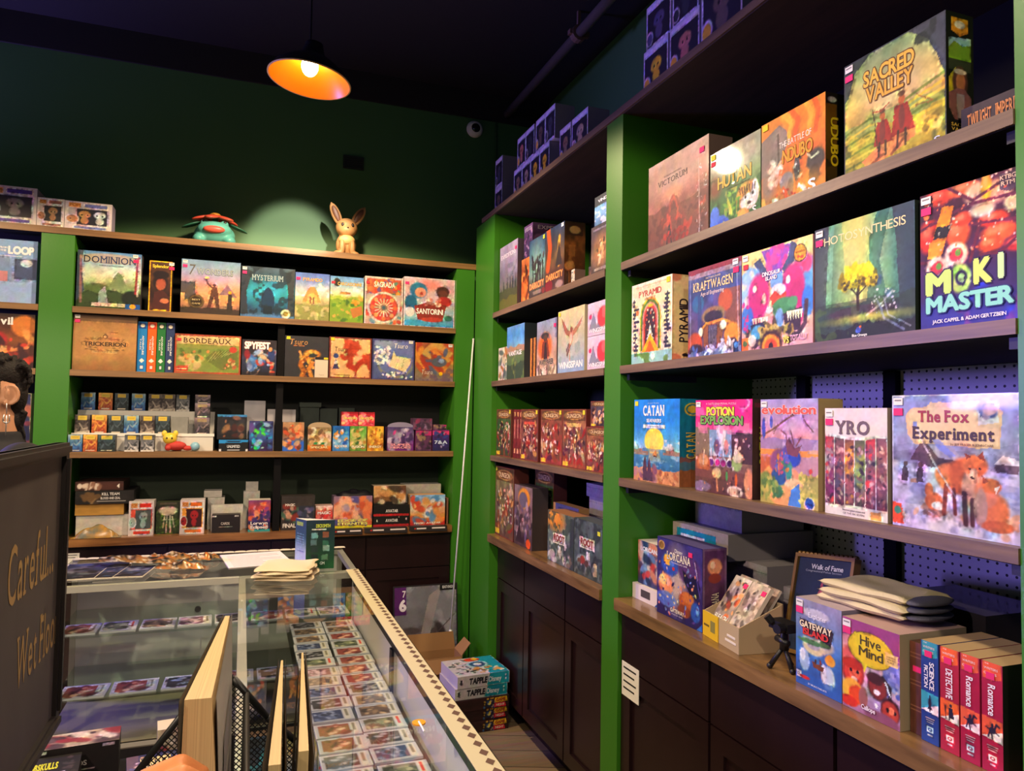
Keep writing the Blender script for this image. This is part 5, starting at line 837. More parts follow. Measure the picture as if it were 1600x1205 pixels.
A['dusk'] = collage('7c4878 c85c58 6c4c80 2c2450 1c2448', 'e07050 8c4c90 3c3470 d8a0b0 f0a878', 3, 26, 'Lorwyn|Eclipsed', 'f0e8e8', .68, .10, '2c1c40', (.93, 1, '3c9c9c'))
A['draftbk'] = lambda c: (c.g('3c3634', '443e3c', '3c3434').n(.15, 5, 5, 3).sc(24, .05, .3, .5, .75, .04, .1, '8c3c34 4c6c5c c8a088 2c2c34', 3, 2), c.r(.52, .3, .95, .8, '343844').sc(14, .55, .35, .92, .75, .03, .08, '5c5c80 3c4458 8c8494', 5), c.r(.5, .8, .96, .9, 'c0bc50').t('MAGIC', .12, .22, .28, .07, 'e8e0d8', None, .03).t('FINAL', .06, .80, .38, .12, 'd8d0c8', None, .04))
A['whiteRed'] = collage('e8dcd8 d8746c c83c40 c8b8a8 88b0a0', 'f0e0d8 d04848 b03038 e09080', 3, 14, 'MAGIC', 'f4f0ee', .25, .12, 'b02c34')
A['giant'] = collage('8c7488 a88090 c8745c 7c6478 3c4478 a86040', 'e0885c d89c94 c8a4b8 5c5c94 c86040 b0a0b8 f0c0a0', 3, 46, 'EDGE OF|ETERNITIES', 'f0e878', .72, .08, '3c3050', (.93, 1, 'd0c83c'))
A['airA'] = lambda c: c.g('1c1a1a', '1c1a1a').r(0, .42, 1, .5, 'a83034').r(0, .9, 1, 1, 'a83034').t('AVATAR', .34, .2, .34, .14, 'e8e4e0', None, .03).t('AVATAR', .34, .64, .34, .14, 'e8e4e0', None, .03).e(.1, .72, .015, .06, 'd8d0c8').e(.92, .66, .02, .06, 'd8d0c8').e(.7, .56, .01, .03, 'f0ece8')
A['airB'] = collage('d8c8ac d0b890 b08c60 7c5c40 1c1a1a', 'e8d8c0 a87c50 6c4c38 c89c68 3c3028', 4, 30, None, band=(.86, 1, '1c1a1a'))
A['airC'] = collage('8cb4d8 b8d0e0 d8c8b0 d88c48 b03834', 'e8e8e4 c8543c 5c8cb8 d89c60 e0b488', 5, 34, 'MAGIC  AVATAR', 'f4e8d8', .90, .06, None, (.86, 1, 'b83c38'))
A['walk'] = lambda c: (c.g('2c3850', '30405c', '2c3850').n(.08, 4, 4, 3), c.p([(.50, .24), (.60, .46), (.92, .50), (.68, .66), (.74, .92), (.48, .80), (.22, .94), (.30, .66), (.06, .50), (.40, .46)], 'b8606c'), c.p([(.5, .3), (.58, .5), (.82, .53), (.64, .66), (.68, .85), (.48, .74), (.3, .85), (.36, .66), (.16, .53), (.42, .5)], 'c8747c'), c.r(.3, .58, .7, .63, 'd8a878'), c.e(.5, .72, .07, .05, '7c3c48'), c.t('Walk of Fame', .26, .06, .58, .055, 'e8e8f0', None, .02), c.t('Congressional Pokes Section', .16, .125, .66, .022, 'b8c0d0'))[0]
A['lorbox'] = collage('2c4058 3c5c78 7c4858 3c4870', '5c90b8 c84c48 8cb0d0 24304c d89c7c e0d0c0', 4, 34, 'LORCANA', 'e8ecf0', .12, .1)
A['bleach'] = collage('d8ccc8 c8b8b0 a89890 d0c4bc', '3c3438 e0a878 d87848 f0e8e4 5c5050 a84c40', 3, 34, 'BLEACH', 'f4f0ee', .74, .1, '2c2428'); A['manga'] = collage('c8b8ac b8a89c c8bcb4', '8c7c74 e8e0d8 5c5450 d8ccc0 443c3c', 6, 44)
A['tapple'] = lambda c: (c.g('dcd8d8', 'd8d4d4').p([(.62, 0), (1, 0), (1, 1), (.56, 1)], '2c98a8'), c.t('TAPPLE', .22, .22, .34, .5, '2c2c34', None, .06, 0, 0, .1), c.t('Disney', .60, .26, .24, .44, 'e4f0f4', None, .02), c.r(.05, .3, .09, .7, '4c4c54').e(.93, .3, .015, .1, 'd0ecf0').e(.93, .6, .015, .1, 'd0ecf0'))[0]
A['tappletop'] = lambda c: (c.g('d4d0d0', 'd8d4d4').p([(.66, 0), (1, 0), (1, 1), (.62, 1)], '2c98a8'), c.e(.58, .42, .2, .2, 'b8d8e0').e(.58, .42, .15, .15, '3c5c84').e(.58, .42, .08, .08, 'd8dce4'), c.e(.56, .12, .16, .1, 'd8503c').e(.62, .1, .06, .07, 'e8c040').sc(26, .36, .6, .95, .9, .02, .05, 'd8b070 f0e8e0 8c6c50 e0a060', 3), c.sc(30, .06, .1, .4, .9, .01, .03, '3c3c44 6c6c74', 4, 3))[0]
A['loveside'] = lambda c: (c.g('3c2226', '34201f', '3c2224').n(.2, 8, 3, 3), c.e(.62, .5, .09, .38, '24304c').sc(26, .5, .1, .75, .9, .008, .02, 'd8c060 c8b0a0 4c6ca8', 3), c.p([(.72, .1), (.95, .05), (.97, .5), (.74, .55)], 'e8b83c'), c.p([(.72, .6), (.92, .55), (.94, .95), (.72, .95)], 'c83448'), c.t('GAME', .75, .16, .18, .26, 'a84424', None, .05).t('NIGHT', .75, .64, .16, .2, 'f0d0c0', None, .03))[0]
A['brocA'] = lambda c: (c.g('24384a', '203c40', '1c4434', '1c5c34').n(.12, 4, 4, 3), [c.r(x, y, x+.22, y+.12, q) for x, y, q in ((.18, .26, '7cb0b8'), (.58, .24, '8c5c4c'), (.16, .40, '5c7c84'), (.58, .42, '3c6c5c'), (.2, .54, '243c3c'), (.6, .52, '8ca8a0'), (.2, .70, '1c3430'), (.55, .70, '5c8c6c'))], c.t('DECKSMITH', .34, .08, .5, .07, 'c8d848', None, .04), c.r(.2, .18, .7, .2, 'e0e8e0'), c.r(.1, .88, .4, .91, '8cb89c'), c.t('GM', .5, .85, .16, .06, 'd8ece0', None, .02))[0]
A['brocB'] = lambda c: (c.g('2c4454', '2c4c54', 'b0c0c4', 'd8dcdc').r(.1, .06, .7, .14, 'a8b84c', .8), [c.r(.15, .3+.05*k, .8, .315+.05*k, '7c98a8') for k in range(8)])[0]
A['mech'] = lambda c: (c.g('7c7c84', '8c8c94', '7c7a80', '6c6a70').n(.12, 4, 4, 3), c.blot(.56, 'a4a4ac', 4, 6, 3, .6), c.sc(60, .15, .4, .75, .9, .02, .06, '4c4448 5c5254 3c3438 7c7074 6c6064', 4, 3), c.p([(.4, .5), (.55, .1), (.75, .02), (.62, .3), (.5, .6)], '9c9498'), [c.l([(.45, .6+.07*k), (.98, .56+.07*k)], .03, ('6c6468', '8c8488')[k % 2]) for k in range(4)], c.l([(.7, .42), (.95, .28)], .016, '5c5458'), c.p([(0, 0), (.2, 0), (.2, .26), (0, .26)], '5c2c6c'), c.t('7', .14, .04, .05, .06, 'e8e0ec', None, .02).t('6', .10, .12, .09, .1, 'f0e8f4', None, .05), c.r(.72, 0, 1, .06, '1c1a1e'), c.t('BEAST KINGDOM', .76, .018, .2, .025, 'd8d8dc', None, .02), c.fr(.018, '2c282c'))[0]
def slabart(pal, seed, lab='d8d4c8'):
    def f(c): c.g('c8c8cc', 'c0c0c6').r(.05, .05, .95, .2, lab).r(.1, .09, .7, .15, 'c84c40' if seed % 4 == 1 else '8c8878').r(.09, .24, .91, .95, pal.split()[0]).sc(24, .14, .3, .86, .9, .04, .12, pal, seed, 2.2, .85)
    return f
SLP = ('6c5c54 a08870 3c3434 d0b898', '3c4868 7c88a8 242c44 b0b8cc', '8c4c48 d8a090 5c2c34 e8c8b0', '5c6458 8c9478 343c34 c8c8a8', '7c5868 c8a0b0 4c3444 e0c8d0', '34343c 8c8c94 1c1c24 c0c0c8')
for i_, q_ in enumerate(SLP): A['slab%d' % i_] = slabart(q_, i_+2)

# ================================================================== the stock on the shelves
ZS = dict(R1=2.70, R2=2.125, R3=1.752, R4=1.352, R5=.93, B1=2.456, B2=2.071, B3=1.759, B4=1.356, B5=.93)
STK = {'w': (.02, .02, .022, .015, 'e8e4e0'), 'p': (.02, .10, .022, .015, 'e03878'), 'y': (.03, .02, .02, .016, 'd8d030'), 'Y': (.88, .02, .02, .018, 'd8cc30'), 'W': (.86, .015, .024, .016, 'e8e4e0'), 'P': (.87, .10, .024, .016, 'e03068'), 'r': (.03, .11, .02, .014, 'd83848'), 'q': (.72, .09, .02, .014, 'e83070'), 'g': (.85, .12, .022, .016, 'd8d838')}
def gbox(name, label, cat, wall, start, s, w, h, d, front, side=None, col='3a3434', scol=None, tcol=None, stk='', group=None, mat_='card', yaw=0, lean=0, dz=0, px=None, top=None, lside=None):
    """a printed carton: local x to the viewer's right, cover at y=0, base at z=0"""
    px = px or {'R': .0019, 'B': .0033}[wall[0]]
    w -= .001; b = MB(); b.box(0, 0, 0, w, d, h, col, dict(X=scol or col, x=lside or col, Z=tcol or col, z=col, y=col, Y=col))
    c = Art(w, h, px); A[front](c); c.grid(b, (0, -.0004, 0), (1, 0, 0), (0, 0, 1), (0, -1, 0))
    if side:
        c = Art(d, h, px); A[side](c); c.grid(b, (w+.0004, 0, 0), (0, 1, 0), (0, 0, 1), (1, 0, 0))
    if top:
        c = Art(w, d, px); A[top](c); c.grid(b, (0, 0, h+.0004), (1, 0, 0), (0, 1, 0), (0, 0, 1))
    o = b.build(name, M[mat_])
    for k in stk:
        u, v, sw, sh, sc = STK[k]; q = MB(); x = u*w; z = h-v*h-sh; q.box(x, -.0028, z, x+sw, -.0016, z+sh, sc)
        if sc == 'e8e4e0': q.box(x+.003, -.0031, z+sh*.55, x+sw-.003, -.0028, z+sh*.75, '8a8688')
        q.build('price_sticker', M['matte'], o)
    z = ZS[wall]+.0005+dz
    if lean: o.rotation_mode = 'ZYX'
    if wall[0] == 'R': o.location = (s, start, z); rz = -90
    else: o.location = (start, s, z); rz = 0
    o.rotation_mode = 'XYZ'; o.rotation_euler = (R(-lean), 0, R(rz+yaw))
    return tag(o, label, cat, group)
GR, GB = 'board games facing out on the right shelves', 'board games facing out on the back shelves'
def G(label, wall, start, s, w, h, d, front, **k): return gbox('board_game_box', label, 'game box', wall, start, s, w, h, d, front, group=k.pop('group', GR if wall[0] == 'R' else GB), **k)
# near right bay, upper shelf
G('dusty rose volcano game box at the left end of the upper shelf', 'R2', -1.918, .03, .349, .304, .085, 'victorum', col='5c4640', scol='6c5850', tcol='8a746a', stk='P', mat_='wrap')
gbox('board_game_box', 'dark brown box half hidden behind the dusty rose volcano game', 'game box', 'R2', -1.862, .12, .3, .28, .07, 'oldbook', col='3c2c28', group=GR)
G('square jungle game box with a tiger and yellow lettering, shining with lamp glare', 'R2', -2.275, .03, .228, .232, .07, 'hutan', col='3c5a38', stk='yr', mat_='wrap')
G('orange savanna game box with elephant and buffalo and a yellow-lettered dark side', 'R2', -2.506, .03, .232, .236, .07, 'savanna', side='savanna_side', col='8a5420', stk='y', mat_='wrap')
G('large game box with two red-cloaked travellers in a golden terraced valley', 'R2', -2.796, .03, .264, .268, .075, 'canyon', side='canyon_side', col='1c1a18', stk='wp', mat_='wrap')
A['dark_flat'] = lambda c: c.g('3a2c30', '2c2226').n(.2, 8, 3, 3).t('TWILIGHT', .1, .25, .36, .45, 'd88a48', None, .02, 1).t('IMPERIUM', .52, .25, .4, .45, 'd88a48', None, .02, 1)
G('dark game box lying flat with orange lettering beside the near right post', 'R2', -3.075, .05, .138, .060, .26, 'dark_flat', col='241c20', tcol='3c3038')
# near right bay, eye-level shelf
G('cream game box with a rainbow arch, its title running up the pale side', 'R3', -1.827, .02, .261, .281, .10, 'pyramid', side='pyramid_side', col='e4d0a0', scol='e4d0a0', tcol='dcc898', stk='Y')
G('blue and brown game box with a vintage car grille', 'R3', -2.178, .02, .258, .269, .07, 'motor', col='8c3c50', stk='WP', mat_='wrap')
G('colourful game box crowded with pink and blue dinosaurs', 'R3', -2.438, .02, .269, .268, .07, 'dino', col='c88c98', stk='wr')
G('teal forest game box with a glowing yellow tree', 'R3', -2.713, .02, .281, .273, .07, 'forest', col='1c2228', scol='243028', stk='wp', mat_='wrap')
G('game box covered in red sushi with big pale green lettering', 'R3', -3.006, .02, .209, .275, .07, 'sushi', col='30203c', stk='wp', mat_='wrap')
# near right bay, lower shelf
G('blue game box with a sunset over the sea and a teal side', 'R4', -1.851, .02, .285, .277, .085, 'catan', side='catan_side', col='1c7894', tcol='5c98c0', stk='y')
G('magenta game box of bubbling potion flasks', 'R4', -2.221, .02, .263, .270, .07, 'potion', side='potion_side', col='3c2c30', tcol='b0447c', stk='w')
G('lilac and orange game box with a horned lizard beast', 'R4', -2.517, .02, .207, .268, .075, 'beast', col='b89c6c', scol='b09868', tcol='c0b0a0', stk='w')
G('white-topped game box with six vertical picture panels', 'R4', -2.745, .02, .178, .244, .06, 'panels', col='cfc4b8', scol='9c8c70', stk='wp')
G('large snowy game box with two orange foxes under shiny wrap', 'R4', -2.935, .02, .272, .270, .07, 'foxes', col='9c98b8', stk='wp', mat_='wrap')
# near right bay, counter
gbox('card_game_display', 'small dark blue two-pack card box in a white tray beside the middle green post', 'card box', 'R5', -1.80, .075, .165, .15, .10, 'lorbox', col='24384c', tcol='e0d8cc', group=None)
t = MB(); t.box(0, 0, 0, .19, .13, .052, 'e0d4d0'); t.box(.06, -.0012, .015, .12, -.0002, .04, '4c4448'); t.poly([(.15, -.0006, .001), (.188, -.0006, .001), (.188, -.0006, .03)], '3c5c9c'); o = t.build('display_tray', M['matte']); o.location = (.055, -1.787, .9305); o.rotation_euler = (0, 0, R(-90)); tag(o, 'low white tray holding the small dark blue card box', 'tray')
for ob in bpy.data.objects:
    if ob.name == 'card_game_display': ob.location.z = .984; ob.location.x = .07
G('tall violet and gold card game box with glowing figures, second on the near counter', 'R5', -1.985, .035, .255, .247, .085, 'gateway', side='gateway_side', col='2a2660', tcol='5c5488', stk='q', group=None)
# counter-top display of comics
dp = tag(empty('book_display', (.034, -2.247, .9305), R(-97)), 'slanted pale cardboard display of manga booklets with a yellow front', 'display')
W_ = .196
D_ = .135
b = MB(); b.box(0, 0, 0, W_, .004, .07, 'b8a484'); b.box(W_-.004, .004, 0, W_, D_, .07, 'b8a080'); b.box(0, .004, 0, .004, D_, .07, 'b8a080'); b.box(0, D_-.004, 0, W_, D_, .13, 'b8a080'); b.box(.004, .004, 0, W_-.004, D_-.004, .003, 'a89070')
for x_ in (W_-.004, 0): b.mesh([(x_, .0, .07), (x_, D_, .07), (x_, D_, .13), (x_+.004, .0, .07), (x_+.004, D_, .07), (x_+.004, D_, .13)], [(0, 2, 1), (3, 4, 5), (0, 3, 5, 2), (1, 2, 5, 4), (0, 1, 4, 3)], 'b8a080')
b.build('tray', M['matte'], dp)
b = MB(); b.box(0, -.003, 0, .088, -.0005, .071, 'e0b828'); b.box(.046, -.0036, .02, .072, -.003, .052, '8c8448'); b.box(.008, -.0036, .03, .038, -.003, .036, '6c5c28'); b.build('yellow_panel', M['matte'], dp)
b = MB(); b.box(.125, -.0012, .02, .182, -.0002, .026, 'e8e0d8'); b.box(.135, -.0012, .034, .178, -.0002, .04, 'e8e0d8'); b.build('lettering', M['matte'], dp)
def booklet(name, label, front, cat, loc, rz, tilt, w, h, d, col, stk=''):
    b = MB(); b.box(0, 0, 0, w, d, h, 'ddd2c0', dict(Z='c8b8a0', y=col)); c = Art(w, h, .0016); A[front](c); c.grid(b, (0, -.0004, 0), (1, 0, 0), (0, 0, 1), (0, -1, 0)); o = b.build(name, M['card'])
    for k in stk:
        u, v, sw, sh, sc = STK[k]; q = MB(); q.box(u*w, -.0022, h-v*h-sh, u*w+sw, -.0012, h-v*h-sh+sh, sc); q.build('price_sticker', M['matte'], o)
    o.location = loc; o.rotation_euler = (R(-tilt), 0, R(rz)); return tag(o, label, cat, 'manga booklets in the slanted display')
rzd = -97
def dpos(x, y, z):
    m = Matrix.Rotation(R(rzd), 3, 'Z') @ Vector((x, y, z)); return (m.x+.034, m.y-2.247, m.z+.931)
booklet('comic_book', 'front left manga booklet with an orange-haired cover in the slanted display', 'bleach', 'book', dpos(.007, .008, .030), rzd, 34, .088, .170, .012, 'd8c8b8', 'q')
booklet('comic_book', 'front right grey manga booklet in the slanted display', 'manga', 'book', dpos(.100, .008, .030), rzd, 34, .088, .170, .012, 'c8b8a8', 'q')
for k, (col, lb) in enumerate((('d88838', 'orange-topped'), ('e0b030', 'yellow-topped'), ('c87848', 'rust-topped'))):
    booklet('comic_book', lb+' manga booklet standing behind the front two in the slanted display', 'bleach' if k % 2 else 'manga', 'book', dpos(.008+.04*k, .0240+.0128*k, .030), rzd, 34, .088, .172-.006*k, .0078, col)
# leaning framed plaque
pl = tag(empty('award_plaque', (.152, -2.462, .931), R(-90)), 'navy plaque with a rose star in a gold frame, leaning behind the island game', 'plaque')
b = MB(); c = Art(.195, .25, .0018); A['walk'](c); b.box(.0, .0, 0, .195, .008, .25, '2c3850'); c.grid(b, (0, -.0004, 0), (1, 0, 0), (0, 0, 1), (0, -1, 0)); b.build('star_panel', M['card'], pl)
b = MB(); M['gold'] = mat('worn_gold_frame', '9c7840', .4, metal=.5)
b.box(-.010, -.008, -.0, 0, .014, .25); b.box(.195, -.008, 0, .205, .014, .25); b.box(-.01, -.008, -.010, .205, .014, 0); b.box(-.010, -.008, .25, .205, .014, .26)
for k in range(14): b.ball((-.003+.0155*k, .003, .262), (.008, .008, .006), n=8, m=5)
b.build('frame', M['gold'], pl)
for ch in pl.children: ch.rotation_euler = (R(-16), R(-6), 0); ch.location = (0, 0, .013)
# small black tripod gadget in front of the plaque
g = tag(empty('tripod_stand', (.05, -2.572, .931)), 'small black tripod gadget standing in front of the star plaque', 'tripod')
b = MB(); [b.cyl((0, 0, .06), (.035*math.cos(a), .035*math.sin(a), .005), .005, .007, 8) for a in (.4, 2.5, 4.6)]; [b.ball((.035*math.cos(a), .035*math.sin(a), .006), .008, n=8, m=6) for a in (.4, 2.5, 4.6)]; b.build('legs', M['blackmetal'], g, True)
b = MB(); b.cyl((0, 0, .05), (0, 0, .105), .012, .010, 12); b.cyl((-.006, -.02, .07), (-.006, .02, .075), .009, n=10); b.build('column', M['blackmetal'], g, True)
b = MB(); b.box(-.02, -.035, .10, .02, .035, .122); b.cyl((-.02, -.02, .112), (-.045, -.025, .112), .012, n=12); b.cyl((-.02, .022, .115), (-.03, .03, .13), .010, n=12); b.build('head', M['blackmetal'], g)
G('blue island game box with sails, standing left of the speech-bubble game', 'R5', -2.649, .02, .146, .206, .095, 'island', col='7c7894', tcol='b8a8b0', stk='wp', group=None)
G('lilac game box with a yellow speech bubble and laughing animals', 'R5', -2.797, .02, .154, .197, .19, 'bubble', col='b8a078', scol='b0a080', tcol='c0a098', stk='wp', group=None)
gbox('old_book_box', 'brown leather-look box between the speech-bubble game and the blue spine', 'box', 'R5', -2.953, .045, .034, .185, .16, 'oldbook', col='54382c')
for k, (st, w, f, lb, cl) in enumerate(((-2.988, .040, 'sci', 'blue spine-out game box with a rocket, leftmost of the four', '2c4480'), (-3.031, .041, 'det', 'red spine-out game box with a cloaked figure between blue spine and rearing horses', 'a02c40'), (-3.074, .040, 'rom', 'crimson spine-out game box with a rearing horse, left of its twin', '9c2444'), (-3.117, .041, 'rom', 'crimson spine-out game box with a rearing horse, last before the near post', '9c2444'))):
    gbox('book_style_game', lb, 'game box', 'R5', st, .035, w, .198, .17, f, col=cl, scol='1c1a1c' if k == 3 else cl, tcol='b89c70', stk='', group='spine-out book-shaped games', px=.0014)
    q = MB(); q.box(.010, -.0026, .168, .026, -.0014, .180, 'e03070'); q.build('price_sticker', M['matte'], [x for x in bpy.data.objects if x.get('label') == lb][0])
# folded towel on top of the island game
def blanket(name, label, loc, rz, w, d, layers, th, m, cat, seed=3):
    t = tag(empty(name, loc, R(rz)), label, cat); q = random.Random(seed)
    for k in range(layers):
        b = MB(); nx, ny = 26, 18; vs = []; W = w*(1-.04*k*q.random()); D = d*(1-.05*k*q.random()); ox, oy = q.uniform(-.006, .006), q.uniform(-.006, .006)
        for sgn in (0, 1):
            for j in range(ny+1):
                for i in range(nx+1):
                    u, v = i/nx, j/ny; e = min(1, min(u, 1-u)*nx/1.6, min(v, 1-v)*ny/1.6)**.35; z = k*th+(th*.5+(th*.5*e if sgn else -th*.5*e))+.0022*math.sin(u*9+k+seed)*math.sin(v*6+k*2)*(.3+.7*(k > 0))
                    vs.append(((u-.5)*W+ox+.004*math.sin(v*11+k*3), (v-.5)*D+oy+.005*math.sin(u*8+k*4), max(z, .0006)))
        n1 = (nx+1)*(ny+1); fs = []
        for j in range(ny):
            for i in range(nx):
                a = j*(nx+1)+i; fs += [(a+n1, a+1+n1, a+nx+2+n1, a+nx+1+n1), (a, a+nx+1, a+nx+2, a+1)]
        b.mesh(vs, fs); b.build('folded_layer', m, t, True)
    return t
M['towel'] = mat('cream_terry_cloth', 'e0d2ae', .95, spec=.1, bump=.8, bscale=500)
M['rag'] = mat('cream_shop_rag', 'e4d2b0', .95, spec=.1, bump=.5, bscale=350)
M['greytowel'] = mat('grey_cloth', '5c5c6c', .95, spec=.1, bump=.6, bscale=400)
tw = blanket('folded_towel', 'cream and grey folded towel lying on top of the island game box', (.14, -2.795, 1.137), 4, .16, .235, 3, .0165, M['towel'], 'towel')
for k in range(3):
    b = MB(); b.ball((0, -.118, .010+.0155*k), (.068, .030, .0088), n=20, m=10); b.build('grey_end', M['greytowel'], tw, True)
A['black_wrap'] = lambda c: c.g('2c2832', '26222c')
gbox('board_game_box', 'black wrapped box lying behind the folded towel on the near counter', 'game box', 'R5', -2.70, .27, .25, .215, .22, 'black_wrap', col='2a2630', tcol='4c4858', group=None, mat_='wrap')
# ------- far right bay
G('grey-lilac misty ridge game box at the far end of the far bay upper shelf', 'R2', -.354, .03, .275, .353, .07, 'ridge', col='4c4450', stk='P')
G('orange spine-out game box beneath the purple one on the far bay upper shelf', 'R2', -.637, .05, .134, .236, .28, 'orangebox', col='8c4c2c')
G('purple game box lying on the orange spine-out box', 'R2', -.640, .06, .118, .17, .27, 'purplebox', side='purplebox', col='4a3858', dz=.237)
G('teal glow city game box with orange lettering, left of the fiery one', 'R2', -.794, .03, .203, .295, .07, 'glowcity', col='3c3430', stk='Y')
G('fiery city game box with orange lettering and a thick brown side', 'R2', -.998, .03, .214, .298, .10, 'firecity', side='firecity_side', col='4c3020', stk='W')
G('brown game box with a glowing ruin beside the middle green post', 'R2', -1.475, .03, .183, .20, .08, 'ruin', col='4c4448')
G('dark-topped blue alpine game box stacked on the glowing ruin game', 'R2', -1.503, .03, .155, .115, .07, 'alpine', col='38424a', dz=.201)
gbox('small_card_box', 'tiny dark card box with a pale picture, behind on the far bay upper shelf', 'card box', 'R2', -1.27, .12, .10, .09, .05, 'ruin', col='241c1c')
gbox('small_card_box', 'tiny pale card box against the thick fiery city game', 'card box', 'R2', -1.223, .06, .035, .08, .05, 'sketch', col='8c7468')
G('small cream sketch-covered game box at the far end of the far bay middle shelf', 'R3', -.357, .03, .140, .179, .06, 'sketch', col='c8c0a8')
G('blue mountain valley game box with white lettering in the far bay', 'R3', -.518, .02, .252, .274, .07, 'valley', col='2c3a44')
gbox('wooden_slat_box', 'brown slatted wooden box between the valley game and the orange sun ranger', 'box', 'R3', -.775, .05, .115, .195, .2, 'slats', col='8c5c30', mat_='matte')
G('game box with a hat-wearing figure on an orange sun', 'R3', -.909, .03, .234, .256, .07, 'ranger', col='4c4044', stk='P')
G('pale game box with a long-tailed bird spreading its wings', 'R3', -1.179, .02, .265, .271, .07, 'bird', col='c8bc98', scol='b8ac88', stk='y')
G('pink-white bird game box, upper of two beside the middle post', 'R3', -1.452, .03, .206, .132, .07, 'bird2', col='d0c0c8', dz=.137, stk='')
G('pink-white bird game box, lower of two beside the middle post', 'R3', -1.452, .03, .206, .135, .07, 'bird2', col='d0c0c8')
G('green-tinted crowded fantasy game box at the far end of the row', 'R4', -.344, .03, .230, .248, .07, 'ra', col='5c3028', stk='Y')
gbox('board_game_box', 'row of red spines wedged between the green and the tan-banded fantasy boxes', 'game box', 'R4', -.577, .04, .136, .246, .2, 'redspines', col='6c2c28', group=GR)
G('crowded fantasy game box with a coral banner, third in its row', 'R4', -.715, .03, .226, .247, .07, 'rc', col='6c2c28', scol='6c2c28', stk='Y')
G('crowded reddish fantasy game box without banner, middle of its row', 'R4', -.972, .03, .244, .246, .07, 'rd', col='6c2c28', scol='6c2c28', stk='Y')
G('crowded fantasy game box with a gold banner in the red-spined row', 'R4', -1.218, .03, .231, .246, .07, 're', col='6c2c28', scol='6c2c28', stk='Y')
G('short fantasy game box beside the middle post under a smaller grey one', 'R4', -1.451, .03, .206, .176, .08, 'rf', col='6c2c28')
G('small grey fantasy box stacked on the short one beside the middle post', 'R4', -1.467, .04, .19, .10, .07, 'rg', col='3c3438', dz=.177)
G('tall green-brown fantasy game box at the far end of the far counter', 'R5', -.345, .03, .284, .365, .08, 'ca', col='5c2c28', stk='y', group=None)
G('dark red game box behind the moon-arched box on the far counter', 'R5', -.64, .14, .24, .376, .07, 'ra', col='4c2428', group=None)
G('grey game box with a golden arch, on the far counter', 'R5', -.640, .03, .243, .294, .08, 'moonbox', col='3c3438', scol='3a3436', group=None)
G('sunset windmill game box behind the first forest-animal box', 'R5', -.905, .128, .28, .232, .05, 'mill', col='c8985c', group=None)
G('forest-animal game box with an orange treetop, left of its darker sequel', 'R5', -1.071, .03, .275, .220, .09, 'woodland', col='4c544c', tcol='9c6c48', group=None)
G('dark grey forest-animal game box with a yellow sticker beside the middle post', 'R5', -1.350, .03, .252, .223, .09, 'woodland2', col='3c4442', tcol='4c5450', stk='g', group=None)
A['pale'] = lambda c: c.g('b4aeb6', 'aca6b0').n(.05, 4, 4, 3).r(0, .28, 1, .3, '8c8890')
A['tealpatch'] = lambda c: c.g('b4aca8', 'aca4a0').r(.08, .2, .8, .85, '2c98b4').r(.16, .4, .6, .5, 'd8e4e8')
def pale(label, wall, start, s, w, h, d, dz=0, f='pale', yaw=0): gbox('storage_carton', label, 'carton', wall, start, s, w, h, d, f, col='aaa4aa', tcol='b8b2b8', group='plain pale storage cartons', mat_='matte', dz=dz, yaw=yaw)
pale('plain pale carton, bottom of the rear stack behind the windmill game', 'R5', -1.02, .24, .3, .19, .28); pale('plain pale carton, middle of the rear stack behind the windmill game', 'R5', -1.04, .25, .29, .08, .28, .191); pale('plain pale carton, topmost of the rear stack behind the windmill game', 'R5', -1.03, .24, .28, .06, .28, .272); pale('pale lilac carton behind the dark forest-animal box near the middle post', 'R5', -1.38, .26, .25, .34, .25)
pale('wide pale carton, lowest behind the tall violet card game box', 'R5', -1.83, .26, .43, .10, .25); pale('wide pale carton, second up behind the tall violet card game box', 'R5', -1.82, .27, .42, .08, .25, .101); pale('pale carton with a teal patch in the near counter rear stack', 'R5', -1.82, .20, .32, .085, .34, .182, 'tealpatch'); pale('tall pale carton topmost of the near counter rear stack', 'R5', -1.87, .26, .26, .10, .25, .268)
pale('plain pale carton lying between the violet card game box and the star plaque', 'R5', -2.278, .30, .22, .13, .22)
# ------- back wall, upper shelves
G('mountain kingdom game box with twisted borders at the left of the upper back shelf', 'B2', -2.062, .03, .288, .287, .07, 'kingdom', col='4c4448', tcol='8c7c70', stk='WP', mat_='wrap')
G('narrow gold-edged black game box with a robed merchant', 'B2', -1.738, .03, .107, .262, .06, 'jewel', col='3c2c1c', stk='WP')
G('sunset game box with a torch-bearing bronze statue', 'B2', -1.588, .03, .288, .285, .07, 'statue', col='2c3038', stk='wp', mat_='wrap')
G('teal night game box with a dark haunted house', 'B2', -1.296, .03, .276, .274, .07, 'mystery', col='1c2830', stk='wp', mat_='wrap')
G('sky blue game box with a tan temple ruin', 'B2', -1.018, .03, .183, .262, .07, 'templ', col='4c4840', stk='p')
G('green countryside game box with a yellow hill town', 'B2', -.832, .03, .184, .257, .07, 'town', col='4c5830', stk='r')
G('game box with a round stained-glass rose window', 'B2', -.641, .03, .218, .272, .07, 'rosewin', col='b8a89c', tcol='c8c0b4', stk='r')
G('pale pink seaside game box with two faces above a red islet', 'B2', -.418, .03, .302, .287, .07, 'seaside', col='c8b8bc', tcol='d8ccd0', stk='p')
G('parchment brown game box with an ornate dark title plate', 'B3', -2.065, .02, .282, .278, .09, 'parchment', col='6c5040', tcol='6c5444', stk='wp')
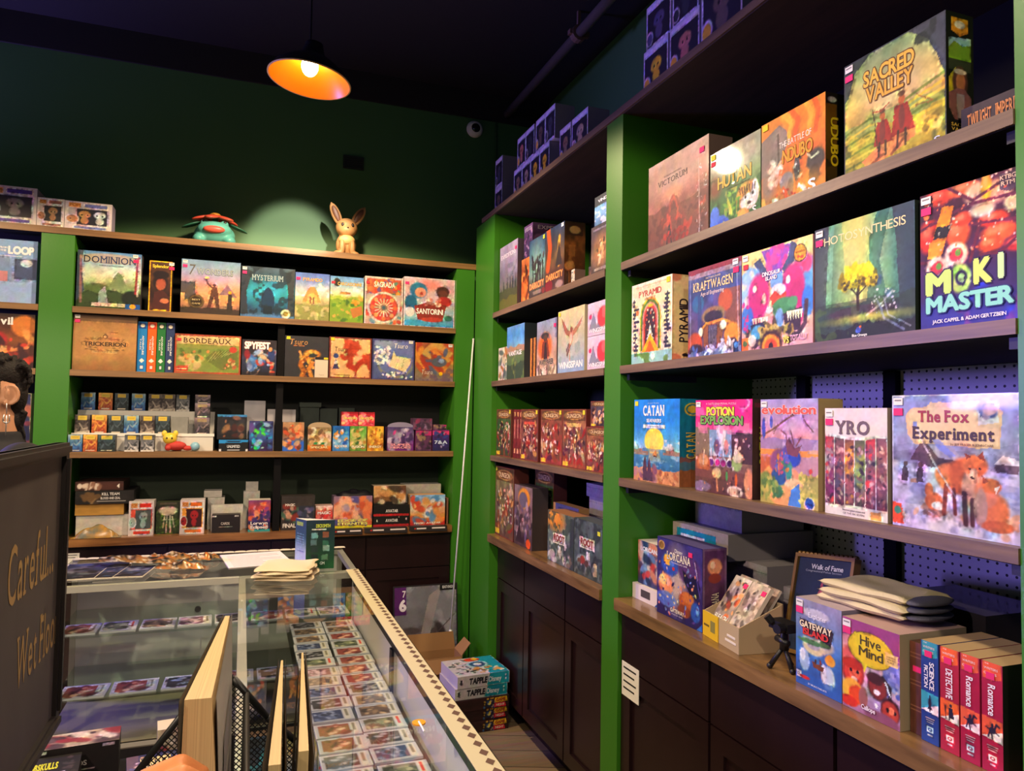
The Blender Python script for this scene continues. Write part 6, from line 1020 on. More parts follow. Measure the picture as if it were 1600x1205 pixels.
for st, w, f, cl, lb in ((-1.781, .043, 's1', '2c74b0', 'blue'), (-1.736, .042, 's2', 'd06028', 'orange'), (-1.692, .040, 's3', '2c6c40', 'green'), (-1.650, .040, 's4', '2c3c64', 'navy')):
    gbox('rule_book', f'{lb} adventure rulebook standing spine out beside the parchment game', 'book', 'B3', st, .04, w, .258, .2, f, col=cl, tcol='d8d0c0', group='spine-out rulebooks', px=.0022)
G('tan vineyard game box with a red border and dark capitals', 'B3', -1.606, .02, .320, .204, .07, 'fields2', col='a05038', stk='r')
G('dark spy game box with white block capitals', 'B3', -1.281, .03, .176, .192, .06, 'spies', col='24202a')
G('charcoal game box with a golden serpent', 'B3', -1.063, .03, .231, .224, .07, 'snake', col='2c2c30', stk='y')
A['whitecard'] = lambda c: c.g('d8ccbc', 'd4c8b8').r(0, 0, 1, .14, '2c2428').r(.7, .03, 1, .12, 'd8c83c').t('Tsuro', .3, .84, .4, .06, '8c7c6c')
gbox('small_card_box', 'small white card box leaning in front of the golden serpent game', 'card box', 'B3', -.905, .005, .07, .111, .022, 'whitecard', col='c8bcac')
G('cream game box with a red dragon', 'B3', -.828, .03, .233, .230, .07, 'reddragon', col='7c3c34', stk='y')
G('blue game box with a white-sailed ship on a wave', 'B3', -.590, .03, .241, .231, .07, 'ship', col='4c4c78', stk='W')
G('game box with a fiery orange bird, rightmost on its shelf', 'B3', -.344, .03, .228, .222, .07, 'phoenix', col='5c3c34', stk='W')
G('pale blue snowfield game box at the left edge above the red devil game', 'B2', -2.55, .03, .318, .309, .07, 'loop', col='7c94bc')
G('dark red devil game box at the left edge above the person', 'B3', -2.53, .03, .30, .261, .07, 'devil', col='3c1c1c')
G('cream and navy box behind the person at the left edge', 'B4', -2.50, .03, .268, .281, .06, 'scroll', col='b8ac90')
# ------- back wall, card boxes in three stepped rows
st_ = tag(empty('display_riser', (-1.73, .1, 1.3565)), 'white two-step riser carrying the rows of card sleeve boxes', 'riser')
b = MB(); b.box(-.33, -.03, 0, .32, .075, .085, 'd8d4cc'); b.box(-.33, .076, 0, .32, .20, .205, 'd0ccc4'); b.build('steps', M['matte'], st_)
b = MB(); b.box(-.335, -.034, .075, .325, -.0305, .09, 'ece8e0'); b.build('front_lip', M['matte'], st_)
SLV = (('9cb0b8 5c8cb0 3c5c94', '3c4c7c'), ('d8b060 c88048 a85c3c', '8c3c34'), ('5c6870 3c4c54 2c3438', '1c2428'), ('4c5054 8c8c90 d8d4d0', '2c2c30'), ('6c6460 4c4444 c8bcb0', '2c2428'))
words = ('blue', 'orange', 'dark grey', 'black and white', 'taupe')
GS = 'card sleeve boxes on the stepped riser'
def sleeve(x, y, z, w, h, i, row, f=None):
    cols, dk = SLV[i % 5]; A['_s'] = f or card_box(cols, 'd8c060', i+3, dk); lb = f'{words[i % 5]} card sleeve box, {row}'
    return gbox('card_sleeve_box', lb, 'card box', 'B4', x, y, w, h, .05, '_s', col='3c3c40', group=GS, dz=z, px=.003)
ORD = ('leftmost', 'second from left', 'third from left', 'fourth from left', 'fifth from left', 'sixth from left', 'rightmost')
for k, (x0, x1, i) in enumerate(((-2.066, -2.0, 0), (-2.0, -1.935, 1), (-1.935, -1.855, 2), (-1.818, -1.75, 3), (-1.745, -1.68, 3))): sleeve(x0, .0 if k > 1 else .005, 0, x1-x0-.003, .083, i, ORD[k]+' in the front row on the shelf')
for k, (px_, i) in enumerate(((-2.055, 4), (-1.98, 1), (-1.905, 2), (-1.835, 0), (-1.76, 4), (-1.69, 2))): sleeve(px_, .085, .0855 if k else .0855, .068, .095, i, ORD[k if k < 5 else 6]+' in the middle row of the riser')
for k, (px_, i) in enumerate(((-2.055, 0), (-1.975, 1), (-1.90, 2), (-1.82, 0), (-1.74, 4), (-1.675, 4), (-1.605, 3))): sleeve(px_, .215, .2055, .066, .09, i, ORD[k]+' in the back row of the riser')
A['greyface'] = lambda c: c.g('8c8c88', '949490').n(.05, 4, 4, 3)
gbox('card_sleeve_box', 'plain grey card box at the right end of the middle row', 'card box', 'B4', -1.615, .085, .08, .09, .05, 'greyface', col='7c7c7c', dz=.0855, group=GS, px=.004)
for k, (h, lb) in enumerate(((.088, 'lower'), (.075, 'middle'), (.045, 'upper'))):
    A['_s'] = card_box('8c7c84 5c5458 3c3c44', '9c8c70', k+31, '24242c'); gbox('card_sleeve_box', f'{lb} card box in the little stack at the right end of the riser', 'card box', 'B4', -1.505, .085, .075, h, .06, '_s', col='2c2c30', dz=.0855+(0, .0885, .164)[k], group=GS, px=.003)
gbox('booster_display', 'black and blue card display box leaning on its open tray', 'card box', 'B4', -1.392, .05, .148, .130, .07, 'starbox', col='2c5c84', tcol='3c8cc0', group=None, dz=.062)
gbox('display_tray', 'black open tray with a blue rim under the black and blue card box', 'tray', 'B4', -1.38, .012, .145, .060, .12, 'startray', col='202024')
gbox('booster_display', 'purple and green starry card display box left of the shelf upright', 'card box', 'B4', -1.232, .03, .122, .160, .08, 'nebula', col='2c2850')
for lb, st, s, w, h, dz in (('tall pale carton left of the shelf upright behind the starry box', -1.26, .15, .11, .27, 0), ('pale carton leaning behind the shelf upright', -1.14, .13, .15, .225, 0), ('pale grey square carton behind the round-topped display', -.96, .22, .105, .24, 0), ('flat pale lid lying on the grey square carton', -.965, .21, .12, .026, .241), ('dark grey carton right of the pale square one, behind', -.85, .24, .10, .235, 0), ('dark carton behind the red card packs', -.74, .26, .09, .24, 0)):
    A['_g'] = (lambda q: (lambda c: c.g(q, q).n(.06, 3, 3, 2)))('4c5450' if 'dark' in lb or 'grey square' in lb else 'b8b4b8'); gbox('storage_carton', lb, 'carton', 'B4', st, min(s, .25), w, h, .07, '_g', col='9c9c9c' if 'pale' in lb else '3c4040', group='plain cartons on the card shelf', mat_='matte', dz=dz, px=.02)
gbox('booster_display', 'tan card display box with a blue base, right of the shelf upright', 'card box', 'B4', -1.062, .03, .112, .156, .09, 'onep', col='5c4c44')
def archtop(o, w, h, d, col):
    b = MB(); n = 14; f = [(w/2+w/2*math.cos(math.pi*k/n), 0, h+.028*math.sin(math.pi*k/n)) for k in range(n+1)]; b.poly(f, col); b.poly([(x, .012, z) for x, _, z in f][::-1], col)
    for a, c in zip(f, f[1:]): b.poly([a, (a[0], .012, a[2]), (c[0], .012, c[2]), c], col)
    return b.build('header_card', M['card'], o)
o = gbox('booster_display', 'round-topped tan card display with a green oval badge', 'card box', 'B4', -.93, .03, .125, .13, .09, 'onep2', col='a08868'); archtop(o, .124, .13, .09, 'b09878')
for lb, st, f, cl in (('blue booster pack box beside the round-topped display', -.797, 'packblue', '2c5ca0'), ('green booster pack box between the blue and the gold', -.703, 'packgreen', '5c8c48'), ('gold booster pack box right of the green one', -.607, 'packgold', 'b08438')): gbox('booster_box', lb, 'card box', 'B4', st, .03, .091, .138, .06, f, col=cl, group='coloured booster boxes on the card shelf', px=.0025)
b = MB(); b.box(-.1, 0, 0, .1, .07, .137, '6c2c34'); o = b.build('red_carton', M['matte']); o.location = (-.645, .115, 1.3565); tag(o, 'dark red carton carrying the two red card packs', 'carton')
for lb, st in (('left of two red card packs above the green booster box', -.741), ('right of two red card packs above the gold booster box', -.646)): gbox('booster_box', lb, 'card box', 'B4', st, .12, .093, .08, .055, 'packred', col='a8283c', dz=.1375, group='red card packs', px=.0025)
o = gbox('booster_display', 'silver and violet rounded card display left of two violet boxes', 'card box', 'B4', -.491, .05, .153, .135, .08, 'violet1', col='4c2c58'); archtop(o, .152, .135, .08, '8c84a0')
gbox('booster_box', 'violet card box with a dark hero group', 'card box', 'B4', -.330, .03, .092, .120, .08, 'violet2', col='6c2c5c', px=.0025); gbox('booster_box', 'violet card box with a navy panel, rightmost on the card shelf', 'card box', 'B4', -.232, .03, .10, .121, .08, 'violet3', col='6c2c5c', px=.0025)
gbox('booster_box', 'purple-grey card box stacked on the violet hero box', 'card box', 'B4', -.345, .04, .112, .065, .08, 'violet4', col='5c3c58', tcol='7c6478', dz=.1215, px=.0025); gbox('booster_box', 'thin pinkish box lying on the rightmost violet card box', 'card box', 'B4', -.225, .05, .08, .03, .07, 'violet2', col='8c4c6c', dz=.1215, px=.003)
# small toys on the card shelf
M['ty'] = mat('yellow_toy_plastic', 'e8c840', .35); M['tr'] = mat('red_toy_cloth', 'c03830', .7); M['tb'] = mat('pale_blue_toy', '88b8cc', .3); M['dark'] = mat('dark_print', '201a18', .4)
t = tag(empty('toy_figure', (-1.585, -.004, 1.3565)), 'small yellow toy in a red suit lying in front of the white riser', 'toy')
b = MB(); b.ball((-.03, .035, .065), (.034, .03, .03)); [b.ball((-.03+s*.026, .035, .090), (.013, .009, .017)) for s in (-1, 1)]; b.build('head', M['ty'], t, True)
b = MB(); b.ball((.0, .035, .028), (.05, .028, .024)); b.ball((.055, .03, .016), (.024, .014, .013)); b.ball((-.035, .02, .018), (.016, .016, .015)); b.build('suit', M['tr'], t, True)
b = MB(); [b.ball((-.03+s*.012, .006, .068), .0045, n=8, m=6) for s in (-1, 1)]; b.build('eyes', M['dark'], t, True)
o = MB(); o.ball((0, 0, .024), .0235); o = o.build('toy_ball', M['tb'], None, True); o.location = (-1.495, .03, 1.3565); tag(o, 'small pale blue ball beside the red and yellow toy', 'ball')
# ------- back counter
A['tanface'] = lambda c: c.g('a8844c', 'b08c50').n(.08, 5, 3, 3); A['whiteface'] = lambda c: c.g('c8c4bc', 'c4c0b8').n(.05, 4, 4, 3)
gbox('white_carton', 'white carton at the bottom of the left stack on the back counter', 'carton', 'B5', -2.03, .07, .235, .105, .2, 'whiteface', col='b8b4ac', mat_='matte'); gbox('storage_carton', 'tan flat carton in the middle of the left stack on the back counter', 'carton', 'B5', -2.034, .06, .217, .055, .22, 'tanface', col='9c7840', dz=.106, mat_='matte')
gbox('miniatures_box', 'black miniatures box with white lettering above the tan carton', 'game box', 'B5', -2.033, .05, .26, .065, .24, 'killB', col='201e20', dz=.162); gbox('miniatures_box', 'dark red-brown miniatures box topmost of the left stack', 'game box', 'B5', -2.037, .06, .215, .045, .22, 'killA', col='34201c', dz=.228)
gbox('figure_box', 'red-framed window figure box with a pale grey figure', 'toy box', 'B5', -1.791, .03, .115, .174, .1, 'popD', col='d8ccc8', tcol='d0c8c8', group='window figure boxes on the back counter', px=.0022); gbox('figure_box', 'orange-framed window figure box with a dark red figure', 'toy box', 'B5', -1.555, .03, .117, .174, .1, 'popE', col='d8ccc8', tcol='d0c8c8', group='window figure boxes on the back counter', px=.0022)
gbox('figure_box', 'green box with a bone-white skeletal figure between two window boxes', 'toy box', 'B5', -1.668, .06, .11, .162, .08, 'skel', col='3c4430')
gbox('white_carton', 'white carton stack behind the small black card box', 'carton', 'B5', -1.43, .16, .085, .17, .1, 'whiteface', col='b8b4ac', mat_='matte'); gbox('white_carton', 'flat white carton topmost behind the orange-framed figure box', 'carton', 'B5', -1.45, .17, .09, .035, .09, 'whiteface', col='c0bcb4', dz=.171, mat_='matte'); gbox('white_carton', 'wide white carton directly behind the small black card box', 'carton', 'B5', -1.41, .10, .16, .135, .05, 'whiteface', col='b0aca8', mat_='matte')
A['blackcard'] = lambda c: c.g('2a2424', '242020').r(.02, .05, .15, .12, 'c8c4c0').r(.8, .05, .95, .12, 'c8c4c0').t('CARDS', .32, .42, .3, .14, 'c8c0b8', None, .02).r(.25, .66, .72, .7, 'a8a098')
gbox('card_box', 'small black card box with pale lettering on the back counter', 'card box', 'B5', -1.402, .03, .14, .094, .06, 'blackcard', col='241e1e')
gbox('card_holder', 'pale stepped card holder standing at the back near the shelf upright', 'holder', 'B5', -1.25, .16, .085, .20, .06, 'whiteface', col='b8b4ac', mat_='matte'); gbox('card_holder', 'pale rounded tab on the stepped card holder', 'holder', 'B5', -1.24, .17, .065, .05, .03, 'whiteface', col='b8b4ac', dz=.2005, mat_='matte')
gbox('booster_display', 'purple sunset booster display with white lettering beside the upright', 'card box', 'B5', -1.224, .03, .112, .165, .09, 'dusk', col='2c2448', tcol='c8c0b4', px=.0024)
gbox('bundle_box', 'dark square bundle box behind the standing brochure', 'game box', 'B5', -1.058, .03, .176, .183, .1, 'draftbk', col='34302e', px=.0024)
gbox('booster_display', 'small white and red booster display right of the dark bundle box', 'card box', 'B5', -.876, .05, .092, .124, .08, 'whiteRed', col='b89890'); gbox('booster_display', 'wide lilac and orange booster display with yellow lettering', 'card box', 'B5', -.783, .03, .213, .176, .1, 'giant', col='5c4c60', px=.0024)
gbox('bundle_box', 'pair of black and red game boxes stacked under a brown picture box', 'game box', 'B5', -.563, .03, .204, .121, .13, 'airA', col='1c1a1a', px=.0024); gbox('bundle_box', 'brown picture box on the black and red pair', 'game box', 'B5', -.561, .05, .185, .105, .1, 'airB', col='2c2622', tcol='b8a890', dz=.122, px=.0024)
gbox('white_carton', 'white carton with a lid behind the sky blue picture display', 'carton', 'B5', -.372, .14, .225, .225, .1, 'whiteface', col='b8b4ac', mat_='matte'); gbox('booster_display', 'sky blue picture display with a red base at the right end of the back counter', 'card box', 'B5', -.352, .04, .205, .172, .09, 'airC', col='c89868', px=.0024)
b = MB(); b.box(0, 0, 0, .01, .12, .15, '7c5440'); o = b.build('cardboard_flap', M['matte']); o.location = (-.135, .05, .9305); tag(o, 'brown cardboard flap at the right end of the back counter', 'cardboard')
# envelopes overhanging the counter edge
M['foilpaper'] = mat('black_glossy_paper', '241f22', .35)
for k, (x, w, ang) in enumerate(((-.80, .17, -3), (-.62, .24, -2), (-.37, .22, -2))):
    b = MB(); b.box(0, -.025, 0, w, .02, .002, '2a2426'); b.poly([(0, -.0255, -.022), (w, -.0255, -.03), (w, -.0253, .0022), (0, -.0253, .0022)], '2c2728'); b.poly([(0, -.0257, -.022), (0, -.0255, .0022), (w, -.0255, .0022), (w, -.0257, -.03)][::-1], '2c2728')
    b.box(w*.2, -.0265, -.014, w*.45, -.026, -.006, 'e8dcd8'); b.box(w*.14, -.0265, -.014, w*.18, -.026, -.006, 'c83c34'); b.box(w*.6, -.0265, -.013, w*.95, -.026, -.005, 'e8dcd8')
    o = b.build('advert_sheet', M['card']); o.location = (x, .005, .9305+.0001*k); o.scale = (1, 1, 1); tag(o, ('leftmost', 'middle', 'rightmost')[k]+' black advert sheet hanging over the back counter edge', 'paper', 'black advert sheets on the counter edge')
def bag_heap(name, label, loc, w, d, h, m, seed, cat, n=3):
    t = tag(empty(name, loc), label, cat); q = random.Random(seed)
    for k in range(n):
        b = MB(); nx, ny = 22, 12; vs = []
        for j in range(ny+1):
            for i in range(nx+1):
                u, v = i/nx, j/ny; e = math.sin(math.pi*u)**.4*math.sin(math.pi*v)**.4
                vs.append(((u-.5)*w*(1-.1*k), (v-.5)*d, max(.001, h*(k+.2)/n*1.0*e+.012*e*math.sin(9*u+k*2+seed)*math.cos(7*v+k))))
        b.mesh(vs, [(j*(nx+1)+i, j*(nx+1)+i+1, (j+1)*(nx+1)+i+1, (j+1)*(nx+1)+i) for j in range(ny) for i in range(nx)]); b.build('fold', m, t, True)
    return t
M['bagblack'] = mat('black_plastic', '16151c', .28); M['bagclear'] = mat('olive_plastic_bag', '6c6c58', .25, noise=('b88838', (22, 22, 22), .12))
bag_heap('plastic_bag_pile', 'pile of folded black bags behind the figure boxes on the back counter', (-1.63, .24, .931), .32, .16, .22, M['bagblack'], 3, 'bags')
bag_heap('plastic_bag_pile', 'heap of clear plastic packets with orange labels at the left of the back counter', (-1.93, .025, .931), .22, .06, .075, M['bagclear'], 5, 'bags')
bag_heap('plastic_bag_pile', 'crumpled dark bag lying on the wide lilac booster display', (-.66, .09, 1.1075), .21, .09, .04, M['bagblack'], 8, 'bags', 2)
# ------- boxes of figures on top of the shelving
def pop(label, wall, start, s, w, h, f, dz=0, d=.10): gbox('figure_box', label, 'toy box', wall, start, s, w, h, d, f, col='d8d0dc', scol='8c849c', tcol='cfc6d4', group='window figure boxes on top of the shelves', dz=dz, px=.0028)
pop('large white window figure box at the left edge on top of the back shelves', 'B1', -2.46, .02, .218, .183, 'popA', d=.16); pop('small white window figure box between two larger ones on the back shelves', 'B1', -2.241, .02, .117, .143, 'popB'); pop('wide white window box with two figures on top of the back shelves', 'B1', -2.123, .02, .208, .141, 'popC')
k = 0
PD = ((-.16, .06, .12, 0, 'bottom box of the lone pair in the corner'), (-.16, .06, .12, .1655, 'top box of the lone pair in the corner'),
      (-.50, .05, .118, 0, 'bottom box, first from the corner in the long row'), (-.62, .05, .118, 0, 'bottom box, second from the corner in the long row'), (-.74, .05, .118, 0, 'bottom box, third from the corner in the long row'), (-.86, .05, .118, 0, 'bottom box with a golden figure, fourth from the corner'),
      (-.52, .06, .118, .1655, 'upper box, first from the corner in the long row'), (-.64, .06, .118, .1655, 'upper box, second from the corner in the long row'), (-.78, .06, .118, .1655, 'upper box, third from the corner in the long row'), (-.90, .06, .118, .1655, 'upper box, fourth from the corner in the long row'),
      (-1.10, .05, .12, 0, 'small box with a pink figure beside the wide last box'), (-1.23, .05, .16, 0, 'wide last box of the row, above the middle post'))
for (st, s, w, dz, lb) in PD:
    pop('dim window figure box: '+lb, 'R1', st, s, w, .165, 'pd%d' % ((4 if 'golden' in lb else k) % 8), dz); k += 1
for st, s, w, h, dz, lb in ((-1.86, .04, .16, .165, 0, 'bottom left'), (-1.86, .05, .16, .165, .1655, 'upper left'), (-2.03, .04, .17, .165, 0, 'bottom middle'), (-2.03, .05, .15, .165, .1655, 'upper middle'), (-2.21, .04, .20, .22, 0, 'bottom right, with a blue figure')):
    pop('violet-lit window figure box above the near bay, '+lb, 'R1', st, s, w, h, 'pd%d' % (k % 8), dz); k += 1

# ================================================================== glass display cases
CT = .97
M['deck'] = mat('dark_case_deck', '17161a', .5); M['panelw'] = mat('white_sliding_panel', 'ece6e0', .35); M['trim'] = mat('cream_border_trim', attr=True, rough=.7)
M['deckg'] = mat('taupe_case_deck', '857b6c', .7)
def caserail(b, x0, y0, x1, y1, z0=CT-.028, z1=CT-.0065, t=.022):
    b.box(x0, y0, z0, x1, y0+t, z1); b.box(x0, y1-t, z0, x1, y1, z1); b.box(x0, y0+t, z0, x0+t, y1-t, z1); b.box(x1-t, y0+t, z0, x1, y1-t, z1)
# --- case along the back
x0, x1, y0, y1 = -1.88, -.835, -1.25, -.76
ca = tag(empty('display_case', ((x0+x1)/2, (y0+y1)/2, 0)), 'glass display case parallel to the back shelves, with pale panels behind two shelves of cards', 'display case')
def cpart(root, n, m, *bxs):
    b = MB(); lx, ly = root.location.x, root.location.y
    for q in bxs: b.box(q[0]-lx, q[1]-ly, q[2], q[3]-lx, q[4]-ly, q[5])
    return b.build(n, M[m], root)
cpart(ca, 'plinth', 'deck', (x0, y0, 0, x1, y1, .40)); cpart(ca, 'deck', 'deckg', (x0+.002, y0+.002, .4005, x1-.002, y1-.002, .42))
b = MB(); caserail(b, x0-ca.location.x, y0-ca.location.y, x1-ca.location.x, y1-ca.location.y)
for px_, py_ in ((x0, y0), (x0, y1-.02), (x1-.02, y1-.02)): b.box(px_-ca.location.x, py_-ca.location.y, .42, px_+.02-ca.location.x, py_+.02-ca.location.y, CT-.028)
b.box(x0-ca.location.x, y0-ca.location.y, .405, x1-ca.location.x, y0+.012-ca.location.y, .42); b.build('frame', M['steel'], ca)
cpart(ca, 'glass_top', 'glass', (x0, y0, CT-.006, x1, y1, CT)); cpart(ca, 'front_glass', 'glass', (x0+.021, y0+.003, .421, x1-.001, y0+.009, CT-.029))
cpart(ca, 'sliding_panel', 'panelw', (x0+.021, y1-.018, .421, -1.405, y1-.010, CT-.029)); cpart(ca, 'sliding_panel', 'panelw', (-1.41, y1-.009, .421, x1-.021, y1-.002, CT-.029))
b = MB(); b.cyl((-1.418-ca.location.x, y1-.0185-ca.location.y, .745), (-1.418-ca.location.x, y1-.03-ca.location.y, .745), .012); b.build('panel_lock', M['blackmetal'], ca)
for z in (.775, .555): cpart(ca, 'glass_shelf', 'shelfglass', (x0+.021, y0+.07, z-.006, x1-.021, y1-.03, z))
b = MB(); xx = x0
while xx < x1-.03:
    vs = [(xx-ca.location.x, y1-.03-ca.location.y, CT+.0015), (xx+.045-ca.location.x, y1-.03-ca.location.y, CT+.0015)]+[(xx+.0225+.0225*math.cos(math.pi*k/8)-ca.location.x, y1-.004+.013*math.sin(math.pi*k/8)-ca.location.y, CT+.0015) for k in range(9)]
    b.poly(vs, 'd8cfae'); b.poly([(v[0], v[1], CT+.0006) for v in vs][::-1], 'd8cfae'); xx += .046
b.build('scalloped_trim', M['trim'], ca)
# --- case running toward the viewer
X0, X1, Y0, Y1 = -1.262, -.836, -3.62, -1.252
cb = tag(empty('display_case', ((X0+X1)/2, (Y0+Y1)/2, 0)), 'long glass-topped display case running towards the viewer, full of graded cards, with a diamond-patterned edge', 'display case')
cpart(cb, 'plinth', 'deck', (X0, Y0, 0, X1, Y1, .42))
b = MB(); lx, ly = cb.location.x, cb.location.y; caserail(b, X0-lx, Y0-ly, X1-lx, Y1-ly)
for px_, py_ in ((X0, Y0), (X0, Y1-.02), (X1-.02, Y1-.02), (X1-.02, Y0)): b.box(px_-lx, py_-ly, .42, px_+.02-lx, py_+.02-ly, CT-.028)
b.build('frame', M['steel'], cb)
cpart(cb, 'glass_top', 'glass', (X0, Y0, CT-.006, X1, Y1, CT)); cpart(cb, 'side_glass', 'glass', (X0+.004, Y0+.021, .421, X0+.010, Y1-.021, CT-.029))
cpart(cb, 'sliding_panel', 'panelw', (X1-.016, -2.06, .421, X1-.008, Y1-.021, CT-.06)); cpart(cb, 'sliding_panel', 'panelw', (X1-.0075, Y0+.021, .421, X1-.001, -2.02, CT-.06))
cpart(cb, 'sliding_track', 'blackmetal', (X1-.018, Y0+.021, CT-.06, X1-.002, Y1-.021, CT-.029)); cpart(cb, 'panel_edge', 'blackmetal', (X1-.024, -2.065, .421, X1-.0165, -2.035, CT-.06))
cpart(cb, 'glass_shelf', 'shelfglass', (-1.10, Y0+.03, .79, X1-.026, Y1-.03, .796)); cpart(cb, 'deck_liner', 'black', (X0+.012, Y0+.022, .4205, X1-.02, Y1-.022, .424))
b = MB(); b.box(X1-.045-lx, Y0-ly, CT+.0004, X1+.002-lx, Y1-ly, CT+.0012, 'c8bd96'); b.box(X1+.0005-lx, Y0-ly, CT-.03, X1+.002-lx, Y1-ly, CT+.0012, 'c8bd96'); yy = Y1-.02
while yy > Y0+.02:
    cx = X1-.013-lx; b.poly([(cx-.009, yy-ly, CT+.0016), (cx, yy-.014-ly, CT+.0016), (cx+.009, yy-ly, CT+.0016), (cx, yy+.014-ly, CT+.0016)], '5c3f2e'); yy -= .036
b.build('diamond_trim', M['trim'], cb)
# --- graded cards
SC = {}
def graded(label, loc, w, d, i, rz=0, grp='graded cards in the display cases'):
    k = (i % 6, round(w, 3), round(d, 3))
    if k not in SC:
        r = tag(empty('graded_card'), '', 'card')
        b = MB(); b.box(0, 0, 0, w, d, .006, 'c4c6cc'); b.build('plastic_slab', M['card'], r)
        b = MB(); c = Art(d*.92, w*.94, .0035); A['slab%d' % (i % 6)](c); c.grid(b, (w*.03, d*.96, .0066), (0, -1, 0), (1, 0, 0), (0, 0, 1)); b.build('card_face', M['card'], r); SC[k] = r; first = True
    else:
        s = SC[k]; r = s.copy(); COL.objects.link(r)
        for ch in s.children:
            q = ch.copy(); q.parent = r; COL.objects.link(q)
    r.location = loc; r.rotation_euler = (0, 0, R(rz)); r['label'] = label; r['group'] = grp; return r
NTH = ('first', 'second', 'third', 'fourth', 'fifth', 'sixth', 'seventh', 'eighth', 'ninth', 'tenth', 'eleventh', 'twelfth', 'thirteenth', 'fourteenth', 'fifteenth', 'sixteenth', 'seventeenth', 'eighteenth')
q = random.Random(5)
for col_, xs in (('left', -1.085), ('right', -.972)):
    for r_ in range(18):
        graded(f'graded card, {NTH[r_]} from the far end in the {col_} column under the glass top', (xs+q.uniform(-.004, .003), -1.40-.083*r_+q.uniform(-.004, .004), .7965), .108, .074, q.randrange(6)+(0 if r_ != 3 else 0), q.uniform(-1.2, 1.2))
for z, n, nm in ((.775, 8, 'upper'), (.555, 6, 'lower')):
    for k in range(n):
        wd = .115 if n == 8 else .15
        graded(f'graded card lying {NTH[k]} from the left on the {nm} shelf of the rear case', (-1.845+k*(.126 if n == 8 else .165), -1.165, z+.0005), wd, .13, q.randrange(6), q.uniform(-2, 2))
t = tag(empty('case_lock', (-.93, -2.70, CT+.0005)), 'small round orange tag lying on the long glass case near the bottom edge', 'tag'); b = MB(); b.cyl((0, 0, 0), (0, 0, .003), .013, n=20); b.build('disc', mat('orange_tag', 'f0a018', .4), t); b = MB(); b.tube([(0, .0, .0035), (0, -.03, .0035), (0, -.045, .0025)], .002, 8); b.build('stem', M['white'], t)
# --- things on the glass tops
t = tag(empty('price_list', (-1.20, -.96, CT+.0008), R(8)), 'white printed sheet lying on the glass behind the folded rag', 'paper'); b = MB(); b.box(-.12, -.14, 0, .12, .14, .002, 'e8dcd4')
for k in range(9): b.box(-.10, -.12+.026*k, .0021, .10 if k % 3 else .02, -.117+.026*k, .0024, '9c8c88')
b.build('sheet', M['matte'], t)
blanket('folded_rag', 'cream folded rag lying where the two glass cases meet', (-1.10, -1.31, CT+.001), -14, .20, .21, 4, .011, M['rag'], 'cloth', 5)
t = tag(empty('brochure', (-.985, -1.16, CT+.0008), R(-4)), 'three-sided dark green brochure standing on the glass corner', 'brochure')
b = MB(); w_ = .12; h_ = .185; c = Art(.105, h_, .0016); A['brocA'](c); n = Vector((.0, -1, 0)); c.grid(b, (-.038, -.052, 0), (1, 0, 0), (0, 0, 1), (0, -1, 0))
c = Art(.085, h_, .002); A['brocB'](c); d = Vector((.46, -.888, 0)); c.grid(b, (-.0775, .0235, 0), tuple(d), (0, 0, 1), (-.888, -.46, 0)); b.box(-.038, -.0515, 0, .067, -.051, h_, '24384a'); b.poly([(.067, -.0515, 0), (-.077, .024, 0), (-.077, .024, h_), (.067, -.0515, h_)], 'd8d4cc'); b.poly([(-.077, .0245, 0), (.0665, -.0505, 0), (.0665, -.0505, h_), (-.077, .0245, h_)], 'd8d4cc'); b.poly([(-.038, -.0515, h_-.001), (.067, -.0515, h_-.001), (-.0775, .024, h_-.001)], 'e4d8c4'); b.build('folded_card', M['card'], t)
for k, (x, y, w, h, rz, lb) in enumerate(((-1.86, -1.19, .22, .30, 3, 'dark blue picture leaflet, leftmost on the rear case'), (-1.74, -1.20, .13, .19, -4, 'small navy leaflet with a cream edge lying over the others'), (-1.68, -1.215, .10, .20, -8, 'dark leaflet nearest the foil wrappers on the rear case'))):
    A['leaf'] = collage('2c3048 3c4460 28283c', '4c5c84 8c90a8 1c1c2c 6c6c80', k+3, 30); b = MB(); b.box(0, 0, 0, w, h, .003, 'd8d0c0'); c = Art(w*.94, h*.92, .004); A['leaf'](c); c.grid(b, (w*.03, h*.06, .0034), (1, 0, 0), (0, 1, 0), (0, 0, 1)); o = b.build('leaflet', M['card']); o.location = (x, y, CT+.0008+.0036*k); o.rotation_euler = (0, 0, R(rz)); tag(o, lb, 'leaflet', 'leaflets on the rear case')
# crumpled foil wrappers
def foil(label, x, y, w, d, rz, seed, z):
    q = random.Random(seed); nx, ny = 26, 10; r = np.random.RandomState(seed); U, V_ = np.meshgrid(np.linspace(0, 1, nx), np.linspace(0, 1, ny)); nz = vnoise(U, V_, 7, 3, seed)+.5*vnoise(U, V_, 16, 7, seed+1); c = Art(w, d, w/(nx-1)); c.nx, c.ny = nx, ny; c.U, c.V = U, V_; c.a = np.zeros((ny, nx, 3))
    c.g('b88c50', '8c6440', 'c8a068').blot(.52, '2a2420', 8, 4, seed).blot(.58, 'c87838', 9, 5, seed+5).blot(.62, 'e8d8b8', 12, 6, seed+9)
    P = np.stack([(U-.5)*w, (V_-.5)*d*(.5+.5*np.sin(math.pi*U)**.6), .004+.020*nz*np.sin(math.pi*U)**.4*(.35+np.sin(math.pi*V_))], -1)[::-1]; b = MB(); K = c.a[::-1]; K = np.where(K <= .04045, K/12.92, ((K+.055)/1.055)**2.4); b.grids.append((P[::-1], K[::-1])); o = b.build('foil_wrapper', M['foil'], None, True); o.location = (x, y, z); o.rotation_euler = (0, 0, R(rz)); tag(o, label, 'wrapper', 'crumpled foil wrappers on the rear case')
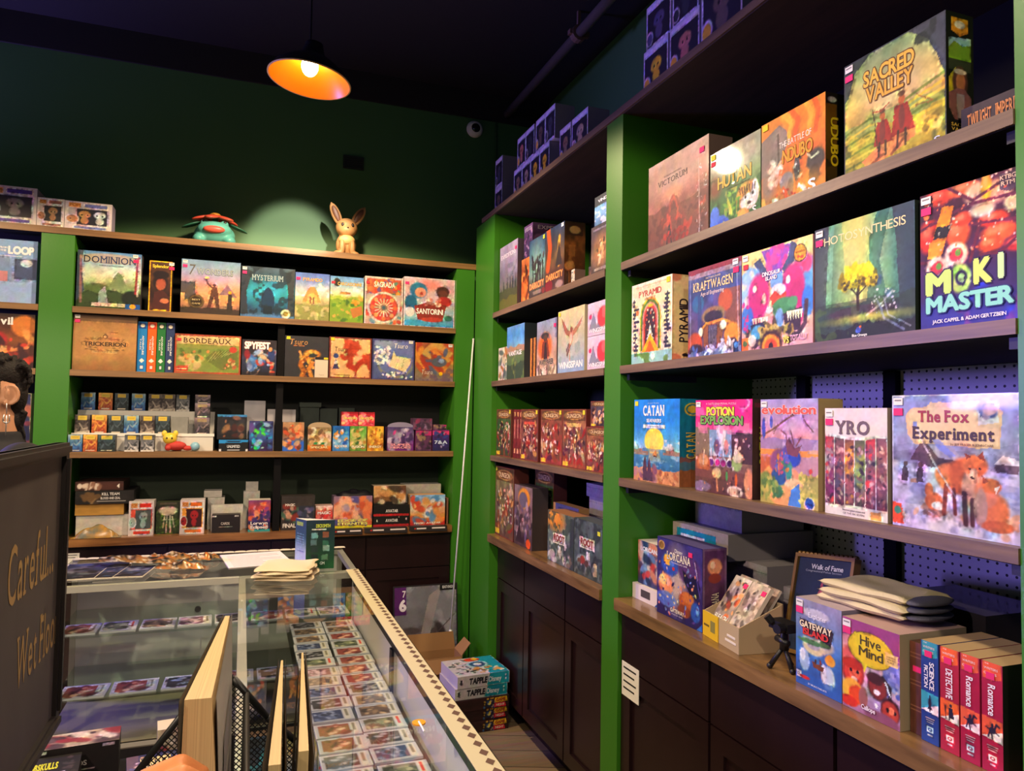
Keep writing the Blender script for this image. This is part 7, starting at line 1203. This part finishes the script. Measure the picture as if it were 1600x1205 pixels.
M['foil'] = mat('printed_foil', attr=True, rough=.28, metal=.25)
foil('crumpled dark foil wrapper pointing left over the leaflets', -1.63, -.99, .30, .09, -22, 4, CT+.016); foil('crumpled copper foil wrapper in the middle of the heap', -1.52, -.93, .16, .11, 5, 8, CT+.012); foil('crumpled gold foil wrapper at the right end of the heap', -1.395, -.93, .12, .10, 12, 12, CT+.004); foil('crumpled foil wrapper nearest the case front', -1.47, -1.08, .18, .07, -16, 15, CT+.002)

# ================================================================== by the corner: poster, rod, boxes on the floor
t = tag(empty('art_poster', (-.27, -.10, 0)), 'large grey mech poster with a purple corner number leaning against the back cabinets', 'poster')
b = MB(); c = Art(.37, .61, .003); A['mech'](c); b.box(-.185, 0, 0, .185, .006, .61, '2c282c'); c.grid(b, (-.185, -.0004, 0), (1, 0, 0), (0, 0, 1), (0, -1, 0), .25); o = b.build('poster_board', M['card'], t); o.rotation_euler = (R(-6), 0, R(1)); o.location = (0, 0, .001)
t = tag(empty('curtain_rod', (-.13, -.22, 0)), 'thin white rod leaning against the green corner post', 'rod'); b = MB(); d0, d1 = Vector((-.035, .108, .0)), Vector((.118, .200, 2.01)); b.cyl(d0+(d1-d0)*.18, d1, .005, n=10); b.build('rod', M['white'], t, True); b = MB(); b.cyl(d0+Vector((0, 0, .008)), d0+(d1-d0)*.18, .009, n=12); b.ball(d1, .007, n=10, m=8); b.build('end_sleeve', M['white'], t, True)
FX, FY = -.248, -.612
fz = .0005
for k, (art_, h, lb, cl) in enumerate((('loveside', .055, 'bottom dark party game box of the floor stack', '2c1c20'), ('loveside', .055, 'second dark party game box up in the floor stack', '2c1c20'), ('loveside', .055, 'third dark party game box up in the floor stack', '2c1c20'), ('tapple', .056, 'lower white and teal game box in the floor stack', 'cfc8ca'), ('tapple', .058, 'topmost white and teal game box of the floor stack', 'd4ced0'))):
    o = gbox('party_game_box', lb, 'game box', 'B1', FX+(0, .004, .002, -.004, .006)[k], FY+(0, .004, -.002, .006, 0)[k], .278, h, .25, art_, col=cl, lside=cl, top='tappletop' if k == 4 else None, group='boxed party games stacked on the floor', px=.0022, yaw=(2, 3, 2, 3, 4)[k]); o.location.z = fz; fz += h+.0006
t = tag(empty('open_carton', (-.27, -.205, 0)), 'open brown cardboard carton behind the floor stack', 'carton')
b = MB(); b.box(-.15, -.075, 0, .15, .075, .005); b.box(-.15, -.075, .005, .15, -.071, .27); b.box(-.15, .071, .005, .15, .075, .27); b.box(-.15, -.071, .005, -.146, .071, .27); b.box(.146, -.071, .005, .15, .071, .27); b.build('body', M['cardboard'], t)
def flap(p): 
    b = MB(); n = (Vector(p[1])-Vector(p[0])).cross(Vector(p[2])-Vector(p[0])).normalized()*.003; b.poly(p); b.poly([tuple(Vector(q)-n) for q in p][::-1]); b.build('flap', M['cardboard'], t)
flap([(-.15, .072, .27), (.15, .072, .27), (.14, .085, .36), (-.14, .085, .36)]); flap([(.148, -.07, .27), (.148, .07, .27), (.20, .06, .33), (.20, -.06, .33)]); flap([(-.148, .07, .27), (-.148, -.07, .27), (-.23, -.06, .31), (-.23, .06, .31)]); flap([(-.145, -.073, .27), (.145, -.073, .27), (.14, -.11, .20), (-.14, -.11, .20)][::-1])
b = MB(); b.box(-.152, -.03, .07, -.1505, .04, .19); b.build('black_print', M['black'], t)

# ================================================================== foreground: sign, comics, low table
sg = tag(empty('floor_sign', (-1.63, -2.66, 0)), 'black-framed chalkboard sign with gold words about a wet floor, at the left edge', 'sign')
M['chalk'] = mat('smudged_chalkboard', '3a302c', .55, noise=('544a44', (5, 5, 3), .25)); M['frameb'] = mat('black_moulded_frame', '15120f', .4, noise=('2a2224', (6, 40, 6), .3)); M['goldp'] = mat('gold_lettering', 'b08a4c', .5)
xx, ya, yb_, za, zb_ = .03, .29, -.29, .925, 1.497     # face at local x, far and near ends
b = MB(); b.box(xx-.02, yb_, za, xx-.008, ya, zb_); b.build('chalkboard', M['chalk'], sg)
b = MB(); fw = .026
for (a0, c0, a1, c1) in ((yb_-.001, za, ya, za+fw), (yb_-.001, zb_-fw, ya, zb_), (ya-fw, za+fw, ya, zb_-fw), (yb_-.001, za+fw, yb_+fw, zb_-fw)):
    b.box(xx-.024, a0, c0, xx, a1, c1); b.box(xx-.0001, a0+.007, c0+.007, xx+.006, a1-.007, c1-.007)
b.build('frame', M['frameb'], sg)
b = MB(); b.box(-.02, -.02, .02, .0, .02, .923); b.box(-.19, -.16, 0, .15, .16, .02); b.build('stand', M['frameb'], sg)
b = MB()
def signtext(s, y0, y1, z0, h):
    v, f, W = text_polys(s, .004, 1); b.mesh([(xx-.0076+p[2]*.00004, y0+(y1-y0)*p[0]/W, z0+p[1]*h) for p in v.tolist()], f, 'b08a4c')
signtext('Careful...', -.075, .228, 1.248, .102); b.build('upper_lettering', M['goldp'], sg); b = MB()
signtext('Wet Floor', -.005, .287, 1.095, .088); b.build('lower_lettering', M['goldp'], sg)
sg.children[0].location = (0, 0, 0)
# wire basket and comics
bk = tag(empty('wire_basket', (-1.2925, -3.31, CT+.0005)), 'black wire mesh file basket standing on the near end of the long glass case', 'basket')
def node_mesh():
    m = bpy.data.materials.new('black_wire_mesh'); m.use_nodes = True; nt = m.node_tree; b = nt.nodes['Principled BSDF']; b.inputs['Base Color'].default_value = (.012, .012, .014, 1); b.inputs['Roughness'].default_value = .4
    tc = nt.nodes.new('ShaderNodeTexCoord'); sx = nt.nodes.new('ShaderNodeSeparateXYZ'); nt.links.new(tc.outputs['Object'], sx.inputs[0])
    def mth(op, a, b_=None):
        n = nt.nodes.new('ShaderNodeMath'); n.operation = op
        for i, k in enumerate((a, b_)):
            if k is None: continue
            if isinstance(k, (int, float)): n.inputs[i].default_value = k
            else: nt.links.new(k, n.inputs[i])
        return n.outputs[0]
    h = mth('ADD', sx.outputs['X'], sx.outputs['Y']); u = mth('ADD', h, sx.outputs['Z']); v = mth('SUBTRACT', h, sx.outputs['Z'])
    g = [mth('GREATER_THAN', mth('ABSOLUTE', mth('SUBTRACT', mth('FRACT', mth('DIVIDE', k, .0075)), .5)), .36) for k in (u, v)]
    nt.links.new(mth('MAXIMUM', g[0], g[1]), b.inputs['Alpha']); return m
M['mesh'] = node_mesh(); bx, by = .1075, .25
def panel(n, p):
    b = MB(); b.poly(p); b.build(n, M['mesh'], bk)
FAR = [(-bx, .11), (-.005, .244), (.0245, .244), (.0685, .187), (bx, .15)]
panel('mesh_panel', [(-bx, by, 0), (bx, by, 0)]+[(x, by, z) for x, z in FAR[::-1]]); panel('mesh_panel', [(-bx, -by, 0), (-bx, by, 0), (-bx, by, .11), (-bx, -by, .08)]); panel('mesh_panel', [(bx, -by, 0), (bx, by, 0), (bx, by, .15), (bx, -by, .10)]); panel('mesh_panel', [(-bx, -by, 0), (bx, -by, 0), (bx, -by, .08), (-bx, -by, .08)]); panel('mesh_divider', [(.0415, -by, 0), (.0415, by, 0), (.0415, by, .222), (.0415, -by, .13)])
b = MB(); b.tube([(-bx, -by, .08)]+[(x, by, z) for x, z in FAR]+[(bx, -by, .10), (-bx, -by, .08)], .0045); b.tube([(-bx, by, .0045), (bx, by, .0045), (bx, -by, .0045), (-bx, -by, .0045), (-bx, by, .0045)], .004); b.tube([(.0415, -by, .0), (.0415, -by, .13), (.0415, by, .222), (.0415, by, 0)], .004); b.tube([(bx, by, 0), (bx, by, .15)], .0045); b.build('wire_frame', M['blackmetal'], bk, True)
M['paper'] = mat('yellowed_page_edges', 'd8bc84', .8, noise=('b8986a', (900, 2, 3), .25)); M['cover'] = mat('pale_grey_comic_cover', attr=True, rough=.4)
def comic(label, x, y, z, th, w, h, lean, curve, cover, rz=0):
    """bundle of pages: thickness along x, width along y, fanned apart at the top"""
    t = tag(empty('comic_book', (x, y, z), R(rz)), label, 'comic', 'comics standing in the wire basket'); nz = 14; vs = []; fs = []
    for j in range(nz+1):
        s = j/nz; cx = lean*s+curve*math.sin(math.pi*s)*.5; k = th*(1-.35*s**3)
        for (a, b_) in ((-k/2, -w/2), (k/2, -w/2), (k*.12, w/2), (-k*.12, w/2)): vs.append((cx+a, b_+.02*s, s*h))   # pinched at the far edge, fanned open at the near one
    for j in range(nz):
        a = j*4
        for i in range(4): fs.append((a+i, a+(i+1) % 4, a+4+(i+1) % 4, a+4+i))
    fs += [(3, 2, 1, 0), tuple(nz*4+i for i in range(4))]
    b = MB(); b.mesh(vs, fs); b.build('pages', M['paper'], t)
    for sgn, cl in ((1, cover), (-1, '8c8478')):
        b = MB(); q2 = []
        for j in range(nz+1):
            s = j/nz; cx = lean*s+curve*math.sin(math.pi*s)*.5; k = th*(1-.35*s**3); e = cx+sgn*(k/2+.0006+.004*s*s); e2 = cx+sgn*(k*.12+.0006+.002*s*s); q2 += [(e, -w/2-.002+.02*s, s*h), (e2, w/2+.002+.02*s, s*h+.002)]
        for j in range(nz):
            a = 2*j; f = [q2[a], q2[a+1], q2[a+3], q2[a+2]]; b.poly(f if sgn > 0 else f[::-1], cl); b.poly([tuple(Vector(p)-Vector((sgn*.0006, 0, 0))) for p in (f[::-1] if sgn > 0 else f)], cl)
        if sgn > 0:
            for j in (3, 6, 9): f_ = lambda i, t: tuple(Vector(q2[2*i]).lerp(Vector(q2[2*i+1]), t)+Vector((.0012, 0, 0))); b.poly([f_(j, .2), f_(j, .75), f_(j+2, .8), f_(j+2, .25)], '9c9490')
        b.build('cover', M['cover'], t)
    return t
comic('thick comic bundle with yellowed pages and a pale cover, left in the wire basket', -1.283, -3.232, CT+.006, .036, .29, .322, -.006, .004, 'd0c8bc', -4)
comic('cream-edged comic, left of the right-hand pair in the basket', -1.2315, -3.41, CT+.006, .014, .245, .322, .003, .004, '8c8478', -4); comic('cream-edged comic, right of the right-hand pair in the basket', -1.2095, -3.40, CT+.006, .012, .245, .325, .003, -.004, '8c8478', -4)
# low black table with little boxes in front of the rear case
lt = tag(empty('side_table', (-1.62, -1.83, 0)), 'low black side table holding small game boxes in front of the rear case', 'table')
b = MB(); b.box(-.26, -.22, .495, .26, .22, .52); b.build('tabletop', M['blackmetal'], lt)
for sx in (-.24, .21):
    for sy in (-.2, .17): b = MB(); b.box(sx, sy, 0, sx+.03, sy+.03, .495); b.build('leg', M['blackmetal'], lt)
A['numb'] = lambda c: c.g('262424', '2c2a2a').t('NUMBSKULLS', .12, .3, .55, .28, 'd8d838', None, .05, 1).r(.2, .7, .6, .78, 'a8a040').r(.72, .75, .8, .82, 'd8d4d0').sc(14, .75, .1, .97, .95, .02, .05, '4c4444 3c3838 6c5c5c', 3)
A['wond'] = lambda c: c.g('34385c', '3c4468', '2c3050').r(0, 0, .2, 1, '8c6c6c', .6).sc(30, .05, .1, .95, .9, .015, .04, 'c8a080 5c6ca0 8c4c4c e0d8d0', 3).t('WANDERERS', .22, .2, .5, .4, 'f0dc98', '5c4424', .04, 1)
A['bnavy'] = lambda c: c.g('24283c', '2a3048').n(.15, 6, 6, 3).r(.3, .3, .7, .4, '8c90b0').r(.05, .04, .95, .1, '4c5478')
A['imp'] = collage('b8a898 a89888 b0a090', '4c3c44 6c5c5c 8c3c44 d8ccc0 3c3034', 4, 20)
def lowbox(label, x, y, z, w, d, h, ft, tp, col, tcol, yaw): 
    o = gbox('small_game_box', label, 'game box', 'B1', x, y, w, h, d, ft, col=col, tcol=tcol, top=tp, group='small boxes on the low table', px=.0025, yaw=yaw); o.location.z = z
lowbox('black box with yellow lettering on the low table', -1.80, -1.89, .5205, .155, .14, .085, 'numb', 'numb', '201e1e', '262424', 6); lowbox('black and grey flat box behind the yellow-lettered one', -1.78, -1.735, .5205, .21, .10, .10, 'blackcard', 'imp', '201e1e', '2c2a2a', 5)
lowbox('navy box with gold lettering on the low table', -1.515, -2.0, .5205, .15, .14, .105, 'bnavy', 'wond', '24283c', '34385c', 8); lowbox('tan box with dark creatures standing on the table behind the navy box', -1.462, -1.84, .5205, .075, .07, .16, 'imp', None, 'a89888', 'd8ccb4', 6)

# ================================================================== figurines on the back shelves (plain toys)
def remesh(o, vox, sub=0, smooth=6):
    m = o.modifiers.new('remesh', 'REMESH'); m.mode = 'VOXEL'; m.voxel_size = vox; m.use_smooth_shade = True
    s = o.modifiers.new('smooth', 'SMOOTH'); s.iterations = smooth; s.factor = .5; return o
M['teal'] = mat('teal_vinyl', '5cb0a8', .4); M['coral'] = mat('coral_vinyl', 'd0503c', .4); M['leafg'] = mat('green_vinyl', '2c6c58', .45); M['tan'] = mat('tan_vinyl', 'b88a58', .5); M['cream'] = mat('cream_vinyl', 'dcb878', .5); M['brown'] = mat('brown_vinyl', '6c4630', .5); M['mouth'] = mat('pink_mouth', 'd86050', .4)
t = tag(empty('toy_frog', (-1.44, .15, 2.4565)), 'teal frog-like vinyl toy with an open red mouth and a coral petal hat', 'toy')
b = MB(); b.ball((0, .01, .067), (.105, .085, .065), n=24, m=16); [b.ball((s*.075, -.03, .03), (.035, .045, .03)) for s in (-1, 1)]; b.ball((0, -.035, .085), (.088, .06, .045), n=24, m=16); [b.ball((s*.05, -.03, .122), (.022, .02, .02)) for s in (-1, 1)]; remesh(b.build('body', M['teal'], t, True), .006)
b = MB(); b.ball((0, -.082, .078), (.055, .022, .020), n=20, m=12); b.build('mouth', M['mouth'], t, True)
b = MB(); [b.ball((s*.052, -.047, .126), (.008, .006, .009), n=10, m=8) for s in (-1, 1)]; b.build('eyes', M['dark'], t, True)
for k in range(6):
    a = k*math.pi/3+.3; b = MB(); b.ball((.062*math.cos(a), .02+.062*math.sin(a), .168-.012), (.062, .036, .011), n=16, m=10, rot=Matrix.Rotation(a, 3, 'Z') @ Matrix.Rotation(.28, 3, 'Y')); b.build('petal', M['coral'], t, True)
b = MB(); b.ball((0, .02, .176), (.03, .03, .016)); b.build('flower_centre', mat('ochre_vinyl', 'd89838', .5), t, True); b = MB(); b.cyl((0, .02, .10), (0, .02, .17), .022, .014); b.build('stalk', M['leafg'], t, True)
for s in (-1, 1): b = MB(); b.ball((s*.115, .03, .118), (.058, .034, .007), n=16, m=8, rot=Matrix.Rotation(s*.38, 3, 'Y')); b.build('leaf', M['leafg'], t, True)
t = tag(empty('toy_rabbit', (-.738, .14, 2.4565)), 'tan long-eared vinyl toy animal sitting on the back shelving top', 'toy')
b = MB(); b.ball((0, .01, .075), (.058, .05, .072), n=22, m=14); b.ball((0, 0, .175), (.062, .056, .056), n=22, m=14); b.ball((0, -.02, .155), (.05, .045, .036), n=18, m=12); [b.ball((s*.045, -.02, .018), (.03, .042, .019)) for s in (-1, 1)]; [b.ball((s*.028, -.045, .055), (.017, .018, .05)) for s in (-1, 1)]; remesh(b.build('body', M['tan'], t, True), .005)
for s, an in ((-1, -.42), (1, .55)):
    rt = Matrix.Rotation(an, 3, 'Y'); c0 = Vector((s*.040, .01, .205)); u = rt @ Vector((0, 0, 1)); b = MB(); b.ball(c0+u*.05, (.027, .013, .068), n=16, m=12, rot=rt); b.ball(c0+u*.098, (.010, .007, .026), n=10, m=8, rot=rt); e = b.build('ear', M['tan'], t, True); b = MB(); b.ball(c0+u*.052+Vector((0, -.009, 0)), (.017, .008, .05), n=14, m=10, rot=rt); b.build('inner_ear', M['brown'], e, True)
b = MB(); b.ball((0, -.03, .098), (.045, .03, .03), n=18, m=12); b.build('chest_patch', M['cream'], t, True)
b = MB(); [b.ball((s*.028, -.049, .182), (.008, .006, .012), n=10, m=8) for s in (-1, 1)]; b.ball((0, -.066, .163), (.005, .004, .004), n=8, m=6); b.build('eyes', M['dark'], t, True)

# ================================================================== the person behind the counter, and the hand at the comics
M['skin'] = mat('warm_skin', 'c8906c', .5); M['skin2'] = mat('orange_skin', 'd8854c', .5); M['hair'] = mat('dark_brown_hair', '17100e', .7, spec=.3, bump=1.0, bscale=140); M['shirt'] = mat('black_shirt', '15141a', .85)  # skin2, for the hand, is a more orange skin tone
PX, PY = -2.085, -1.12
pe = tag(empty('person', (PX, PY, 0), R(38)), 'person in a black shirt with short dark hair and a silver drop earring, facing left', 'person')
b = MB()
def limb(pts):
    for (p0, r0), (p1, r1) in zip(pts, pts[1:]): b.ball(p0, r0, n=14, m=10); b.cyl(p0, p1, r0, r1, 14); b.ball(p1, r1, n=14, m=10)
# head faces -x
HZ = 1.615
b.ball((.0, 0, HZ+.02), (.098, .075, .108), n=26, m=18); b.ball((-.035, 0, HZ-.04), (.066, .060, .078), n=22, m=16); b.ball((-.05, 0, HZ-.085), (.036, .04, .03)); b.ball((-.102, 0, HZ-.012), (.020, .013, .024)); b.ball((-.098, 0, HZ-.022), (.014, .017, .012)); b.ball((-.088, 0, HZ-.058), (.016, .024, .012)); b.ball((-.085, 0, HZ+.025), (.022, .055, .015))
for s in (-1, 1): b.ball((.022, s*.074, HZ-.004), (.016, .010, .026)); b.ball((.010, s*.078, HZ-.03), (.009, .007, .010))
limb([((.025, 0, HZ-.05), .055), ((.035, 0, HZ-.17), .058)])
for s in (-1, 1): limb([((.02, s*.20, 1.36), .05), ((.05, s*.25, 1.09), .042), ((-.12, s*.19, .95), .034), ((-.18, s*.16, .94), .030)]); b.ball((-.22, s*.15, .935), (.05, .04, .018)); [limb([((-.255, s*(.125+.017*k), .935), .0085), ((-.30+.006*abs(k-1.5), s*(.122+.018*k), .925), .008), ((-.325+.008*abs(k-1.5), s*(.121+.018*k), .908), .007)]) for k in range(4)]; limb([((-.215, s*.115, .935), .011), ((-.26, s*.09, .928), .009)])
limb([((.03, 0, 1.40), .07), ((.02, 0, 1.1), .1)]); [limb([((.02, s*.09, .93), .085), ((.01, s*.1, .5), .055), ((.02, s*.1, .09), .042)]) for s in (-1, 1)]
remesh(b.build('body', M['skin'], pe, True), .009, smooth=4)
b = MB()
b.ball((.016, 0, HZ+.066), (.094, .078, .072), n=26, m=18); b.ball((.060, 0, HZ+.0), (.050, .070, .09), n=22, m=16); b.ball((.068, 0, HZ-.09), (.036, .052, .06)); b.ball((-.05, 0, HZ+.10), (.055, .055, .035)); [b.ball((-.014, s*.074, HZ+.015), (.012, .006, .036)) for s in (-1, 1)]
q = random.Random(3)
for k in range(90):
    a, c_ = q.uniform(-1.3, 2.2), q.uniform(-1.25, 1.25); p = Vector((.018+.094*math.sin(a)*math.cos(c_*.6), .078*math.sin(c_), HZ+.055+.084*math.cos(a)*math.cos(c_*.7)))
    if p.z > HZ+.045 or p.x > .06: b.ball(p, (.009, .008, .011), n=8, m=6)
for k in range(18): b.cyl((.062+.03*q.random(), q.uniform(-.055, .055), HZ-.06), (.068+.03*q.random(), q.uniform(-.06, .06), HZ-.15-.04*q.random()), .011, .003, 8)
remesh(b.build('hair', M['hair'], pe, True), .005, smooth=1)
for s in (-1, 1):
    b = MB(); ring = [(.026+.019*math.sin(k*.36-.6)*(1.05 if k < 9 else .8), s*(.082+.010*math.sin(k*.36-.6)), HZ-.004+.031*math.cos(k*.36-.6)) for k in range(13)]
    b.tube(ring, .0058, 8); [b.ball(p, .0060, n=8, m=6) for p in ring]; b.ball((.027, s*.079, HZ-.004), (.021, .0075, .029)); b.ball((.013, s*.080, HZ-.032), (.009, .006, .010)); b.ball((.016, s*.083, HZ+.002), (.006, .005, .014)); remesh(b.build('ear', M['skin'], pe, True), .0032, smooth=2)
b = MB(); [b.ball((-.083, s*.030, HZ+.006), (.012, .014, .010)) for s in (-1, 1)]; e = b.build('eyes', M['white'], pe, True); b = MB(); [b.ball((-.0935, s*.031, HZ+.006), (.003, .006, .006)) for s in (-1, 1)]; b.build('iris', M['dark'], e, True)
b = MB(); ez = HZ-.045; b.tube([(.012, -.088, ez+.01), (.014, -.087, ez-.025)], .0016, 6); b.tube([(.006, -.087, ez-.028), (.004, -.087, ez-.05), (.014, -.087, ez-.058), (.024, -.087, ez-.05), (.022, -.087, ez-.028)], .0022, 6); b.tube([(.014, -.087, ez-.03), (.014, -.087, ez-.10)], .0018, 6); b.build('earring', mat('silver', 'd0ccc8', .25, metal=.8), pe, True)
b = MB(); b.ball((.03, 0, 1.36), (.115, .19, .10), n=24, m=16); [b.ball((.025, s*.185, 1.39), (.075, .075, .064)) for s in (-1, 1)]; b.ball((.02, 0, 1.2), (.115, .165, .2), n=22, m=16); b.ball((.02, 0, 1.02), (.11, .155, .16), n=22, m=16); b.cyl((.033, 0, 1.38), (.03, 0, 1.485), .10, .068, 22)
for s in (-1, 1): limb([((.025, s*.20, 1.36), .064), ((.05, s*.25, 1.12), .056)])
remesh(b.build('shirt', M['shirt'], pe, True), .010, smooth=5)
b = MB(); b.ball((.02, 0, .93), (.125, .175, .12), n=22, m=14); [limb([((.02, s*.09, .9), .1), ((.01, s*.1, .5), .075), ((.02, s*.1, .1), .065)]) for s in (-1, 1)]; remesh(b.build('trousers', mat('black_trousers', '17171c', .85), pe, True), .012)
b = MB(); [b.ball((-.03, s*.1, .04), (.125, .048, .04), n=16, m=10) for s in (-1, 1)]; b.build('shoes', M['dark'], pe, True)

hn = tag(empty('person', (-1.325, -3.425, 1.224)), 'hand at the bottom edge reaching in to flick through the thick comic bundle', 'person')
b = MB(); b.ball((-.035, -.02, .02), (.046, .046, .020), n=18, m=12, rot=Matrix.Rotation(-.25, 3, 'Y'))
def finger(p, n): limb([(p[0], .0105), (p[1], .0095), (p[2], .0085), (p[3], .0072)])
for k in range(4):
    y = .022-.021*k; L = (.92, 1.05, 1., .82)[k]; finger([(-.01, y, .026), (.018*L, y+.004, .034), (.036*L, y+.006, .022), (.042*L, y+.006, .002)], k)
limb([((-.045, .018, .014), .014), ((-.022, .046, .012), .0115), ((.004, .058, .010), .0095)])
limb([((-.050, -.055, .004), .028), ((-.052, -.11, -.04), .029), ((-.075, -.32, -.19), .040)])
remesh(b.build('hand', M['skin2'], hn, True), .0035, smooth=3)
b = MB()
for k in range(4): y = .022-.021*k; L = (.92, 1.05, 1., .82)[k]; b.ball((.047*L, y+.006, .006), (.0035, .006, .007), n=10, m=8)
b.build('nails', mat('fingernail', 'dca890', .3), hn, True)
b = MB(); limb([((-.054, -.14, -.062), .038), ((-.085, -.36, -.215), .050)]); remesh(b.build('sleeve', M['shirt'], hn, True), .006)
